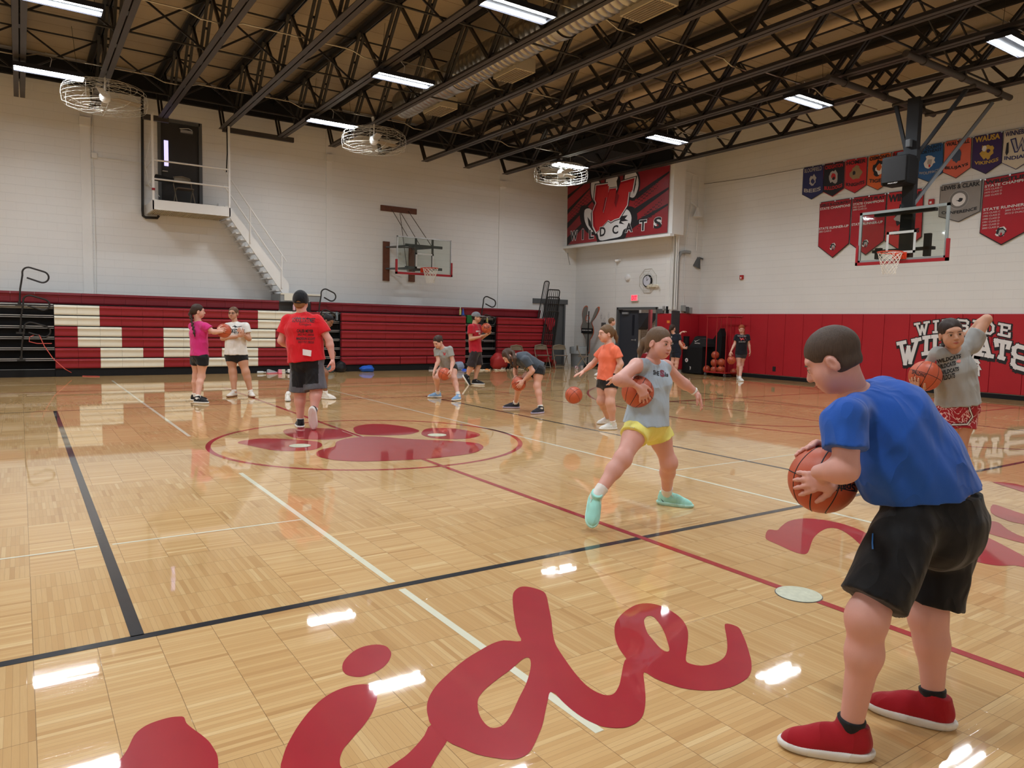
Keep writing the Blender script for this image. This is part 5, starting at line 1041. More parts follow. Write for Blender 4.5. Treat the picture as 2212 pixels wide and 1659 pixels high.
# black padded case with bag on top
ca, cb = float(onx(1473, 790, 17.45)[1]), float(onx(1515, 790, 17.45)[1])
cs = empty('equipment_case', (17.75, (ca+cb)/2, 0), 'large black padded equipment case standing beside the ball rack', 'equipment case')
og = (17.75, (ca+cb)/2, 0); ctop = float(onx(1490, 748, 17.45)[2])
MB(og).bbox((17.45, cb, 0.02), (18.12, ca, ctop), .03).obj('body', M_BLACK, cs)
em = np.array(onx(1483, 778, 17.445)); MB(og).lathe([(.065, 0), (.055, .004)], em, 16, (-1, 0, 0)).obj('badge', M_WTXT, cs); MB(og).lathe([(.035, .004), (.03, .007)], em, 3, (-1, 0, 0)).obj('badge_mark', M_SEATR, cs)
em = np.array(onx(1491, 798, 17.445)); text_map(mm := MB(og), 'JBL', lambda u, v: (17.444, em[1]+.03-.05*v, em[2]+.10-.12*u), .03); mm.obj('lettering', M_WTXT, cs)
bg = empty('gear_bag', (17.7, (ca+cb)/2-.1, ctop), 'black slouched bag with a white check mark lying on the black case', 'bag'); og = (17.7, (ca+cb)/2-.1, ctop)
b0, b1 = float(onx(1489, 740, 17.5)[1]), float(onx(1526, 740, 17.5)[1])
mm = MB(og); PR = [(b0, ctop), (b0-.12, ctop+.14), (b0-.22, ctop+.30), (b0-.32, ctop+.33), ((b0+b1)/2, ctop+.28), (b1+.05, ctop+.24), (b1, ctop+.1), (b1, ctop)]
mm.prism([(17.5, y, z) for y, z in PR], (.4, 0, 0)); bgm = mm.obj('fabric', mat('bag_black', (.014, .014, .016), .75), bg)
em = ((b0+b1)/2+.02, ctop+.16); MB(og).add([(17.496, em[0]+.12, em[1]+.03), (17.496, em[0]+.08, em[1]-.015), (17.496, em[0]-.12, em[1]+.07), (17.496, em[0]+.07, em[1]+.01)], [(0, 1, 2, 3)]).obj('check_mark', M_WTXT, bg)
text_map(mm := MB(og), 'BASKETBALL', lambda u, v: (17.496, em[0]+.1-.22*u, em[1]-.07+.03*v)); mm.obj('lettering', M_WTXT, bg)
p = np.array(onx(1482, 738, 17.6)); o = empty('canister', (17.6, p[1], ctop), 'short black canister standing on the left end of the black case', 'canister'); MB((17.6, p[1], ctop)).lathe([(.10, 0), (.10, .26), (.09, .28), (.11, .28), (.11, .31)], (17.6, p[1], ctop), 18).obj('body', M_BLACK, o, True)
tag(MB().prism([(17.9, cb+.02, .02), (17.9, cb-.32, .02), (17.9, cb-.38, 1.2), (17.9, cb-.30, 1.45), (17.9, cb+.02, 1.05)], (.2, 0, 0)).obj('folded_mat', M_BLACK), 'tall black folded cover standing between the case and the ball rack', 'cover')
# red bag + yellow hurdles by the case
p = onz(1452, 802); tag(MB().bbox((16.5, p[1]-.28, .27), (16.9, p[1]+.22, .62), .12).obj('red_duffel', mat('duffel_red', (.30, .012, .022), .6), None, True), 'red duffel bag on a black crate behind the girl in the tank top', 'bag')
tag(MB().bbox((16.45, p[1]-.33, .02), (16.93, p[1]+.27, .27), .03).obj('black_crate', M_BLACK), 'black crate under the red duffel bag', 'crate')
M_YEL = mat('hurdle_yellow', (.70, .72, .05), .4)
for k in range(4):
    y = p[1]+.25-.11*k; o = tag(MB((16.25, y, 0)).tube([(16.05, y, .01), (16.25, y+.0, .01), (16.25, y, .17), (16.25, y-.42, .17), (16.25, y-.42, .01), (16.05, y-.42, .01)], .012, 6).obj('mini_hurdle', M_YEL), 'small yellow training hurdle, %s from the left of the nested set' % ORD[k], 'hurdle', 'nested yellow hurdles'); o.location = (16.2+.04*k, y, 0)
# ================================================================ clutter at the foot of the bleachers
def soft_bag(name, c, s, mt, lab, cat='bag', seed=1):
    bm = bmesh.new(); bmesh.ops.create_icosphere(bm, subdivisions=3, radius=1); rg = random.Random(seed); ph = [rg.random()*6 for _ in range(6)]
    for v in bm.verts:
        n = 1+.10*math.sin(4*v.co.x+ph[0])+.08*math.sin(6*v.co.y+ph[1]+3*v.co.z)+.06*math.sin(9*v.co.z+ph[2]); v.co = Vector((v.co.x*s[0]*n, v.co.y*s[1]*n, max(-.8, v.co.z*n)*s[2]+s[2]*.8))
    me = bpy.data.meshes.new(name); bm.to_mesh(me); bm.free(); o = link(name, me, mt, None, True); o.location = c; return tag(o, lab, cat)
def at(x, y, Y=None): return tuple(onz(x, y)) if Y is None else tuple(ony(x, y, Y))
BW = 19.45
def ft(x): p = ony(x, 800, BW); return (float(p[0]), BW, 0)
soft_bag('drawstring_bag', ft(793), (.20, .14, .10), cm('bagblue', 30, 90, 190), 'bright blue drawstring bag on the floor at the long red bleacher bank', seed=2)
soft_bag('backpack', ft(736), (.17, .13, .17), cm('bagblk', 24, 24, 28), 'black backpack on the floor behind the coach in the red shirt', seed=3)
soft_bag('gym_bag', ft(712), (.15, .12, .10), cm('baggrey', 70, 95, 105), 'grey-blue gym bag lying beside the black backpack', seed=4)
soft_bag('laundry_bag', (ft(1075)[0], BW-.05, 0), (.27, .2, .28), cm('bagred', 165, 45, 45), 'large red cloth bag leaning on a white box beside the coach in the grey cap', seed=5)
soft_bag('plastic_bag', (ft(992)[0], BW, 0), (.14, .12, .15), cm('bagpale', 150, 165, 190), 'pale blue and pink see-through bag behind the girl in the grey shirt', seed=6)
soft_bag('backpack', (ft(1098)[0]+.1, BW-.1, 0), (.22, .16, .19), cm('bagnavy', 24, 26, 40), 'dark navy backpack beside the white box on the floor', seed=7)
p = onz(1184, 793); soft_bag('drawstring_bag', (p[0]+.1, p[1]+.25, 0), (.19, .1, .2), cm('bagblue2', 25, 60, 170), 'royal blue bag under the beige folding chair', seed=8)
p = onz(1203, 792); soft_bag('red_bag', (p[0], p[1]+.2, 0), (.1, .1, .13), cm('bagred2', 150, 30, 30), 'small red bag under the middle folding chair', seed=9)
q_ = ft(1079); bxw = tag(MB(q_).bbox((q_[0]-.02, BW-.14, 0), (q_[0]+.13, BW-.1+.2, .36), .004).obj('white_box', mat('carton_white', (.62, .62, .60), .6)), 'narrow white carton with dark lettering standing between bags', 'box'); bxw.location = q_
text_map(mm := MB(), 'FOX 40', lambda u, v: (.02+.08*v, -.145, .04+.26*u), .02); mm.obj('lettering', M_BTXT, bxw)
tw = MB(); 
for i in range(7):
    for j in range(5): pass
# red cloth draped on the bleacher end
c_ = (X_of(1187), BY-.02, 0); mm = MB(); nu, nv = 10, 10; z_t = 1.68
for i in range(nu+1):
    for j in range(nv+1):
        u, v = i/nu, j/nv; x = X_of(1172)+(X_of(1196)-X_of(1172))*u; mm.v.append((x+.02*math.sin(9*v+u*4), BY-.035-.03*math.sin(u*9+v*3)**2, z_t-(v*(.20+.26*math.exp(-((u-.62)/.25)**2)))))
for i in range(nu):
    for j in range(nv): k = i*(nv+1)+j; mm.f.append((k, k+1, k+nv+2, k+nv+1)); mm.mi.append(0)
o = mm.obj('draped_jersey', cm('jersey', 140, 18, 34), None, True); tag(o, 'dark red jersey draped over the right end of the bleachers', 'jersey')
so = o.modifiers.new('s', 'SOLIDIFY'); so.thickness = .012
# bottles, shoes
def bottle(c, h, r, mt, capm, lab, cat='bottle', lying=False):
    o = empty('water_bottle', c, lab, cat); ax = (1, 0, 0) if lying else (0, 0, 1); c1 = np.array(c)+(np.array([-h/2, 0, r]) if lying else 0)
    MB(c).lathe([(.001, 0), (r, 0), (r, h*.62), (r*.45, h*.82), (r*.4, h*.9)], c1, 14, ax, cap=False).obj('body', mt, o, True); MB(c).lathe([(r*.5, h*.88), (r*.5, h), (.001, h)], c1, 12, ax, cap=False).obj('cap', capm, o); return o
CLR = mat('clear_plastic', (.55, .60, .62), .15); 
bottle(ft(565), .22, .035, CLR, M_WTXT, 'clear plastic bottle lying on the floor before the bleachers', lying=True)
bottle((X_of(729), BY+.06, 1.44), .26, .04, cm('btl', 110, 120, 125), M_BLACK, 'grey steel bottle standing in the aisle behind the girl with the dark bun')
bottle((X_of(635), BY-.02, 1.68), .2, .035, cm('btlpink', 200, 160, 170), M_WTXT, 'pale pink bottle on the bleachers just left of the coach in red')
bottle((X_of(998), 19.8, 1.69), .24, .033, cm('btlyel', 190, 185, 120), M_WTXT, 'yellowish bottle on the bleachers left of the grey-capped coach')
bottle((X_of(1056), BY+.12, 1.44), .2, .033, cm('btlyel2', 190, 185, 120), M_WTXT, 'small yellow bottle on the step right of the looped handrail')
o = empty('traffic_cone', (X_of(1004), 19.8, 1.69), 'blue plastic cone on the bleachers', 'cone'); MB((X_of(1004), 19.8, 1.69)).lathe([(.07, 0), (.07, .01), (.045, .012), (.012, .2), (.001, .2)], (X_of(1004), 19.8, 1.69), 16, cap=False).obj('body', cm('coneb', 35, 80, 170), o)
tag(MB().bbox((X_of(1008.5), BY-.0, 1.44), (X_of(1020), BY+.12, 1.69), .02).obj('green_bag', cm('green', 20, 100, 50)), 'dark green box on the bleacher step next to the grey-capped coach', 'box')
def shoe_simple(c, rz, m1, m2, lab):
    o = empty('shoe', c, lab, 'shoe', None, rz); MB().add([], [])
    mm = MB(); pr = [(-.13, .10), (-.10, .115), (-.03, .09), (.03, .075), (.10, .05), (.135, .03), (.14, .02), (-.14, .02)]
    mm.prism([(x, -.042, z) for x, z in pr], (0, .084, 0)); mm.obj('upper', m1, o); MB().bbox((-.145, -.048, 0), (.15, .048, .028), .012).obj('sole', m2, o); return o
SHS = [(588, 0.3, cm('shgrey', 170, 180, 190), cm('shpink', 220, 120, 140), 'grey-blue running shoe with pink laces, standing left of the pink one'), (604, 1.4, cm('shpk', 225, 140, 155), cm('shpk2', 230, 90, 120), 'pink running shoe on the floor before the bleachers'), (613, 1.2, cm('shcr', 205, 200, 180), M_WTXT, 'cream shoe beside the pink running shoe'), (623, 1.5, cm('shwh', 215, 215, 215), M_BLACK, 'white shoe half hidden behind the coach in red')]
for x, rz, a, b, lab in SHS: shoe_simple(ft(x), rz, a, b, lab)
shoe_simple(ft(936), .2, cm('shb', 60, 60, 60), M_WTXT, 'dark shoe on the floor behind the girl in the grey shirt')
p = onz(1250, 797); shoe_simple((p[0]-.15, p[1]-.1, 0), .7, cm('shpw', 225, 190, 200), M_WTXT, 'white and pink shoe beside the trash can')
p = onz(1257, 796); shoe_simple((p[0]-.1, p[1]-.1, 0), 1.0, cm('shpw2', 215, 205, 205), M_WTXT, 'white shoe with pink edge by the sideways folding chair')
# scattered small cones and ladder pieces on the floor (uncountable heap)
mm = MB((ft(1050)[0], 19.0, 0)); rg = random.Random(4)
for i in range(120):
    x, y = X_of(1010, 19)+rg.random()*2.1, 18.7+rg.random()*.55; a = rg.random()*3.1; l = .05+.08*rg.random()
    mm.tube([(x, y, .012), (x+l*math.cos(a), y+l*math.sin(a), .012+.02*rg.random())], .008, 4)
hp = tag(mm.obj('agility_ladder_heap', mat('ladder_cream', (.68, .60, .45), .6)), 'jumbled cream agility ladder and cords on the floor by the red bag', 'ladder', kind='stuff'); hp.location = (ft(1050)[0], 19.0, 0)
for k, (x, y, c) in enumerate(((940, 0, 0), (1014, 0, 1), (1048, 0, 2))):
    px_ = (1003, 1018, 1052)[k]; p = onz(px_, 800); col = (cm('dblue', 40, 90, 200), cm('dcoral', 230, 110, 90), cm('dorange', 240, 140, 60))[k]
    o = tag(MB((p[0], p[1], 0)).lathe([(.10, 0), (.095, .012), (.035, .05), (.025, .05), (.08, .008)], (p[0], p[1], 0), 18).obj('disc_cone', col), '%s training disc on the floor near the grey-capped coach' % ('blue', 'coral', 'orange')[k], 'disc cone'); o.location = (p[0], p[1], 0)
# orange extension cord at the left aisle
rod_obj('extension_cord', [ony(112, 742, BY-.1), ony(80, 742, BY-.1), ony(63, 738, BY-.08), ony(64, 728, BY-.08), ony(75, 723, BY-.08), ony(85, 724, BY-.1), ony(96, 748, BY-.12), ony(115, 775, BY-.14), ony(140, 797, BY-.2), onz(165, 811, .01), onz(185, 812.5, .01), onz(215, 813, .01)], .009, cm('cord', 205, 90, 80), 'coral-red extension cord hanging from the left aisle down to the floor', 'cord')
# ================================================================ implicit-surface modelling for people
def V3(*a): return np.array(a, float)
def unit(v): v = np.asarray(v, float); return v/(np.linalg.norm(v)+1e-12)
def smin(a, b, k):
    if k <= 0: return np.minimum(a, b)
    h = np.clip(.5+.5*(b-a)/k, 0, 1); return b*(1-h)+a*h-k*h*(1-h)
def p_rc(P, a, b, r1, r2):
    ba = b-a; t = np.clip(((P-a)@ba)/(ba@ba+1e-9), 0, 1); return np.linalg.norm(P-a-t[:, None]*ba, axis=1)-(r1+(r2-r1)*t)
def p_el(P, c, R, r):
    q = (P-c)@R.T; k0 = np.linalg.norm(q/r, axis=1); k1 = np.linalg.norm(q/(r*r), axis=1)+1e-9; return k0*(k0-1)/k1
def p_ec(P, a, b, side, r1, r2):
    ba = b-a; L = np.linalg.norm(ba); ax = ba/(L+1e-9); s = side-ax*(side@ax); s = unit(s); f = np.cross(ax, s)
    v = P-a; h = v@ax; t = np.clip(h/(L+1e-9), 0, 1); rs = r1[0]+(r2[0]-r1[0])*t; rf = r1[1]+(r2[1]-r1[1])*t; rm = np.minimum(rs, rf)
    x = v@s; y = v@f; z = h-t*L; k0 = np.sqrt((x/rs)**2+(y/rf)**2+(z/rm)**2); k1 = np.sqrt((x/rs**2)**2+(y/rf**2)**2+(z/rm**2)**2)+1e-9; return k0*(k0-1)/k1
class Sdf:
    def __init__(s): s.p = []; s.lo = []; s.hi = []
    def _b(s, pts, r):
        for q in pts: s.lo.append(np.asarray(q)-r); s.hi.append(np.asarray(q)+r)
    def rc(s, a, b, r1, r2, k=.02, cut=None): s.p.append(('rc', (np.array(a, float), np.array(b, float), r1, r2), k, cut)); s._b((a, b), max(r1, r2)); return s
    def chain(s, pts, rs, k=.01, k0=None):
        for i in range(len(pts)-1): s.rc(pts[i], pts[i+1], rs[i], rs[i+1], k if (i or k0 is None) else k0)
        return s
    def el(s, c, r, R=None, k=.02): s.p.append(('el', (np.array(c, float), np.eye(3) if R is None else R, np.array(r, float)), k, None)); s._b((c,), max(r)); return s
    def ec(s, a, b, side, r1, r2, k=.03, cut=None): s.p.append(('ec', (np.array(a, float), np.array(b, float), np.array(side, float), r1, r2), k, cut)); s._b((a, b), max(*r1, *r2)); return s
    def sub(s, c, r, R=None, k=.01): s.p.append(('sub', (np.array(c, float), np.eye(3) if R is None else R, np.array(r, float)), k, None)); return s
    def cut(s, p, n): s.p.append(('cut', (np.array(p, float), unit(n)), 0, None)); return s       # keep the side the normal points away from
    def wob(s, amp, fr, seed=0, d=None): s.p.append(('wob', (amp, fr, seed, d), 0, None)); return s
    def __call__(s, P):
        d = np.full(len(P), 1.0)
        for ty, a, k, cut in s.p:
            if ty == 'rc': e = p_rc(P, *a)
            elif ty == 'el': e = p_el(P, *a)
            elif ty == 'ec': e = p_ec(P, *a)
            elif ty == 'sub': d = -smin(-d, p_el(P, *a), k); continue
            elif ty == 'cut': d = np.maximum(d, (P-a[0])@a[1]); continue
            elif ty == 'wob':
                amp, fr, sd, dr = a; rg = np.random.RandomState(sd); w = np.zeros(len(P))
                for i in range(4):
                    v = unit(rg.randn(3)); 
                    if dr is not None: v = unit(v-np.asarray(dr)*(v@dr)*.8)
                    w += np.sin(P@v*fr*(1+.5*i)+rg.rand()*6+1.2*np.sin(P@unit(rg.randn(3))*fr*.4))/(1+.4*i)
                d = d+amp*w*.5; continue
            if cut is not None:
                for cp, cn in cut: e = np.maximum(e, (P-cp)@cn)
            d = smin(d, e, k)
        return d
    def mesh(s, h, pad=.02, lo=None, hi=None):
        lo = np.min(s.lo, 0)-pad if lo is None else lo; hi = np.max(s.hi, 0)+pad if hi is None else hi; return surf_nets(s, lo, hi, h)
def surf_nets(fn, lo, hi, h):
    st = 4; n = (np.ceil((hi-lo)/(h*st)).astype(int)+1); N = n*st; ax = [lo[i]+h*(np.arange(n[i])*st+(st-1)/2) for i in range(3)]
    G = np.stack(np.meshgrid(*ax, indexing='ij'), -1).reshape(-1, 3); c = fn(G).reshape(n)
    act = np.abs(c) < h*st*1.45
    D = np.repeat(np.repeat(np.repeat(np.where(c < 0, -1., 1.), st, 0), st, 1), st, 2).astype(np.float32)
    M = np.repeat(np.repeat(np.repeat(act, st, 0), st, 1), st, 2); idx = np.argwhere(M)
    P = lo+idx*h; D[M] = fn(P)
    D[0] = D[-1] = 1; D[:, 0] = D[:, -1] = 1; D[:, :, 0] = D[:, :, -1] = 1
    I = D < 0; a = [slice(0, -1), slice(1, None)]
    cnt = sum(I[a[i], a[j], a[k]].astype(np.int8) for i in (0, 1) for j in (0, 1) for k in (0, 1)); cell = (cnt > 0) & (cnt < 8)
    ci = np.argwhere(cell); 
    if len(ci) == 0: return np.zeros((0, 3)), []
    acc = np.zeros((len(ci), 3)); num = np.zeros(len(ci)); cr_ = np.array([(i, j, k) for i in (0, 1) for j in (0, 1) for k in (0, 1)])
    vals = {tuple(o): D[ci[:, 0]+o[0], ci[:, 1]+o[1], ci[:, 2]+o[2]] for o in cr_}
    for o in cr_:
        for ax_ in range(3):
            if o[ax_]: continue
            q = o.copy(); q[ax_] = 1; va, vb = vals[tuple(o)], vals[tuple(q)]; m = (va < 0) != (vb < 0); t = np.where(m, va/(va-vb+1e-12), 0); 
            pt = np.tile(o.astype(float), (len(ci), 1)); pt[:, ax_] += t; acc[m] += pt[m]; num[m] += 1
    Vv = lo+(ci+acc/num[:, None])*h; id_ = np.full(cell.shape, -1, np.int64); id_[cell] = np.arange(len(ci)); F = []
    for ax_ in range(3):
        s0 = [slice(None)]*3; s1 = [slice(None)]*3; s0[ax_] = slice(0, -1); s1[ax_] = slice(1, None); ch = I[tuple(s0)] != I[tuple(s1)]; e = np.argwhere(ch); b, c2 = [(1, 2), (2, 0), (0, 1)][ax_]
        fl_ = I[tuple(s0)][ch]; e = e[(e[:, b] > 0) & (e[:, c2] > 0)]; fl_ = I[e[:, 0], e[:, 1], e[:, 2]]
        ok = (e < np.array(cell.shape)).all(1); e = e[ok]; fl_ = fl_[ok]
        db = np.zeros(3, int); db[b] = 1; dc = np.zeros(3, int); dc[c2] = 1
        q = [id_[tuple((e-x).T)] for x in (np.zeros(3, int), db, db+dc, dc)]; Q = np.stack(q, 1); good = (Q >= 0).all(1); Q = Q[good]; fl_ = fl_[good]
        Q = np.where(fl_[:, None], Q, Q[:, ::-1]); F.append(Q)
    return Vv, np.concatenate(F)
def np_mesh(name, parts, m, parent, org):
    vs = []; fs = []; b = 0
    for v, f in parts:
        if len(v) == 0: continue
        vs.append(v-org); fs.append(np.asarray(f)+b); b += len(v)
    V_ = np.concatenate(vs); F_ = np.concatenate(fs); me = bpy.data.meshes.new(name)
    me.vertices.add(len(V_)); me.vertices.foreach_set('co', V_.astype(np.float32).ravel()); me.loops.add(len(F_)*4); me.loops.foreach_set('vertex_index', F_.astype(np.int32).ravel())
    me.polygons.add(len(F_)); me.polygons.foreach_set('loop_start', np.arange(len(F_), dtype=np.int32)*4); me.update(calc_edges=True); me.validate()
    return link(name, me, m, parent, True)
# ---------------------------------------------------------------- materials for people
def skin(n, r, g, b):
    if n in MC: return MC[n]
    t = NT(n); c = lin(r, g, b); nz = t.noise(9, t.obj(), 3); nz2 = t.noise(160, t.obj(), 2)
    t.set(Base_Color=t.mix(nz, tuple(x*.93 for x in c), (min(1, c[0]*1.08), c[1]*.97, c[2]*.95)), Roughness=.5, Subsurface_Weight=.05, Subsurface_Scale=.02); t.b.inputs['Subsurface Radius'].default_value = (1, .35, .2)
    t.bump(nz2, .12, .002); MC[n] = t.m; return t.m
def fabric(n, r, g, b, rough=.85, var=.06):
    k = 'fab_'+n
    if k in MC: return MC[k]
    t = NT(k); c = lin(r, g, b); nz = t.noise(5, t.obj(), 3); wv = t.noise(350, t.obj(), 2); fo = t.noise(11, t.obj(), 2)
    t.set(Base_Color=t.mix(nz, tuple(x*(1-var) for x in c), tuple(min(1, x*(1+var)) for x in c)), Roughness=rough, Sheen_Weight=.15, Specular_IOR_Level=.25)
    fn_ = t.n('ShaderNodeTexNoise'); fn_.inputs['Scale'].default_value = 3.2; fn_.inputs['Detail'].default_value = 1.5; fn_.inputs['Distortion'].default_value = 1.6; t.l(t.obj((1.6, 1.6, .8)), fn_.inputs[0])
    rdg = t.m_('SUBTRACT', 1.0, t.m_('MULTIPLY', t.m_('ABSOLUTE', t.m_('SUBTRACT', fn_.outputs[0], .5)), 5.0)); rdg = t.m_('MAXIMUM', rdg, 0.0)
    t.bump(t.m_('ADD', t.m_('ADD', t.m_('MULTIPLY', wv, .05), t.m_('MULTIPLY', fo, .5)), t.m_('MULTIPLY', rdg, .9)), .55, .014); MC[k] = t.m; return t.m
def hairm(n, r, g, b):
    k = 'hair_'+n
    if k in MC: return MC[k]
    t = NT(k); c = lin(r, g, b); mp = t.obj((260, 260, 30)); w = t.noise(1, mp, 3, .6); c = tuple(x*.62 for x in c); b2 = t.noise(7, t.obj(), 2)
    t.set(Base_Color=t.mix(w, tuple(x*.5 for x in c), tuple(min(1, x*1.6) for x in c)), Roughness=.55, Specular_IOR_Level=.3); t.bump(w, .6, .003); MC[k] = t.m; return t.m
SK_L = skin('skin_light', 210, 164, 146); SK_M = skin('skin_mid', 192, 146, 120); SK_D = skin('skin_brown', 134, 92, 68); SK_P = skin('skin_pink', 210, 160, 148)
M_LIP = mat('lips', lin(176, 96, 90), .45); M_EYEW = mat('eye_white', lin(225, 215, 210), .25); M_IRIS = mat('iris', lin(50, 36, 28), .2); M_SOCK = fabric('sock', 225, 222, 218)
def frame(f, u):        # rows: x (person right), y forward, z up
    f = unit(f); u = np.asarray(u, float); z = unit(u-f*(u@f)); x = np.cross(f, z); return np.array([x, f, z])
D3 = lambda a, b, c=0: a*RH+b*FH+c*V3(0, 0, 1)        # right / away / up in the camera's horizontal frame
# ---------------------------------------------------------------- head, hair, hand, shoe
def head_parts(c, R, s, h, neckb, female=True, chin=1.0):
    L = lambda x, y, z: c+s*(x*R[0]+y*R[1]+z*R[2]); S = Sdf(); E = lambda p, r, k=.02: S.el(L(*p), s*np.array(r), R, k*s)
    E((0, -.012, .032), (.073, .092, .083)); E((0, .025, -.028), (.060, .066, .078), .03); E((0, .052, -.078), (.030*chin, .030, .026), .03); E((.036, .045, -.040), (.030, .034, .038), .03); E((-.036, .045, -.040), (.030, .034, .038), .03)
    E((0, .070, .030), (.048, .018, .016), .02)
    for e in (1, -1): S.sub(L(.031*e, .100, .004), s*np.array([.019, .018, .012]), R, .012*s)
    for e in (1, -1): E((.031*e, .0745, .003), (.0165, .0125, .0105), .006)
    for e in (1, -1):
        S.rc(L(.0165*e, .0850, .0115), L(.045*e, .0790, .0100), .0048*s, .0042*s, .004*s); S.rc(L(.0175*e, .0845, -.0065), L(.044*e, .0790, -.0060), .0040*s, .0036*s, .005*s)
    S.rc(L(0, .084, .010), L(0, .104, -.024), .0075*s, .0115*s, .012*s); E((0, .098, -.030), (.0165, .012, .008), .008)
    E((0, .088, -.0535), (.022, .0085, .0055), .006); E((0, .086, -.063), (.018, .0085, .006), .006)
    for e in (1, -1):
        Re = np.array([R[0], unit(R[1]*.9+R[2]*-.25), unit(R[2]*.9+R[1]*.25)]); S.el(L(.0765*e, -.008, -.012), s*np.array([.0095, .019, .031]), Re, .008*s); S.sub(L(.086*e, -.004, -.010), s*np.array([.007, .010, .018]), Re, .004*s)
    nb = np.asarray(neckb); S.rc(L(0, -.022, -.055), nb, (.044 if female else .052)*s, (.050 if female else .062)*s, .03*s)
    out = [S.mesh(h*s if False else h, .01)]
    return out, L
def face_bits(par, org, L, R, s, brow=M_IRIS, glasses=False, closed=False):
    for e in (1, -1):
        m = MB(org); c = L(.031*e, .0765, .002); m.lathe([(.0001, .0128*s), (.006*s, .0112*s), (.0105*s, .0068*s), (.0128*s, 0)], c, 14, R[1], cap=False)
        eye = m.obj('eye', M_EYEW, par, True)
        m = MB(org); m.lathe([(.0001, .0136*s), (.0045*s, .0130*s), (.0072*s, .0112*s)], c, 14, unit(R[1]-.12*R[2]), cap=False); m.obj('iris', M_IRIS, eye)
        m = MB(org); m.tube([L((.031-.012)*e, .0885, .0068), L(.031*e, .0900, .0088), L((.031+.012)*e, .0850, .0062)], .0012*s, 5); m.obj('eyelashes', M_IRIS, eye)
        m = MB(org); m.tube([L((.031-.019)*e, .0885, .019), L((.031+.002)*e, .0895, .0245), L((.031+.022)*e, .078, .019)], [.0018*s, .0026*s, .0012*s], 5); m.obj('eyebrow', brow, par)
    m = MB(org); m.tube([L(-.021, .0885, -.0585), L(-.008, .0972, -.0570), L(.008, .0972, -.0570), L(.021, .0885, -.0585)], [.0015*s, .0042*s, .0042*s, .0015*s], 8).tube([L(-.018, .0885, -.0605), L(0, .0955, -.064), L(.018, .0885, -.0605)], [.0015*s, .0048*s, .0015*s], 8); m.obj('lips', M_LIP, par, True)
    if glasses:
        m = MB(org)
        for e in (1, -1): m.tube([L(.033*e+.022*math.cos(a), .099-.008*abs(math.cos(a)), .003+.014*math.sin(a)) for a in np.linspace(0, 2*math.pi, 13)[:-1]], .0022*s, 5, closed=True); m.tube([L(.055*e, .090, .006), L(.078*e, .0, .006)], .0018*s, 5)
        m.tube([L(-.011, .104, .005), L(.011, .104, .005)], .0018*s, 5); m.obj('glasses', M_BLACK, par)
def hair_cap(L, R, s, h, short=False, extra=None, back=0.0):
    S = Sdf(); E = lambda p, r, k=.02: S.el(L(*p), s*np.array(r), R, k*s)
    if short:
        E((0, -.014, .037), (.0790, .098, .086)); S.el(L(0, -.022, -.028), s*np.array([.066, .070, .042]), R, .02*s); S.sub(L(0, .088, -.035), s*np.array([.085, .075, .088]), R, .004*s); S.sub(L(0, -.03, -.138), s*np.array([.12, .16, .090]), R, .004*s)
        for e in (1, -1): S.sub(L(.08*e, .0, -.02), s*np.array([.022, .032, .045]), R, .006*s)
    else:
        E((0, -.018, .036), (.082, .098, .088)); E((0, -.055, -.012), (.066, .052, .052), .03); S.sub(L(0, .098, -.030), s*np.array([.068, .068, .092]), R, .010*s)
        for e in (1, -1): S.sub(L(.085*e, .004, -.022), s*np.array([.020, .024, .034]), R, .006*s)
    if extra: extra(S)
    S.wob((.0007 if short else .0020)*s, 95/s, 3, R[2]); return S.mesh(h, .02)
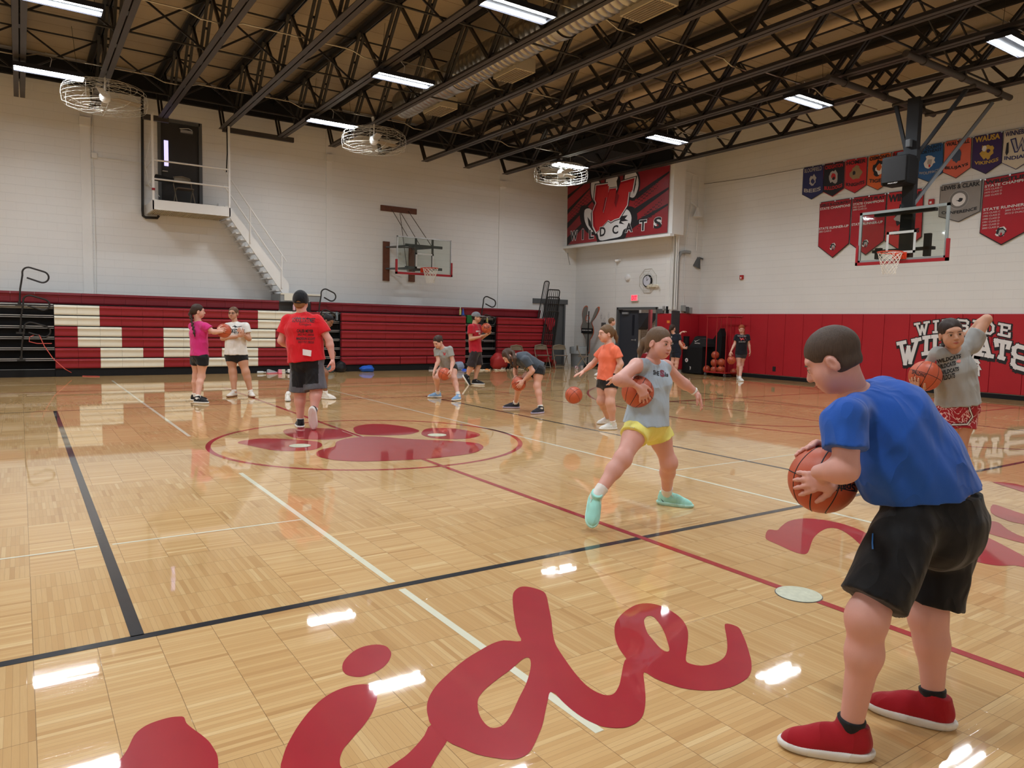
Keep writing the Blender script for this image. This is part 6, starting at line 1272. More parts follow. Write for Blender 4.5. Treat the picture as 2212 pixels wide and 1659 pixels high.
def hand_mesh(w, palm, fdir, pn, s, h, curl=.5, spread=.22, thumb=1, ball=None):
    """w wrist, palm centre, fdir finger direction, pn palm normal (out of the palm side), thumb=+1/-1 side.  ball=(centre, R): fingers wrap it"""
    S = Sdf(); fdir = unit(fdir); pn = unit(pn-fdir*(pn@fdir)); sd = np.cross(fdir, pn)*thumb; r = .0085*s
    R_p = np.array([sd, fdir, pn])
    S.rc(w, palm-fdir*.012*s, .023*s, .021*s, .02*s); S.el(palm, s*np.array([.040, .046, .0155]), R_p, .015*s); S.el(palm+s*(sd*.022-fdir*.018-pn*-.006), s*np.array([.018, .028, .016]), R_p, .015*s)
    ln = [.068, .077, .072, .056]
    for i in range(4):
        off = (.030-.020*i)*s; k0 = palm+sd*off+fdir*(.040-.004*abs(i-1.2))*s; ang = spread*(1.2-i)/1.5; d = unit(fdir*math.cos(ang)+sd*math.sin(ang)); pts = [k0]; L_ = ln[i]*s
        if ball is None:
            c_ = curl*(1+.12*i)
            for j, fr in enumerate((.45, .31, .24)):
                a = c_*(j+.6)*.75; dd = unit(d*math.cos(a)+pn*math.sin(a)); pts.append(pts[-1]+dd*L_*fr)
        else:
            bc, bR = ball; p = k0
            for j, fr in enumerate((.45, .31, .24)):
                nr = unit(p-bc); d = unit(d-nr*(d@nr)); p = p+d*L_*fr; q = bc+unit(p-bc)*(bR+r*.8); d = unit(q-pts[-1]); pts.append(q); p = q
        S.chain(pts, [r*1.12, r*1.02, r*.92, r*.78], .004*s, .012*s)
        for q in pts[1:3]: S.el(q-pn*r*.25, np.array([r, r, r])*1.03, None, .004*s)
    t0 = palm+s*(sd*.030-fdir*.030); td = unit(sd*.75+fdir*.62+pn*.25); pts = [t0, t0+td*.034*s]
    td2 = unit(sd*.35+fdir*.85+pn*(.2+.4*curl)); pts.append(pts[-1]+td2*.030*s); pts.append(pts[-1]+unit(td2+pn*.2*curl)*.024*s)
    if ball is not None:
        bc, bR = ball; pts = [pts[0]]+[bc+unit(q-bc)*(bR+r*.9) for q in pts[1:]]
    S.chain(pts, [r*1.7, r*1.3, r*1.12, r*.92], .008*s, .018*s)
    return S.mesh(h, .008)
def hand_on_ball(w, bc, bR, nrm, fdir, s, h, thumb=1, lift=.014):
    nrm = unit(nrm); palm = bc+nrm*(bR+lift*s); return hand_mesh(w, palm, unit(fdir-nrm*(fdir@nrm)), -nrm, s, h, .4, .34, thumb, (bc, bR))
def shoe(par, org, ank, fwd, up, L, mU, mS, h, mL=None, sock=M_SOCK, sockh=.05, low=False, tongue=None):
    """ank: ankle joint; fwd/up: foot frame"""
    R = frame(fwd, up); s = L/.27; O = np.asarray(ank)-R[2]*.085*s-R[1]*.062*s; P = lambda x, y, z: O+s*(x*R[0]+y*R[1]+z*R[2])      # O: heel on the ground
    S = Sdf(); E = lambda p, r, k=.02: S.el(P(*p), s*np.array(r), R, k*s)
    E((0, .045, .050), (.038, .050, .054)); E((0, .13, .036), (.044, .098, .044), .03); E((.002, .205, .026), (.044, .064, .038), .03); E((0, .115, .060), (.032, .066, .040), .03)
    if not low: S.ec(P(0, .050, .05), P(0, .056, .108), R[0], (.041*s, .052*s), (.041*s, .050*s), .012*s, cut=[(P(0, 0, .104), unit(R[2]-.25*R[1]))])
    S.cut(P(0, 0, .012), -R[2]); v = S.mesh(h, .01); sh = np_mesh('shoe', [v], mU, par, org)
    S = Sdf(); S.el(P(0, .055, .022), s*np.array([.046, .072, .034]), R, .02); S.el(P(.002, .19, .020), s*np.array([.052, .090, .030]), R, .05*s); S.el(P(0, .12, .018), s*np.array([.043, .09, .028]), R, .03*s)
    S.cut(P(0, 0, .0), -R[2]); S.cut(P(0, 0, .031), R[2]); np_mesh('sole', [S.mesh(h, .01)], mS, sh, org)
    if mL is not None:
        m = MB(org)
        for i in range(5): y = .088+.020*i; z = .088-.011*i; m.tube([P(-.022, y, z-.008), P(0, y+.004, z+.007), P(.022, y, z-.008)], .0028*s, 5)
        m.tube([P(0, .085, .098), P(.03, .10, .10), P(.035, .12, .075)], .0025*s, 5).tube([P(0, .085, .098), P(-.03, .095, .10), P(-.037, .115, .078)], .0025*s, 5); m.obj('laces', mL, sh)
    if sock is not None:
        S = Sdf(); a = np.asarray(ank); S.rc(P(0, .052, .07), P(0, .048, .10)+R[2]*0+unit(up)*sockh, .036*s, .037*s, .01); return sh, P, S
    return sh, P, None
# ---------------------------------------------------------------- the person builder
def person(name_label, J, s=1.0, h=.009, sk=SK_L, hair=None, hairfn=None, shirt=None, shorts=None, shoes=None, female=True, fat=1.0, headR=None, headc=None, hs=1.0, hands=None, glasses=False, face=True, hcap=True, short=False, hemf=.0, neck_r=.075, hemplane=None, extra=None, sextra=None, sup=None, ear=True, armr=1.0, legr=1.0, chest=(.155, .105), waist=(.125, .095), hips=(.155, .115), tank=False, sleeve=.55, wob=.004, brow=None, socks=None):
    org = V3(*J['base']); root = empty('person', org, name_label, 'person'); F = fat; hemn = None
    side = unit(J['shR']-J['shL']); pel, che, nk = J['pelvis'], J['chest'], J['neck']; hside = unit(J['hipR']-J['hipL'])
    wst = pel*.5+che*.5
    B = Sdf(); F0 = F; F = F*(.90 if shirt is not None else 1)
    B.ec(pel, wst, hside, (hips[0]*s*F, hips[1]*s*F), (waist[0]*s*F, waist[1]*s*F), .03); B.ec(wst, che, side, (waist[0]*s*F, waist[1]*s*F), (chest[0]*s*F*.93, chest[1]*s*F), .04); B.ec(che, che*.45+nk*.55, side, (chest[0]*s*F*.93, chest[1]*s*F), (.10*s, .07*s), .04)
    F = F0
    for e, sh in ((1, J['shR']), (-1, J['shL'])): B.rc(nk-unit(nk-che)*.03*s, sh, .046*s, .050*s*F, .04)
    B.rc(che*.3+nk*.7, nk+unit(J['head']-nk)*.05*s, .055*s, .046*s, .03)
    a_ = armr*s*(.5+.5*F)
    for q in 'LR':
        sh, el, wr = J['sh'+q], J['el'+q], J['wr'+q]; B.rc(sh, el, .048*a_, .038*a_, .03*s); mid = el+(wr-el)*.28
        B.rc(el, mid, .037*a_, .040*a_, .02*s); B.rc(mid, wr, .040*a_, .0245*a_, .02*s)
        hp, kn, an = J['hip'+q], J['kn'+q], J['an'+q]; g_ = legr*s*(.5+.5*F); B.rc(hp, hp*.65+kn*.35, .070*g_, .074*g_, .03*s); B.rc(hp*.65+kn*.35, kn, .074*g_, .054*g_, .04*s); kd = unit(an-kn); B.el(kn+0*kd, np.array([.054, .055, .060])*g_, None, .04*s)
        bk = unit(np.cross(hside, kd)); cf_ = kn+(an-kn)*.30
        if 'face' in J: bk = -unit(J['face']-kd*(J['face']@kd))
        B.rc(kn, cf_+bk*.008*s, .051*g_, .0525*g_, .04*s); B.rc(cf_+bk*.008*s, an, .0525*g_, .034*g_, .04*s); B.rc(an, an-V3(0, 0, .03*s), .034*g_, .034*g_, .02)
    hc = J['head'] if headc is None else headc; R = headR
    parts = [B.mesh(h)]
    hh = min(h, .0062) if hs > 0 else h
    hp_, L = head_parts(hc, R, s*hs*1.0, max(.0042, hh*.8), nk, female); parts += hp_
    for hd in (hands or []): parts.append(hd)
    body = np_mesh('body', parts, sk, root, org)
    if face: face_bits(root, org, L, R, s*hs, brow or hair, glasses)
    if hair is not None: np_mesh('hair', [hair_cap(L, R, s*hs, max(.005, hh*.8), short, (lambda S: hairfn(S, L, R)) if hairfn else None)], hair, root, org)
    # shirt
    objs = {'root': root, 'org': org, 'L': L, 'R': R, 'body': body}
    if shirt is not None:
        S = Sdf(); e = .022*s; hemd = unit(pel-che); hem = pel+hemd*hemf*s
        S.ec(pel+hemd*.05*s, wst, hside, (hips[0]*s*F+e*1.5, hips[1]*s*F+e*1.6), (waist[0]*s*F+e*1.5, waist[1]*s*F+e*1.3), .05); S.ec(wst, che, side, (waist[0]*s*F+e*1.5, waist[1]*s*F+e*1.3), (chest[0]*s*F*.95+e, chest[1]*s*F+e), .05)
        S.ec(che, che*.42+nk*.58, side, (chest[0]*s*F*.95+e, chest[1]*s*F+e), (.105*s, .078*s), .05)
        for q in 'LR':
            sh, el = J['sh'+q], J['el'+q]
            if tank: S.rc(nk-unit(nk-che)*.035*s, nk+(sh-nk)*.92-unit(nk-che)*.010*s, .056*s, .058*s*F, .03)
            else:
                S.rc(nk-unit(nk-che)*.035*s, sh, .054*s, .056*s*(.6+.4*F), .045); d = unit(el-sh); end = sh+(el-sh)*sleeve
                S.rc(sh, end+d*.05*s, .062*a_+.006*s, (.062 if female else .066)*a_+.012*s, .035*s, cut=[(end, unit(d+V3(0, 0, -.15)))])
        if sextra: sextra(S)
        if hemplane: S.cut(*hemplane)
        else: S.cut(hem, hemd)
        if wob: S.wob(wob*s, 34/s, 5, hemd)
        S.sub(nk+unit(hc-nk)*.055*s, s*np.array([.060, .060, .05])*neck_r/.075*1.08, np.array([side, unit(np.cross(hemd, side)), unit(hc-nk)]), .012)
        if tank:
            for q in 'LR':
                sh = J['sh'+q]; o_ = unit(sh-nk); S.sub(sh+o_*.040*s+hemd*.010*s, s*np.array([.044, .10, .105])*F, np.array([o_, unit(np.cross(o_, hemd)), hemd]), .01)
        objs['shirt'] = np_mesh('shirt', [S.mesh(h)], shirt, root, org)
    if shorts is not None:
        ms, ln, fl_ = shorts; S = Sdf(); up = unit(che-pel) if sup is None else unit(sup); e = .014*s
        S.ec(pel-up*.02*s, pel+up*.08*s, hside, (hips[0]*s*F+e, hips[1]*s*F+e), (hips[0]*s*F*.93, hips[1]*s*F*.93), .03)
        if extra: extra(S)
        for q in 'LR':
            hp, kn = J['hip'+q], J['kn'+q]; d = unit(kn-hp); end = hp+(kn-hp)*ln; g_ = legr*s*(.5+.5*F)
            S.rc(hp, end+d*.06*s, .086*g_+e*.8, .080*g_*(1-.25*ln)+fl_*s, .035*s, cut=[(end, d)])
        S.cut(pel+up*.055*s+up*max(0, hemf)*-.3*s, up)
        if wob: S.wob(wob*.8*s, 40/s, 9, up)
        objs['shorts'] = np_mesh('shorts', [S.mesh(h)], ms, root, org)
    if shoes:
        for q in 'LR':
            spc = dict(shoes.get(q, {})); mU, mS, mL = shoes['m']; up = spc.pop('up', V3(0, 0, 1)); fw = spc.pop('fwd'); 
            sh, P, SS = shoe(root, org, J['an'+q], fw, up, shoes['len'], mU, mS, max(.0055, hh*.8), mL, sock=shoes.get('sock', M_SOCK), sockh=shoes.get('sockh', .05), low=shoes.get('low', False))
            objs['shoe'+q] = (sh, P)
            if SS is not None:
                S2 = Sdf(); kd = unit(J['kn'+q]-J['an'+q]); r_ = .037*legr*s; S2.rc(J['an'+q]-kd*.0*s, J['an'+q]+kd*(shoes.get('sockh', .05))*s, r_*1.10, r_*1.24, .01, cut=[(J['an'+q]+kd*shoes.get('sockh', .05)*s, kd)]); (S2.rc(J['an'+q], J['an'+q]-up*.035*s+fw*.02*s, r_*1.12, r_*1.05, .01) if shoes.get('sockh', .05) > .045 else None)
                np_mesh('sock', [S2.mesh(max(.0055, hh*.8), .006)], shoes.get('sockm', M_SOCK), root, org)
    return objs
def paint(o, m, fn):
    me = o.data; me.materials.append(m); n = len(me.polygons); c_ = np.zeros(n*3, np.float32); me.polygons.foreach_get('center', c_); c_ = c_.reshape(-1, 3)
    k = fn(c_)
    mi = np.zeros(n, np.int32); me.polygons.foreach_get('material_index', mi); mi[k] = len(me.materials)-1; me.polygons.foreach_set('material_index', mi)
def foot(J, q, x, y, L_=.27):
    p = onz(x, y); p[2] = .085*L_/.27; J['an'+q] = p
def project(objs, key, s, corners, mt, name='lettering', bold=.02, loops=None, off=.004, tgt=None):
    """print flat lettering on a garment: rays from the front of the wearer onto the cloth"""
    o = tgt or objs[key]; me = o.data; org = objs['org']; bm = bmesh.new(); bm.from_mesh(me); tree = BVHTree.FromBMesh(bm); mm = MB(org)
    tl, tr, br, bl = [np.array(p, float) for p in corners]; q = lambda u, v: (bl*(1-u)+br*u)*(1-v)+(tl*(1-u)+tr*u)*v
    if loops is None:
        v, f = text_uv(s, bold)
        if len(v) and True: pass
    else: v, f = tri2d(loops); v = np.array(v)
    pts = []
    for a, b in v:
        px = q(a, b); d = ray(px[0], px[1]); hit = tree.ray_cast(Vector(O3-org), Vector(d))
        if hit[0] is None: pts.append(None)
        else: pts.append(np.array(hit[0])+org-unit(d)*off)
    ok = [i for i, p in enumerate(pts) if p is not None]
    if not ok: bm.free(); return None
    mp = {i: k for k, i in enumerate(ok)}; F_ = [tuple(mp[i] for i in ff) for ff in f if all(i in mp for i in ff)]
    mm.add([pts[i] for i in ok], F_); bm.free(); return mm.obj(name, mt, o)
# ---------------------------------------------------------------- basketballs
def ball_mat():
    t = NT('ball_leather'); n = t.noise(420, t.obj(), 2); n2 = t.noise(6, t.obj(), 2); t.set(Base_Color=t.mix(n2, lin(170, 72, 44), lin(196, 92, 58)), Roughness=.42); t.bump(n, .3, .002); return t.m
M_BALL = ball_mat()
def make_ball():
    r = empty('basketball', (0, 0, 0)); Rb = .1195
    bm = bmesh.new(); bmesh.ops.create_icosphere(bm, subdivisions=5, radius=Rb); me = bpy.data.meshes.new('ball_cover'); bm.to_mesh(me); bm.free(); link('ball_cover', me, M_BALL, r, True)
    m = MB(); T = np.linspace(0, 2*math.pi, 65)[:-1]; q = Rb-.0010
    m.tube([(q*math.cos(a), q*math.sin(a), 0) for a in T], .0026, 6, closed=True); m.tube([(q*math.cos(a), 0, q*math.sin(a)) for a in T], .0026, 6, closed=True)
    for e in (1, -1):
        pts = []
        for a in T: v = unit(V3(math.cos(a)*.78, e*(.62+.0*math.sin(a)), math.sin(a)*1.0) if True else 0); v = unit(V3(.95*math.cos(a), e*(.38+.42*math.cos(a)**2), .95*math.sin(a))); pts.append(v*q)
        m.tube(pts, .0026, 6, closed=True)
    m.obj('seam', M_BTXT, r, True); return r
BALL0 = None
def put_ball(c, lab, rot=(0, 0, 0), grp=None):
    global BALL0
    if BALL0 is None: BALL0 = make_ball(); o = BALL0
    else: o = copy_tree(BALL0)
    o.location = Vector(c); o.rotation_euler = rot; tag(o, lab, 'basketball', grp); return o
RBALL = .1195
def ball_text(ball, s, corners, mt=M_BTXT):
    cov = [c for c in ball.children if c.name.startswith('ball_cover')][0]; c = np.array(ball.location); mm = MB((0, 0, 0)); tl, tr, br, bl = [np.array(p, float) for p in corners]
    v, f = text_uv(s, .03); P = []
    Rm = ball.rotation_euler.to_matrix().inverted()
    for a, b in v:
        px = (bl*(1-a)+br*a)*(1-b)+(tl*(1-a)+tr*a)*b; d = unit(ray(*px)); oc = O3-c; bb = oc@d; di = bb*bb-(oc@oc-(RBALL+.0012)**2)
        t = -bb-math.sqrt(max(di, 0)); P.append(np.array(Rm@Vector(oc+d*t)))
    mm.add(P, f); return mm.obj('lettering', mt, ball)
# ================================================================ the people
def dist(x, y): return float(onz(x, y)@FH)
def joints(D, base, **kw):
    J = {k: ond(v[0], v[1], D+(v[2] if len(v) > 2 else 0)) for k, v in kw.items()}; J['base'] = onz(*base); J['base'][2] = 0; return J
def atz(x, D, z): p = ond(x, 800, D); p[2] = z; return p
def ponytail(pts, rs): 
    return lambda S, L, R: S.chain([L(*p) if len(p) == 3 else p for p in pts], rs, .015)
def ears_bun(S, L, R): S.el(L(0, -.10, .07), np.array([.036, .036, .036]), R, .01)
F_WH, F_BK = fabric('white', 222, 220, 216), fabric('black', 20, 20, 24, .7)
# ---- girl in the pink shirt
D = dist(433, 868); s = 1.02; PK = joints(D, (434, 868), head=(428, 672.5), neck=(427.5, 695), chest=(429, 719), pelvis=(431, 768), shL=(416, 705, .08), shR=(443, 705, -.10), elL=(446, 715, .25), wrL=(470, 717, .22), elR=(461, 717, -.12), wrR=(479, 716.5, -.10), hipL=(424, 773, .07), hipR=(438, 774, -.06), knL=(424, 812, .12), knR=(435, 813, -.03), anL=(421, 849.5, .16), anR=(427, 853, .0))
foot(PK, 'R', 427, 871); foot(PK, 'L', 421, 866)
PK['face'] = D3(.8, .6); bc = ond(484, 714.5, D+.05); fw = unit(D3(1, .1))
h1 = hand_on_ball(PK['wrR'], bc, RBALL, D3(-.15, -1, .1), D3(1, 0, .15), .95, .0055, thumb=1)
h2 = hand_on_ball(PK['wrL'], bc, RBALL, D3(-.4, .9, -.2), D3(1, .3, .0), .95, .006, thumb=-1)
def braid(S, L, R):
    p = [L(0, -.10, .0), L(-.01, -.115, -.06)]; q = ond(418, 700, D-.18); p += [q]+[ond(418+.9*(i % 2), 706+6*i, D-.20) for i in range(5)]
    for i in range(11): t = i/10; a = p[1]*(1-t)+ond(419.5, 719, D-.19)*t; S.el(a+RH*.008*(1 if i % 2 else -1), np.array([.026-.010*t, .024-.008*t, .024]), None, .008)
    S.chain([L(0, -.10, .0), p[1]], [.03, .027], .02); S.rc(ond(419.5, 719, D-.19), ond(421, 727, D-.18), .014, .008, .01)
o1 = person('girl in bright pink t-shirt with a long braid, holding a ball out', PK, s, .009, SK_L, hairm('dkbrown', 70, 50, 40), braid, fabric('pink', 200, 45, 120), (F_BK, .36, .03), dict(m=(F_BK, F_WH, F_WH), len=.27, sock=M_SOCK, sockh=.05, L=dict(fwd=unit(D3(1, .15))), R=dict(fwd=unit(D3(1, -.25)))), True, .95, frame(D3(.85, .5, -.05), V3(0, 0, 1)), hands=[h1, h2], legr=1.0, hemf=.0)
b = put_ball(bc, 'basketball held out between the girls in pink and in white', (.4, .3, .2))
project(o1, 'shoeR', '', [(428, 864), (440, 864), (440, 871), (428, 871)], cm('swoosh', 235, 150, 160), 'check_mark', loops=[[(0, .8), (.2, .1), (1, .9), (.25, .45)]], tgt=o1['shoeR'][0])
# ---- girl in the white shirt with glasses
D = dist(526, 856); J = joints(D, (527, 856), head=(504, 677), neck=(508, 697), chest=(509, 719), pelvis=(510, 764), shR=(491, 706), shL=(530, 705), elR=(481, 731, -.05), wrR=(512, 727, -.20), elL=(538, 732, -.03), wrL=(526, 723, -.18), hipR=(499.5, 770), hipL=(521.5, 770), knR=(503, 804, -.03), knL=(531, 804, -.03), anR=(506, 840), anL=(541.5, 840))
foot(J, 'R', 506, 857); foot(J, 'L', 541.5, 857)
J['face'] = D3(-.05, -1)
h1 = hand_mesh(J['wrR'], J['wrR']+unit(D3(.9, -.1, .25))*.075, D3(.9, -.1, .3), D3(.1, .6, .2), .9, .0055, .5, thumb=1); h2 = hand_mesh(J['wrL'], J['wrL']+unit(D3(-.45, -.1, .5))*.07, D3(-.5, -.1, .6), D3(0, .6, -.2), .9, .0055, .6, thumb=-1)
o2 = person('girl in a white basketball t-shirt, black shorts and glasses, standing with hands together', J, 1.0, .009, SK_M, hairm('brown', 120, 88, 64), ponytail([(0, -.09, .04), (.06, -.06, -.05), (.075, -.03, -.10)], [.035, .02, .008]), F_WH, (F_BK, .30, .02), dict(m=(fabric('shoecream', 214, 208, 200), cm('gum', 140, 100, 70), F_WH), len=.265, sockh=.04, L=dict(fwd=unit(D3(.55, -.8))), R=dict(fwd=unit(D3(-.25, -1)))), True, 1.18, frame(D3(-.08, -1, -.02), V3(0, 0, 1)), glasses=True, hands=[h1, h2], legr=1.05, hemf=.02)
project(o2, 'shirt', 'BASKETBALL', [(489, 709), (530, 711), (530, 721), (489, 719)], M_BTXT, bold=.04)
project(o2, 'shirt', '', [(500, 702), (524, 702), (524, 709), (500, 709)], M_BTXT, 'print', loops=[[(0, .4), (.3, .9), (.5, .5), (1, .7), (.8, .4), (.5, .3), (.3, .1), (.25, .5)]])
# ---- coach in the red shirt seen from behind
D = dist(650, 925); J = joints(D, (655, 925), head=(650, 651), neck=(652, 676), chest=(654, 708), pelvis=(662, 775), shL=(621, 693, .03), shR=(685, 693, -.02), elL=(607, 736, .02), wrL=(629, 752, .22), elR=(711, 735, -.03), wrR=(718, 773, -.05), hipL=(648, 787), hipR=(678, 787), knL=(648, 848, .05), knR=(683, 845, -.02), anL=(649, 905, .04), anR=(678, 887, -.12))
foot(J, 'L', 649, 924, .30)
J['face'] = D3(-.05, 1)
h1 = hand_mesh(J['wrR'], ond(719.5, 787, D-.06), D3(.05, .0, -1), D3(-.9, .3, 0), 1.08, .006, .8, thumb=-1); h2 = hand_mesh(J['wrL'], J['wrL']+unit(D3(.6, .6, 0))*.08, D3(.6, .6, 0), D3(.2, 0, -1), 1.05, .006, .4, thumb=1)
F_REDT = fabric('redtee', 205, 26, 38); HB = hairm('blond', 168, 120, 78)
def nape(S, L, R): S.el(L(0, -.062, -.045), np.array([.062, .042, .048])*1.05, R, .02)
o3 = person('coach in a red t-shirt, black shorts and black cap walking away from the camera', J, 1.08, .009, SK_P, HB, nape, F_REDT, (F_BK, .93, .065), dict(m=(F_BK, F_WH, F_WH), len=.30, sockh=.03, L=dict(fwd=unit(D3(-.35, .8))), R=dict(fwd=unit(V3(0, 0, -1)+.25*FH), up=unit(FH+V3(0, 0, .2)))), False, 1.20, frame(D3(.0, 1, -.05), V3(0, 0, 1)), hands=[h1, h2], face=False, hemf=.03, sleeve=.62, legr=1.05, chest=(.175, .115), waist=(.15, .11), hips=(.165, .12))
L, R = o3['L'], o3['R']; S = Sdf(); S.el(L(0, -.014, .022), np.array([.100, .120, .124])*1.0, R, .02); S.cut(L(0, 0, -.028), -R[2]); S.sub(L(0, -.125, -.030), np.array([.036, .05, .030]), R, .004)
S.el(L(0, .12, .020), np.array([.07, .075, .010]), R, .01)
cap = np_mesh('cap', [S.mesh(.006)], fabric('capblk', 22, 23, 28), o3['root'], o3['org'])
m = MB(o3['org']); m.tube([L(.09*math.sin(a), -.012-.106*math.cos(a), -.027) for a in np.linspace(-.42, .42, 7)], .007, 6); m.obj('cap_strap', M_BLACK, cap)
for s_, a, b_, c_, d_, bo in (('Winside', 637, 684, 671, 689, .0), ('SCHOOL STATE MEET', 631, 686, 681, 696, .02), ('Cougars', 646, 697, 672, 704, .0), ('CALEB MEYER', 641, 711, 677, 718, .03), ('SHOT PUT, DISCUS', 643, 720, 678, 726, .02), ('MADISON SCOTT', 640, 728, 681, 734, .03), ('SHOT PUT, DISCUS', 644, 736, 678, 742, .02)):
    project(o3, 'shirt', s_, [(a, b_), (c_, b_+1), (c_, d_+1), (a, d_)], M_BTXT, bold=bo)
m = MB(o3['org']); c = ond(663.5, 762, D-.21); m.bbox(c-np.array([.05, .01, .035]), c+np.array([.05, .01, .035]), .004)
P8 = [c+RH*a+V3(0, 0, 1)*z+FH*f for f in (-.008, .008) for a, z in ((-.055, .045), (.055, .030), (.048, -.045), (-.055, -.030))]
m = MB(o3['org']).add(P8, [(0, 1, 2, 3), (7, 6, 5, 4), (0, 4, 5, 1), (1, 5, 6, 2), (2, 6, 7, 3), (3, 7, 4, 0)]); cd = tag(m.obj('folded_paper', mat('paper_white', (.78, .78, .80), .6)), 'folded white paper tucked in the waistband of the coach in red', 'paper'); cd.location = o3['org']
def _hem(c_):
    P_ = c_+o3['org']; k = np.zeros(len(P_), bool)
    for q in 'LR':
        hp, kn = J['hip'+q], J['kn'+q]; dd_ = unit(kn-hp); t_ = (P_-hp)@dd_; L_ = np.linalg.norm(kn-hp)*.93; r_ = (P_-hp)-t_[:, None]*dd_
        sgn = 1 if q == 'R' else -1
        k |= (np.linalg.norm(r_, axis=1) < .16) & ((t_ > L_-.075) | ((r_@RH)*sgn > .085-.02*(t_/L_)))
    return k
paint(o3['shorts'], fabric('panelgrey', 92, 94, 102), _hem)
# ---- girl hidden behind the coach
D = dist(660, 861); J = joints(D, (668, 861), head=(709, 693), neck=(697, 711), chest=(690, 727), pelvis=(674, 774), shR=(700, 722, -.12), shL=(690, 718, .15), elR=(706, 745, -.1), wrR=(716, 757, -.12), elL=(706, 742, .2), wrL=(716, 752, .15), hipR=(680, 778, -.08), hipL=(668, 778, .08), knR=(702, 806, -.05), knL=(640, 812, .05), anR=(704, 846, .0), anL=(622, 850, .05))
foot(J, 'R', 703, 862); foot(J, 'L', 621, 865)
J['face'] = D3(.95, -.2); bc = ond(712, 772, D-.1)
h1 = hand_mesh(J['wrR'], ond(719, 762, D-.12), D3(.6, 0, -.8), D3(-.5, 0, -.5), .95, .006, .6, thumb=1); h2 = hand_mesh(J['wrL'], ond(719, 757, D+.15), D3(.7, 0, -.6), D3(-.2, 0, -.8), .95, .006, .6, thumb=-1)
o4 = person('girl with a dark bun bent forward behind the coach in the red shirt', J, 1.0, .010, SK_D, hairm('black', 28, 24, 26), ears_bun, fabric('olive', 60, 62, 40), (F_BK, .4, .03), dict(m=(fabric('shoecream', 214, 208, 200), F_WH, F_WH), len=.265, sockh=.07, L=dict(fwd=unit(D3(.35, -.9))), R=dict(fwd=unit(D3(1, -.25)))), True, 1.0, frame(D3(.85, -.25, -.55), V3(0, 0, 1)+.3*RH), hands=[h1, h2])
# ---- girl in the grey shirt dribbling
D = dist(965, 861); J = joints(D, (965, 863), head=(946, 738.5, -.12), neck=(957, 753, -.05), chest=(961, 767), pelvis=(968, 792, .1), shR=(944, 757, -.05), shL=(971, 755, -.08), elR=(947, 780, -.1), wrR=(938, 801, -.2), elL=(978, 782, -.1), wrL=(974.5, 800, -.25), hipR=(958, 794, .08), hipL=(978, 794, .08), knR=(943, 817, -.1), knL=(981, 819, -.1), anR=(946, 848, .08), anL=(990, 853, -.15))
foot(J, 'R', 946, 859); foot(J, 'L', 990, 865)
J['face'] = D3(-.4, -1); bc = ond(960, 808, D-.30)
h1 = hand_mesh(J['wrR'], ond(936.5, 807.5, D-.22), D3(-.25, 0, -1), D3(.8, 0, -.3), .92, .0055, .5, thumb=-1); h2 = hand_on_ball(J['wrL'], bc, RBALL, D3(.85, -.35, .2), D3(-.1, -.3, -1), .92, .0055, thumb=-1)
o5 = person('girl in a light grey t-shirt and black shorts bending to dribble low between her feet', J, .98, .009, SK_L, hairm('dkbrown', 70, 50, 40), ponytail([(0, -.09, .06), (.02, -.14, .02), (.03, -.15, -.06)], [.03, .024, .008]), fabric('greytee', 150, 152, 150), (F_BK, .28, .03), dict(m=(fabric('shoeblue', 130, 165, 205), F_WH, F_WH), len=.255, sockh=.075, L=dict(fwd=unit(D3(-.5, -.85))), R=dict(fwd=unit(D3(-1, -.35)))), True, .9, frame(D3(-.55, -.75, -.6), V3(0, 0, 1)), hands=[h1, h2], hemf=.03)
b = put_ball(bc, 'basketball between the legs of the girl in the light grey t-shirt', (.2, .5, .1))
project(o5, 'shirt', '', [(957, 761.5), (963, 762), (963, 768.5), (957, 768)], cm('wred', 190, 40, 50), 'print', loops=[[(0, 1), (.4, 1), (.4, .8), (.3, .8), (.4, .4), (.5, .8), (.6, .4), (.7, .8), (.6, .8), (.6, 1), (1, 1), (1, .8), (.9, .8), (.7, 0), (.5, .3), (.3, 0), (.1, .8), (0, .8)]])
# ---- coach with the grey cap
D = dist(1028, 831); J = joints(D, (1024, 831), head=(1029, 686), neck=(1025.5, 701), chest=(1024.5, 717), pelvis=(1027, 757), shR=(1017, 707, -.17), shL=(1033, 706, .17), elR=(1016.5, 732, -.2), wrR=(1036, 728, -.22), elL=(1037, 731, .2), wrL=(1048, 726, .05), hipR=(1025, 762, -.09), hipL=(1031, 762, .09), knR=(1017, 793, -.08), knL=(1033, 790, .08), anR=(1009.5, 813, -.1), anL=(1026, 821.5, .0))
foot(J, 'L', 1026, 831, .30)
J['face'] = D3(1, -.15)
h1 = hand_mesh(J['wrR'], ond(1042.5, 725, D-.2), D3(1, .1, .25), D3(0, .2, 1), 1.05, .0065, .3, thumb=-1); h2 = hand_mesh(J['wrL'], ond(1053, 723, D+.03), D3(.9, 0, .5), D3(-.2, .2, 1), 1.05, .0065, .3, thumb=1)
o6 = person('coach in crimson t-shirt, dark shorts and grey cap tossing a ball up', J, 1.06, .010, SK_M, hairm('black', 28, 24, 26), None, fabric('crimson', 172, 26, 44), (fabric('darkpat', 44, 36, 40, .7, .5), .95, .05), dict(m=(F_BK, F_WH, F_WH), len=.30, sockh=.02, sock=M_SOCK, R=dict(fwd=unit(D3(.55, 0, -.85)), up=unit(D3(.85, 0, .55))), L=dict(fwd=unit(D3(1, -.2)))), False, 1.0, frame(D3(1, -.12, .0), V3(0, 0, 1)), glasses=True, hands=[h1, h2], short=True, hemf=.04, hips=(.15, .11))
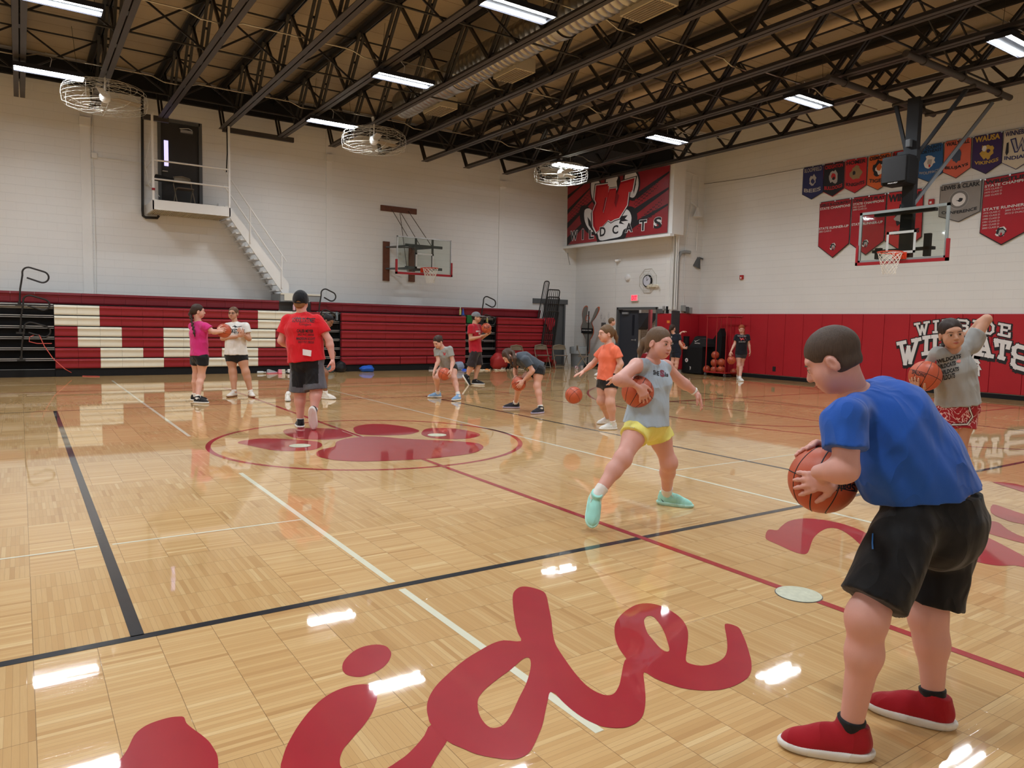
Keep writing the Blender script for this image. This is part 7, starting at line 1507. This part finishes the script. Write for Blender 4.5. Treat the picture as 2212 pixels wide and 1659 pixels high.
L, R = o6['L'], o6['R']; S = Sdf(); S.el(L(0, -.010, .045), np.array([.092, .108, .090]), R, .02); S.cut(L(0, 0, .018)-R[1]*.0, -unit(R[2]+.12*R[1])); S.el(L(0, .125, .030), np.array([.068, .075, .012]), R, .012); np_mesh('cap', [S.mesh(.007)], fabric('capgrey', 120, 124, 130), o6['root'], o6['org'])
b = put_ball(ond(1050.5, 709, D-.05), 'basketball in the air above the hands of the coach in the grey cap', (.5, .2, .7))
project(o6, 'shirt', 'NEBRASKA', [(1028, 714), (1038, 713.5), (1038, 717), (1028, 717.5)], M_WTXT, bold=.03); project(o6, 'shirt', 'N', [(1034, 718), (1037.5, 718), (1037.5, 723), (1034, 723)], M_WTXT, bold=.06)
ball_text(b, 'SPALDING', [(1045, 705), (1057, 703), (1057, 708), (1045, 710)])
# ---- girl in the slate shirt bent over
D = dist(1135, 889); J = joints(D, (1134, 889), head=(1098, 769, -.05), neck=(1116, 770, .0), chest=(1131, 776), pelvis=(1160, 796, .05), shL=(1136, 778, -.17), shR=(1119, 776, .15), elL=(1150.5, 801, -.18), wrL=(1133, 819, -.15), elR=(1113, 799, .18), wrR=(1114, 817, .12), hipL=(1164, 800, -.07), hipR=(1151, 801, .10), knL=(1160, 834, -.12), knR=(1120, 832, .10), anL=(1167.5, 877, -.10), anR=(1113.5, 869, .12))
foot(J, 'R', 1113.5, 882); foot(J, 'L', 1167.5, 893)
J['face'] = D3(-1, -.2); bc = ond(1120.5, 829, D-.05)
h1 = hand_on_ball(J['wrL'], bc, RBALL, D3(.30, -.85, .15), D3(-.6, 0, -.8), .95, .005, thumb=-1, lift=.012); h2 = hand_on_ball(J['wrR'], bc, RBALL, D3(-.3, .6, .6), D3(-.3, -.2, -.9), .95, .006, thumb=1)
def pony7(S, L, R): S.chain([L(0, -.085, .05), ond(1109, 762, D-.12), ond(1112, 775, D-.20), ond(1112, 790, D-.20), ond(1116, 797, D-.18)], [.032, .026, .032, .026, .008], .02); S.chain([L(-.05, -.0, .06), ond(1101, 776, D-.16), ond(1107, 792, D-.16)], [.03, .028, .012], .02)
o7 = person('girl in dark slate t-shirt bent double over a ball, long ponytail hanging down', J, 1.0, .009, SK_L, hairm('dkbrown2', 84, 60, 46), pony7, fabric('slate', 66, 74, 84), (F_BK, .26, .035), dict(m=(fabric('shoeblk', 40, 40, 48), fabric('lilac', 176, 166, 190), F_WH), len=.275, sockh=.05, sockm=F_WH, L=dict(fwd=unit(D3(-.7, -.75))), R=dict(fwd=unit(D3(-1, -.1)))), True, .95, frame(D3(-.65, -.2, -.85), D3(-.75, 0, .55)), hands=[h1, h2], hemf=.04, hips=(.15, .115))
b = put_ball(bc, 'basketball held low by the girl in the slate t-shirt', (1.1, .2, .4))
project(o7, 'shirt', 'HAWKS', [(1124, 791), (1142, 796), (1139, 803), (1122, 797)], cm('camo', 200, 190, 130), bold=.05)
# ---- girl in the orange shirt
D = dist(1315, 926); J = joints(D, (1314, 926), head=(1309, 721), neck=(1316, 744), chest=(1317, 769), pelvis=(1313, 822), shL=(1329, 758, -.14), shR=(1304, 757, .16), elL=(1341, 786, -.18), wrL=(1327, 812, -.16), elR=(1281, 786, .20), wrR=(1262, 801, .15), hipL=(1319, 829, -.08), hipR=(1304, 829, .08), knL=(1318, 870, -.14), knR=(1299, 866, .04), anL=(1323, 914, -.08), anR=(1313, 899, .28))
foot(J, 'L', 1323, 928, .255); foot(J, 'R', 1313, 915, .255)
J['face'] = D3(-1, -.1)
h1 = hand_mesh(J['wrL'], ond(1322, 822, D-.18), D3(-.4, .0, -1), D3(-.6, .7, 0), .95, .005, .5, thumb=-1); h2 = hand_mesh(J['wrR'], ond(1254.5, 805.5, D+.13), D3(-1, 0, -.45), D3(-.3, .1, -1), .98, .005, .15, .28, thumb=1)
def pony8(S, L, R): S.chain([L(0, -.095, .045), L(0, -.125, .02), L(.01, -.150, -.06), L(.0, -.15, -.13)], [.022, .026, .030, .008], .015)
o8 = person('girl in a coral orange t-shirt and black shorts reaching out to dribble', J, 1.04, .0085, SK_L, hairm('ltbrown', 128, 98, 68), pony8, fabric('coral', 236, 118, 88), (F_BK, .24, .03), dict(m=(fabric('shoewht', 220, 222, 220), F_WH, cm('lime', 160, 225, 130)), len=.255, sockh=.05, L=dict(fwd=unit(D3(-1, -.35))), R=dict(fwd=unit(D3(-.9, -.6)))), True, .98, frame(D3(-.95, -.3, -.1), V3(0, 0, 1)), hands=[h1, h2], hemf=-.01)
m = MB(o8['org']); d = unit(J['wrL']-J['elL']); c = J['wrL']-d*.02; m.lathe([(.029, -.01), (.031, 0), (.029, .01)], c, 16, d, cap=False); m.bbox(c+RH*-.02-FH*.036-V3(0, 0, .014), c+RH*-.0-FH*.028+V3(.02, 0, .016), .003); m.obj('watch', F_BK, o8['root'])
p = ond(1239.5, 853.5, 10.05); b = put_ball(p, 'basketball bouncing in the air to the left of the girl in coral orange', (.3, .9, .2))
# ---- person seen only by the head behind the girl in orange
D = dist(1294, 812); J = {'base': atz(1300, D, 0), 'head': ond(1322, 695, D), 'neck': ond(1319, 709, D), 'chest': ond(1317, 724, D), 'pelvis': ond(1312, 757, D), 'shR': ond(1312, 713, D-.14), 'shL': ond(1323, 713, D+.16), 'elR': ond(1311, 735, D-.16), 'elL': ond(1322, 735, D+.18), 'wrR': ond(1316, 752, D-.16), 'wrL': ond(1325, 752, D+.18), 'hipR': ond(1308, 762, D-.08), 'hipL': ond(1314, 762, D+.08), 'knR': ond(1301, 785, D-.05), 'knL': ond(1317, 786, D+.05), 'anR': atz(1294, D-.05, .09), 'anL': atz(1320, D+.05, .09), 'face': D3(1, 0)}
o9 = person('girl in a pale top near the doorway, mostly hidden behind the girl in coral orange', J, .96, .011, SK_L, hairm('ltbrown', 128, 98, 68), None, fabric('palegrey', 190, 192, 190), (F_BK, .4, .03), dict(m=(F_WH, F_WH, None), len=.25, sockh=.05, L=dict(fwd=unit(D3(1, -.1))), R=dict(fwd=unit(D3(-.6, -.6)))), True, .95, frame(D3(1, .1, 0), V3(0, 0, 1)))
# ---- girl in the pale blue tank top
D = 5.45; J = joints(D, (1370, 1120), head=(1424, 742, -.10), neck=(1408, 779, -.03), chest=(1406, 826), pelvis=(1397, 908), shR=(1375, 790, -.14), shL=(1437, 793, .12), elR=(1335, 821, -.38), wrR=(1366, 829, -.25), elL=(1470, 823, .22), wrL=(1503, 848, .26), hipR=(1380, 922, -.06), hipL=(1418, 924, .08), knR=(1345, 992, -.26), knL=(1445, 1000, .10), anR=(1288, 1072, -.40), anL=(1438, 1062, .12))
foot(J, 'L', 1439, 1090)
J['face'] = D3(.4, -1); bc = ond(1378, 845.5, 5.34)
h1 = hand_on_ball(J['wrR'], bc, RBALL, D3(.05, -1, .12), D3(.45, 0, -.9), .95, .0042, thumb=1, lift=.013); h2 = hand_mesh(J['wrL'], ond(1510, 858, D+.25), D3(.45, .05, -.9), D3(-.5, .2, -.3), .95, .0042, .35, .30, thumb=-1)
def pony10(S, L, R): S.chain([L(0, -.09, .03), L(.01, -.125, -.01), L(.025, -.14, -.08), L(.03, -.13, -.145)], [.030, .030, .022, .006], .02); S.chain([L(.03, -.06, -.03), L(.04, -.09, -.09)], [.03, .008], .02)
o10 = person('girl in pale blue sleeveless top and yellow shorts lunging, ball under her arm', J, .99, .0068, SK_P, hairm('ltbrown2', 122, 96, 74), pony10, fabric('paleblue', 168, 186, 204), (fabric('yellow', 236, 230, 128), .33, .04), dict(m=(fabric('mint', 158, 218, 208), fabric('mintsole', 176, 224, 216), F_WH), len=.275, sockh=.085, R=dict(fwd=unit(D3(-.15, -.72, -.68)), up=unit(D3(.1, -.62, .74))), L=dict(fwd=unit(D3(1, -.40, -.02)))), True, 1.06, frame(D3(.62, -.72, -.12), D3(.15, 0, 1)), hands=[h1, h2], tank=True, hemf=.03, legr=1.02, hips=(.16, .12), armr=1.02, wob=.005)
b = put_ball(bc, 'basketball pressed under the arm of the girl in the pale blue top', (.5, .25, .9)); ball_text(b, 'WILSON', [(1368, 812), (1388, 814), (1387, 820), (1367, 818)])
m = MB(o10['org']); d = unit(J['wrL']-J['elL']); m.lathe([(.031, -.009), (.034, 0), (.031, .009)], J['wrL']-d*.02, 20, d, cap=False); m.obj('wristband', mat('band_white', (.78, .77, .74), .5), o10['root'])
project(o10, 'shirt', 'SHE', [(1411, 799), (1424, 802), (1424, 812), (1411, 809)], M_BTXT, bold=.03); project(o10, 'shirt', 'is', [(1436, 804), (1444, 806), (1444, 814), (1436, 813)], M_BTXT, bold=.03)
project(o10, 'shirt', 'S', [(1425, 798), (1435, 800), (1436, 815), (1426, 813)], cm('mauve', 130, 60, 80), bold=.06)
project(o10, 'shorts', 'U', [(1362, 921), (1369, 922), (1369, 926), (1362, 925)], M_WTXT, bold=.0)
for k, cs_ in (('shoeR', [(1250, 1078), (1264, 1078), (1264, 1108), (1250, 1108)]), ('shoeL', [(1426, 1076), (1446, 1078), (1446, 1093), (1426, 1092)])):
    project(o10, k, '', cs_, M_BTXT, 'check_mark', loops=[[(.1, 1), (.25, .5), (.5, .22), (1, .45), (.5, .0), (.2, .1), (.05, .6)]] if k == 'shoeR' else [[(0, 1), (.35, .35), (.7, .05), (1, .1), (1, .35), (.8, .2), (.6, .3), (.3, .65)]], tgt=o10[k][0])
# ---- girl in navy by the corner column
D = 21.2; z_ = lambda x, z, dd=0: atz(x, D+dd, z)
J = {'base': atz(1457, D, 0), 'head': z_(1449, 1.42), 'neck': z_(1452, 1.25), 'chest': z_(1455, 1.08), 'pelvis': z_(1459, .72), 'shL': z_(1447, 1.20, .05), 'shR': z_(1463, 1.20, -.05), 'elL': z_(1461, 1.17, .25), 'wrL': z_(1468, 1.30, .25), 'elR': z_(1467, .98, -.12), 'wrR': z_(1474, .86, -.10), 'hipL': z_(1455, .70, .05), 'hipR': z_(1463, .70, -.05), 'knL': z_(1452, .42, .05), 'knR': z_(1461, .42, -.05), 'anL': z_(1452, .09, .1), 'anR': z_(1460, .09, -.05), 'face': D3(.6, .8)}
bc = atz(1469, D+.0, .92)
h1 = hand_mesh(J['wrR'], atz(1477, D-.10, .86), D3(1, 0, .1), D3(-.3, .9, 0), .9, .007, .4, thumb=1); h2 = hand_mesh(J['wrL'], atz(1473, D+.25, 1.33), D3(1, 0, .2), D3(0, .2, -1), .9, .007, .4, thumb=-1)
o11 = person('girl in navy shirt and shorts turned away by the corner column, ball on her hip', J, .95, .011, SK_L, hairm('dkbrown', 70, 50, 40), ponytail([(0, -.09, .03), (0, -.12, -.05), (.02, -.12, -.14)], [.035, .035, .01]), fabric('navy', 24, 28, 40), (fabric('navy2', 30, 36, 52), .45, .02), dict(m=(F_WH, F_WH, None), len=.25, sockh=.05, L=dict(fwd=unit(D3(.5, .8))), R=dict(fwd=unit(D3(.6, .6)))), True, .95, frame(D3(.75, .65, 0), V3(0, 0, 1)), hands=[h1, h2])
put_ball(bc, 'basketball held at the hip of the girl in navy', (.1, .9, .3))
project(o11, 'shirt', 'L', [(1450, 726), (1454, 726), (1454, 744), (1450, 744)], M_WTXT, bold=.03)
# ---- red-haired girl by the padded wall
D = dist(1597, 820); z_ = lambda x, y, dd=0: ond(x, y, D+dd)
J = joints(D, (1597, 820), head=(1602, 711), neck=(1603, 724), chest=(1602, 736), pelvis=(1601, 763), shR=(1591.5, 727), shL=(1614.5, 727), elR=(1587, 743), wrR=(1579.5, 758, -.1), elL=(1617.5, 743), wrL=(1620, 757, -.05), hipR=(1596, 766), hipL=(1605.5, 766), knR=(1596, 789, -.05), knL=(1602, 788, .05), anR=(1594, 810, .08), anL=(1597.5, 813, -.1))
foot(J, 'R', 1594, 819, .24); foot(J, 'L', 1598, 823, .24)
J['face'] = D3(-.15, -1)
h1 = hand_mesh(J['wrR'], ond(1578, 763.5, D-.12), D3(-.2, 0, -1), D3(.2, .4, -.3), .95, .0065, .4, thumb=1); h2 = hand_mesh(J['wrL'], ond(1620.5, 762.5, D-.05), D3(0, 0, -1), D3(-.9, .3, 0), .95, .0065, .5, thumb=-1)
o12 = person('red-haired girl in a black t-shirt and grey shorts dribbling by the red wall pads', J, 1.0, .010, SK_L, hairm('red', 176, 86, 44), ponytail([(0, -.08, .0), (-.07, -.04, -.08), (-.085, .03, -.16), (-.08, .05, -.24)], [.04, .028, .024, .006]), fabric('blacktee', 22, 22, 30), (fabric('charcoal', 58, 58, 66), .30, .02), dict(m=(F_WH, F_WH, None), len=.24, sockh=.06, low=True, L=dict(fwd=unit(D3(.25, -1))), R=dict(fwd=unit(D3(-.1, -1)))), True, .95, frame(D3(-.2, -1, -.35), V3(0, 0, 1)), hands=[h1, h2], hemf=.03)
put_ball(ond(1580, 778, D-.05), 'basketball dropping from the hand of the red-haired girl', (.4, .1, .3)); p = onz(1585, 813); put_ball((p[0]+.0, p[1]+.0, RBALL), 'basketball resting on the floor behind the red-haired girl', (.9, .1, .3))
project(o12, 'shirt', '', [(1597, 728.5), (1611, 728.5), (1611, 736), (1597, 736)], cm('cardred', 200, 60, 60), 'print', loops=[[(0, .9), (.5, .8), (.9, 1), (1, .6), (.8, .1), (.5, .4), (.25, .0), (.2, .5)]]); project(o12, 'shirt', 'TRACK AND FIELD', [(1593, 724.5), (1612, 725), (1612, 727.2), (1593, 726.8)], M_WTXT, bold=.0); project(o12, 'shirt', 'STATE MEET', [(1596, 737.5), (1611, 737.5), (1611, 739.5), (1596, 739.5)], M_WTXT, bold=.0)
# ---- girl in the grey shirt on the right
D = 5.9; J = joints(D, (2070, 1000), head=(2055, 722, -.10), neck=(2059, 753, -.02), chest=(2063, 797), pelvis=(2068, 872), shR=(2027, 767, -.05), shL=(2096, 748, .03), elR=(2008, 806, .04), wrR=(1990, 829, -.10), elL=(2131, 690, .05), wrL=(2090, 722, .14), hipR=(2050, 884), hipL=(2084, 884))
for q, x in (('R', 2048), ('L', 2082)): J['kn'+q] = atz(x, D-.02, .46); J['an'+q] = atz(x-8, D+.02, .09)
J['base'] = atz(2060, D, 0); J['face'] = D3(-.1, -1); bc = ond(1998.5, 812, 5.78)
h1 = hand_on_ball(J['wrR'], bc, RBALL, D3(-.55, -.25, -.75), D3(-.75, -.3, .45), .95, .0042, thumb=-1); h2 = hand_mesh(J['wrL'], ond(2078, 727, D+.12), D3(-1, -.1, -.35), D3(.1, -1, 0), .95, .005, .4, thumb=-1)
HB2 = hairm('darkest', 58, 42, 36)
def pony13(S, L, R): S.chain([L(0, -.095, -.0), L(.0, -.115, -.05), ond(2038, 752, D+.02), ond(2026, 758, D-.07), ond(2021, 765, D-.08)], [.03, .028, .026, .022, .008], .02); S.el(ond(2083, 731, D+.08), np.array([.03, .025, .022]), None, .01)
F_HTH = fabric('heather', 152, 152, 150); def_sh = NT('fab_pattern_red'); nn = def_sh.n('ShaderNodeTexNoise'); nn.inputs['Scale'].default_value = 6.5; nn.inputs['Distortion'].default_value = 2.5; def_sh.l(def_sh.obj(), nn.inputs[0]); aa = def_sh.m_('LESS_THAN', def_sh.m_('ABSOLUTE', def_sh.m_('SUBTRACT', nn.outputs[0], .5)), .016); bb_ = def_sh.noise(12, def_sh.obj(), 2); ab = def_sh.m_('LESS_THAN', def_sh.m_('ABSOLUTE', def_sh.m_('SUBTRACT', bb_, .5)), .012)
def_sh.set(Base_Color=def_sh.mix(def_sh.m_('MAXIMUM', aa, ab), lin(158, 22, 40), lin(225, 190, 192)), Roughness=.8)
o13 = person('girl in heather grey t-shirt and red patterned shorts, one hand behind her head', J, 1.04, .0068, SK_M, HB2, pony13, F_HTH, (def_sh.m, .42, .035), dict(m=(F_BK, F_WH, None), len=.265, sockh=.05, L=dict(fwd=unit(D3(.3, -1))), R=dict(fwd=unit(D3(-.2, -1)))), True, .93, frame(D3(-.22, -1, -.06), D3(-.16, 0, 1)), hands=[h1, h2], hemf=.01, sleeve=.50, hips=(.155, .115), wob=.005)
b = put_ball(bc, 'basketball held against the hip of the girl in the heather grey t-shirt', (.35, .2, .55)); ball_text(b, 'SPALDING', [(1971, 799), (2001, 808), (1999, 816), (1969, 807)])
Z8 = lambda a, b: (1940+a/8.295, 670+b/8.295)
for s_, c_ in (('WILDCATS', ((690, 890), (1130, 780), (1125, 855), (705, 965))), ('WILDCATS', ((690, 990), (1035, 905), (1035, 985), (700, 1070))), ('WILDCATS', ((745, 1090), (1090, 1010), (1090, 1085), (760, 1170))), ('WILDCATS', ((745, 1180), (1020, 1120), (1020, 1215), (760, 1270)))):
    project(o13, 'shirt', s_, [Z8(*p) for p in c_], M_BTXT, bold=.04)
project(o13, 'shirt', '', [Z8(1040, 890), Z8(1135, 870), Z8(1135, 940), Z8(1050, 960)], cm('faded', 200, 130, 120), 'print', loops=[blob(.5, .5, .5, 11, 41)])
project(o13, 'shirt', '', [Z8(650, 900), Z8(695, 890), Z8(695, 980), Z8(660, 990)], cm('faded2', 200, 80, 90), 'print', loops=[blob(.5, .5, .5, 9, 42)])
K5 = lambda a, b: (1820+a/5.53, 640+b/5.53)
for mt, w_ in ((M_BTXT, 14), (M_WTXT, 7)):
    P = [(1505, 1250), (1520, 1350), (1555, 1440), (1490, 1530), (1300, 1535)]; 
    for a, b2 in zip(P[:-1], P[1:]):
        n_ = unit(V3(-(b2[1]-a[1]), b2[0]-a[0], 0))*w_; project(o13, 'shorts', '', [K5(a[0]+n_[0], a[1]+n_[1]), K5(b2[0]+n_[0], b2[1]+n_[1]), K5(b2[0]-n_[0], b2[1]-n_[1]), K5(a[0]-n_[0], a[1]-n_[1])], mt, 'side_stripe', loops=[[(i/6, 0) for i in range(7)]+[(1-i/6, 1) for i in range(7)]], off=.005 if mt is M_BTXT else .008)
# ---- boy in the blue shirt, nearest
D = 2.50
J = joints(D, (1930, 1600), head=(1800, 778, .04), neck=(1850, 858, .04), chest=(1915, 915, .03), pelvis=(2012, 1092, .04), shL=(1826, 905, -.16), shR=(1912, 852, .20), elL=(1828, 1015, -.22), wrL=(1768, 1020, -.14), elR=(1868, 955, .30), wrR=(1812, 985, .16), hipL=(1962, 1128, -.08), hipR=(2056, 1118, .12), knL=(1872, 1335, -.18), knR=(2004, 1335, .10), anL=(1830, 1572, -.16), anR=(2012, 1512, .02))
foot(J, 'L', 1833, 1632, .285); foot(J, 'R', 2012, 1564, .285)
J['face'] = D3(-.9, .35); bc = ond(1777, 1037, 2.62)
def belly(S):
    S.ec(ond(1935, 985, D-.02), ond(1995, 1070, D+.02), unit(J['hipR']-J['hipL']), (.155, .12), (.165, .135), .06)
def seat(S): S.ec(ond(2015, 1100, D+.03), ond(2030, 1140, D+.03), unit(J['hipR']-J['hipL']), (.175, .14), (.175, .14), .05)
h1 = hand_on_ball(J['wrL'], bc, RBALL, D3(-.42, -.88, .18), D3(-1, .1, -.25), .98, .0040, thumb=1, lift=.014); h2 = hand_on_ball(J['wrR'], bc, RBALL, D3(.15, .45, .88), D3(-1, .05, .0), .98, .0042, thumb=-1)
HBY = hairm('boy', 92, 76, 66)
o14 = person('boy in a royal blue t-shirt, black shorts and red slip-on shoes bending over a ball', J, 1.0, .0068, SK_P, HBY, None, fabric('royal', 38, 88, 180, .9), (fabric('blackshorts', 10, 10, 14, .7), .84, .045), dict(m=(fabric('redshoe', 158, 20, 34), F_WH, None), len=.285, sockh=.045, sockm=F_BK, low=False, L=dict(fwd=unit(D3(-1, .22))), R=dict(fwd=unit(D3(-.85, .52)))), True, 1.0, frame(D3(-.72, .50, -.52), D3(-.42, .22, .9)), hs=.96, sup=V3(0, 0, 1), hands=[h1, h2], short=True, sleeve=.60, hemf=.0, hemplane=(ond(2010, 1062, D), unit(D3(.16, 0, -1))), sextra=belly, extra=seat, chest=(.170, .125), waist=(.165, .135), hips=(.175, .14), legr=1.0, wob=.006, neck_r=.085, armr=1.0)
b = put_ball(bc, 'scuffed basketball gripped in both hands by the boy in the blue t-shirt', (.2, .15, .35)); ball_text(b, 'Spalding', [(1848, 1062), (1781, 1060), (1781, 1043), (1848, 1040)])
m = MB(o14['org']); p = ond(1886, 1155, D-.25); 
project(o14, 'shorts', '', [(1882, 1152), (1887, 1152), (1887, 1186), (1882, 1186)], cm('zipblue', 40, 110, 190), 'zip_pull', loops=[[(.3, 0), (1, 0), (.8, .4), (.9, 1), (.4, 1), (.1, .4)]], off=.006)
project(o14, 'shoeL', '', [(1742, 1570), (1782, 1568), (1797, 1640), (1752, 1650)], fabric('redband', 182, 24, 38), 'strap', loops=[[(i/5, 0) for i in range(6)]+[(1-i/5, 1) for i in range(6)]], off=.003, tgt=o14['shoeL'][0])
m = MB(o14['org']); d = unit(J['wrR']-J['elR']); c = J['wrR']-d*.03
# balls in the rack
k = 0
for (x, y, lb) in ((1545, 767, 'topmost ball of the pile'), (1543.5, 783.5, 'left ball of the second layer'), (1558.5, 783, 'right ball of the second layer'), (1526.5, 797.5, 'left ball of the bottom layer'), (1543, 799, 'middle ball of the bottom layer'), (1557.5, 798.5, 'right ball of the bottom layer')):
    p = onx(x, y, 17.63); put_ball(p, 'basketball in the red rack, '+lb, (.3*k, .5*k, k), 'basketballs in the red rack'); k += 1
tag(MB().tube([(15.9, 15.2, .012), (15.93, 15.25, .012)], .012, 5).obj('white_scrap', M_WTXT), 'tiny white scrap lying on the floor before the black case', 'scrap')
def report():
    for nm, JJ in (('boy', J),): pass
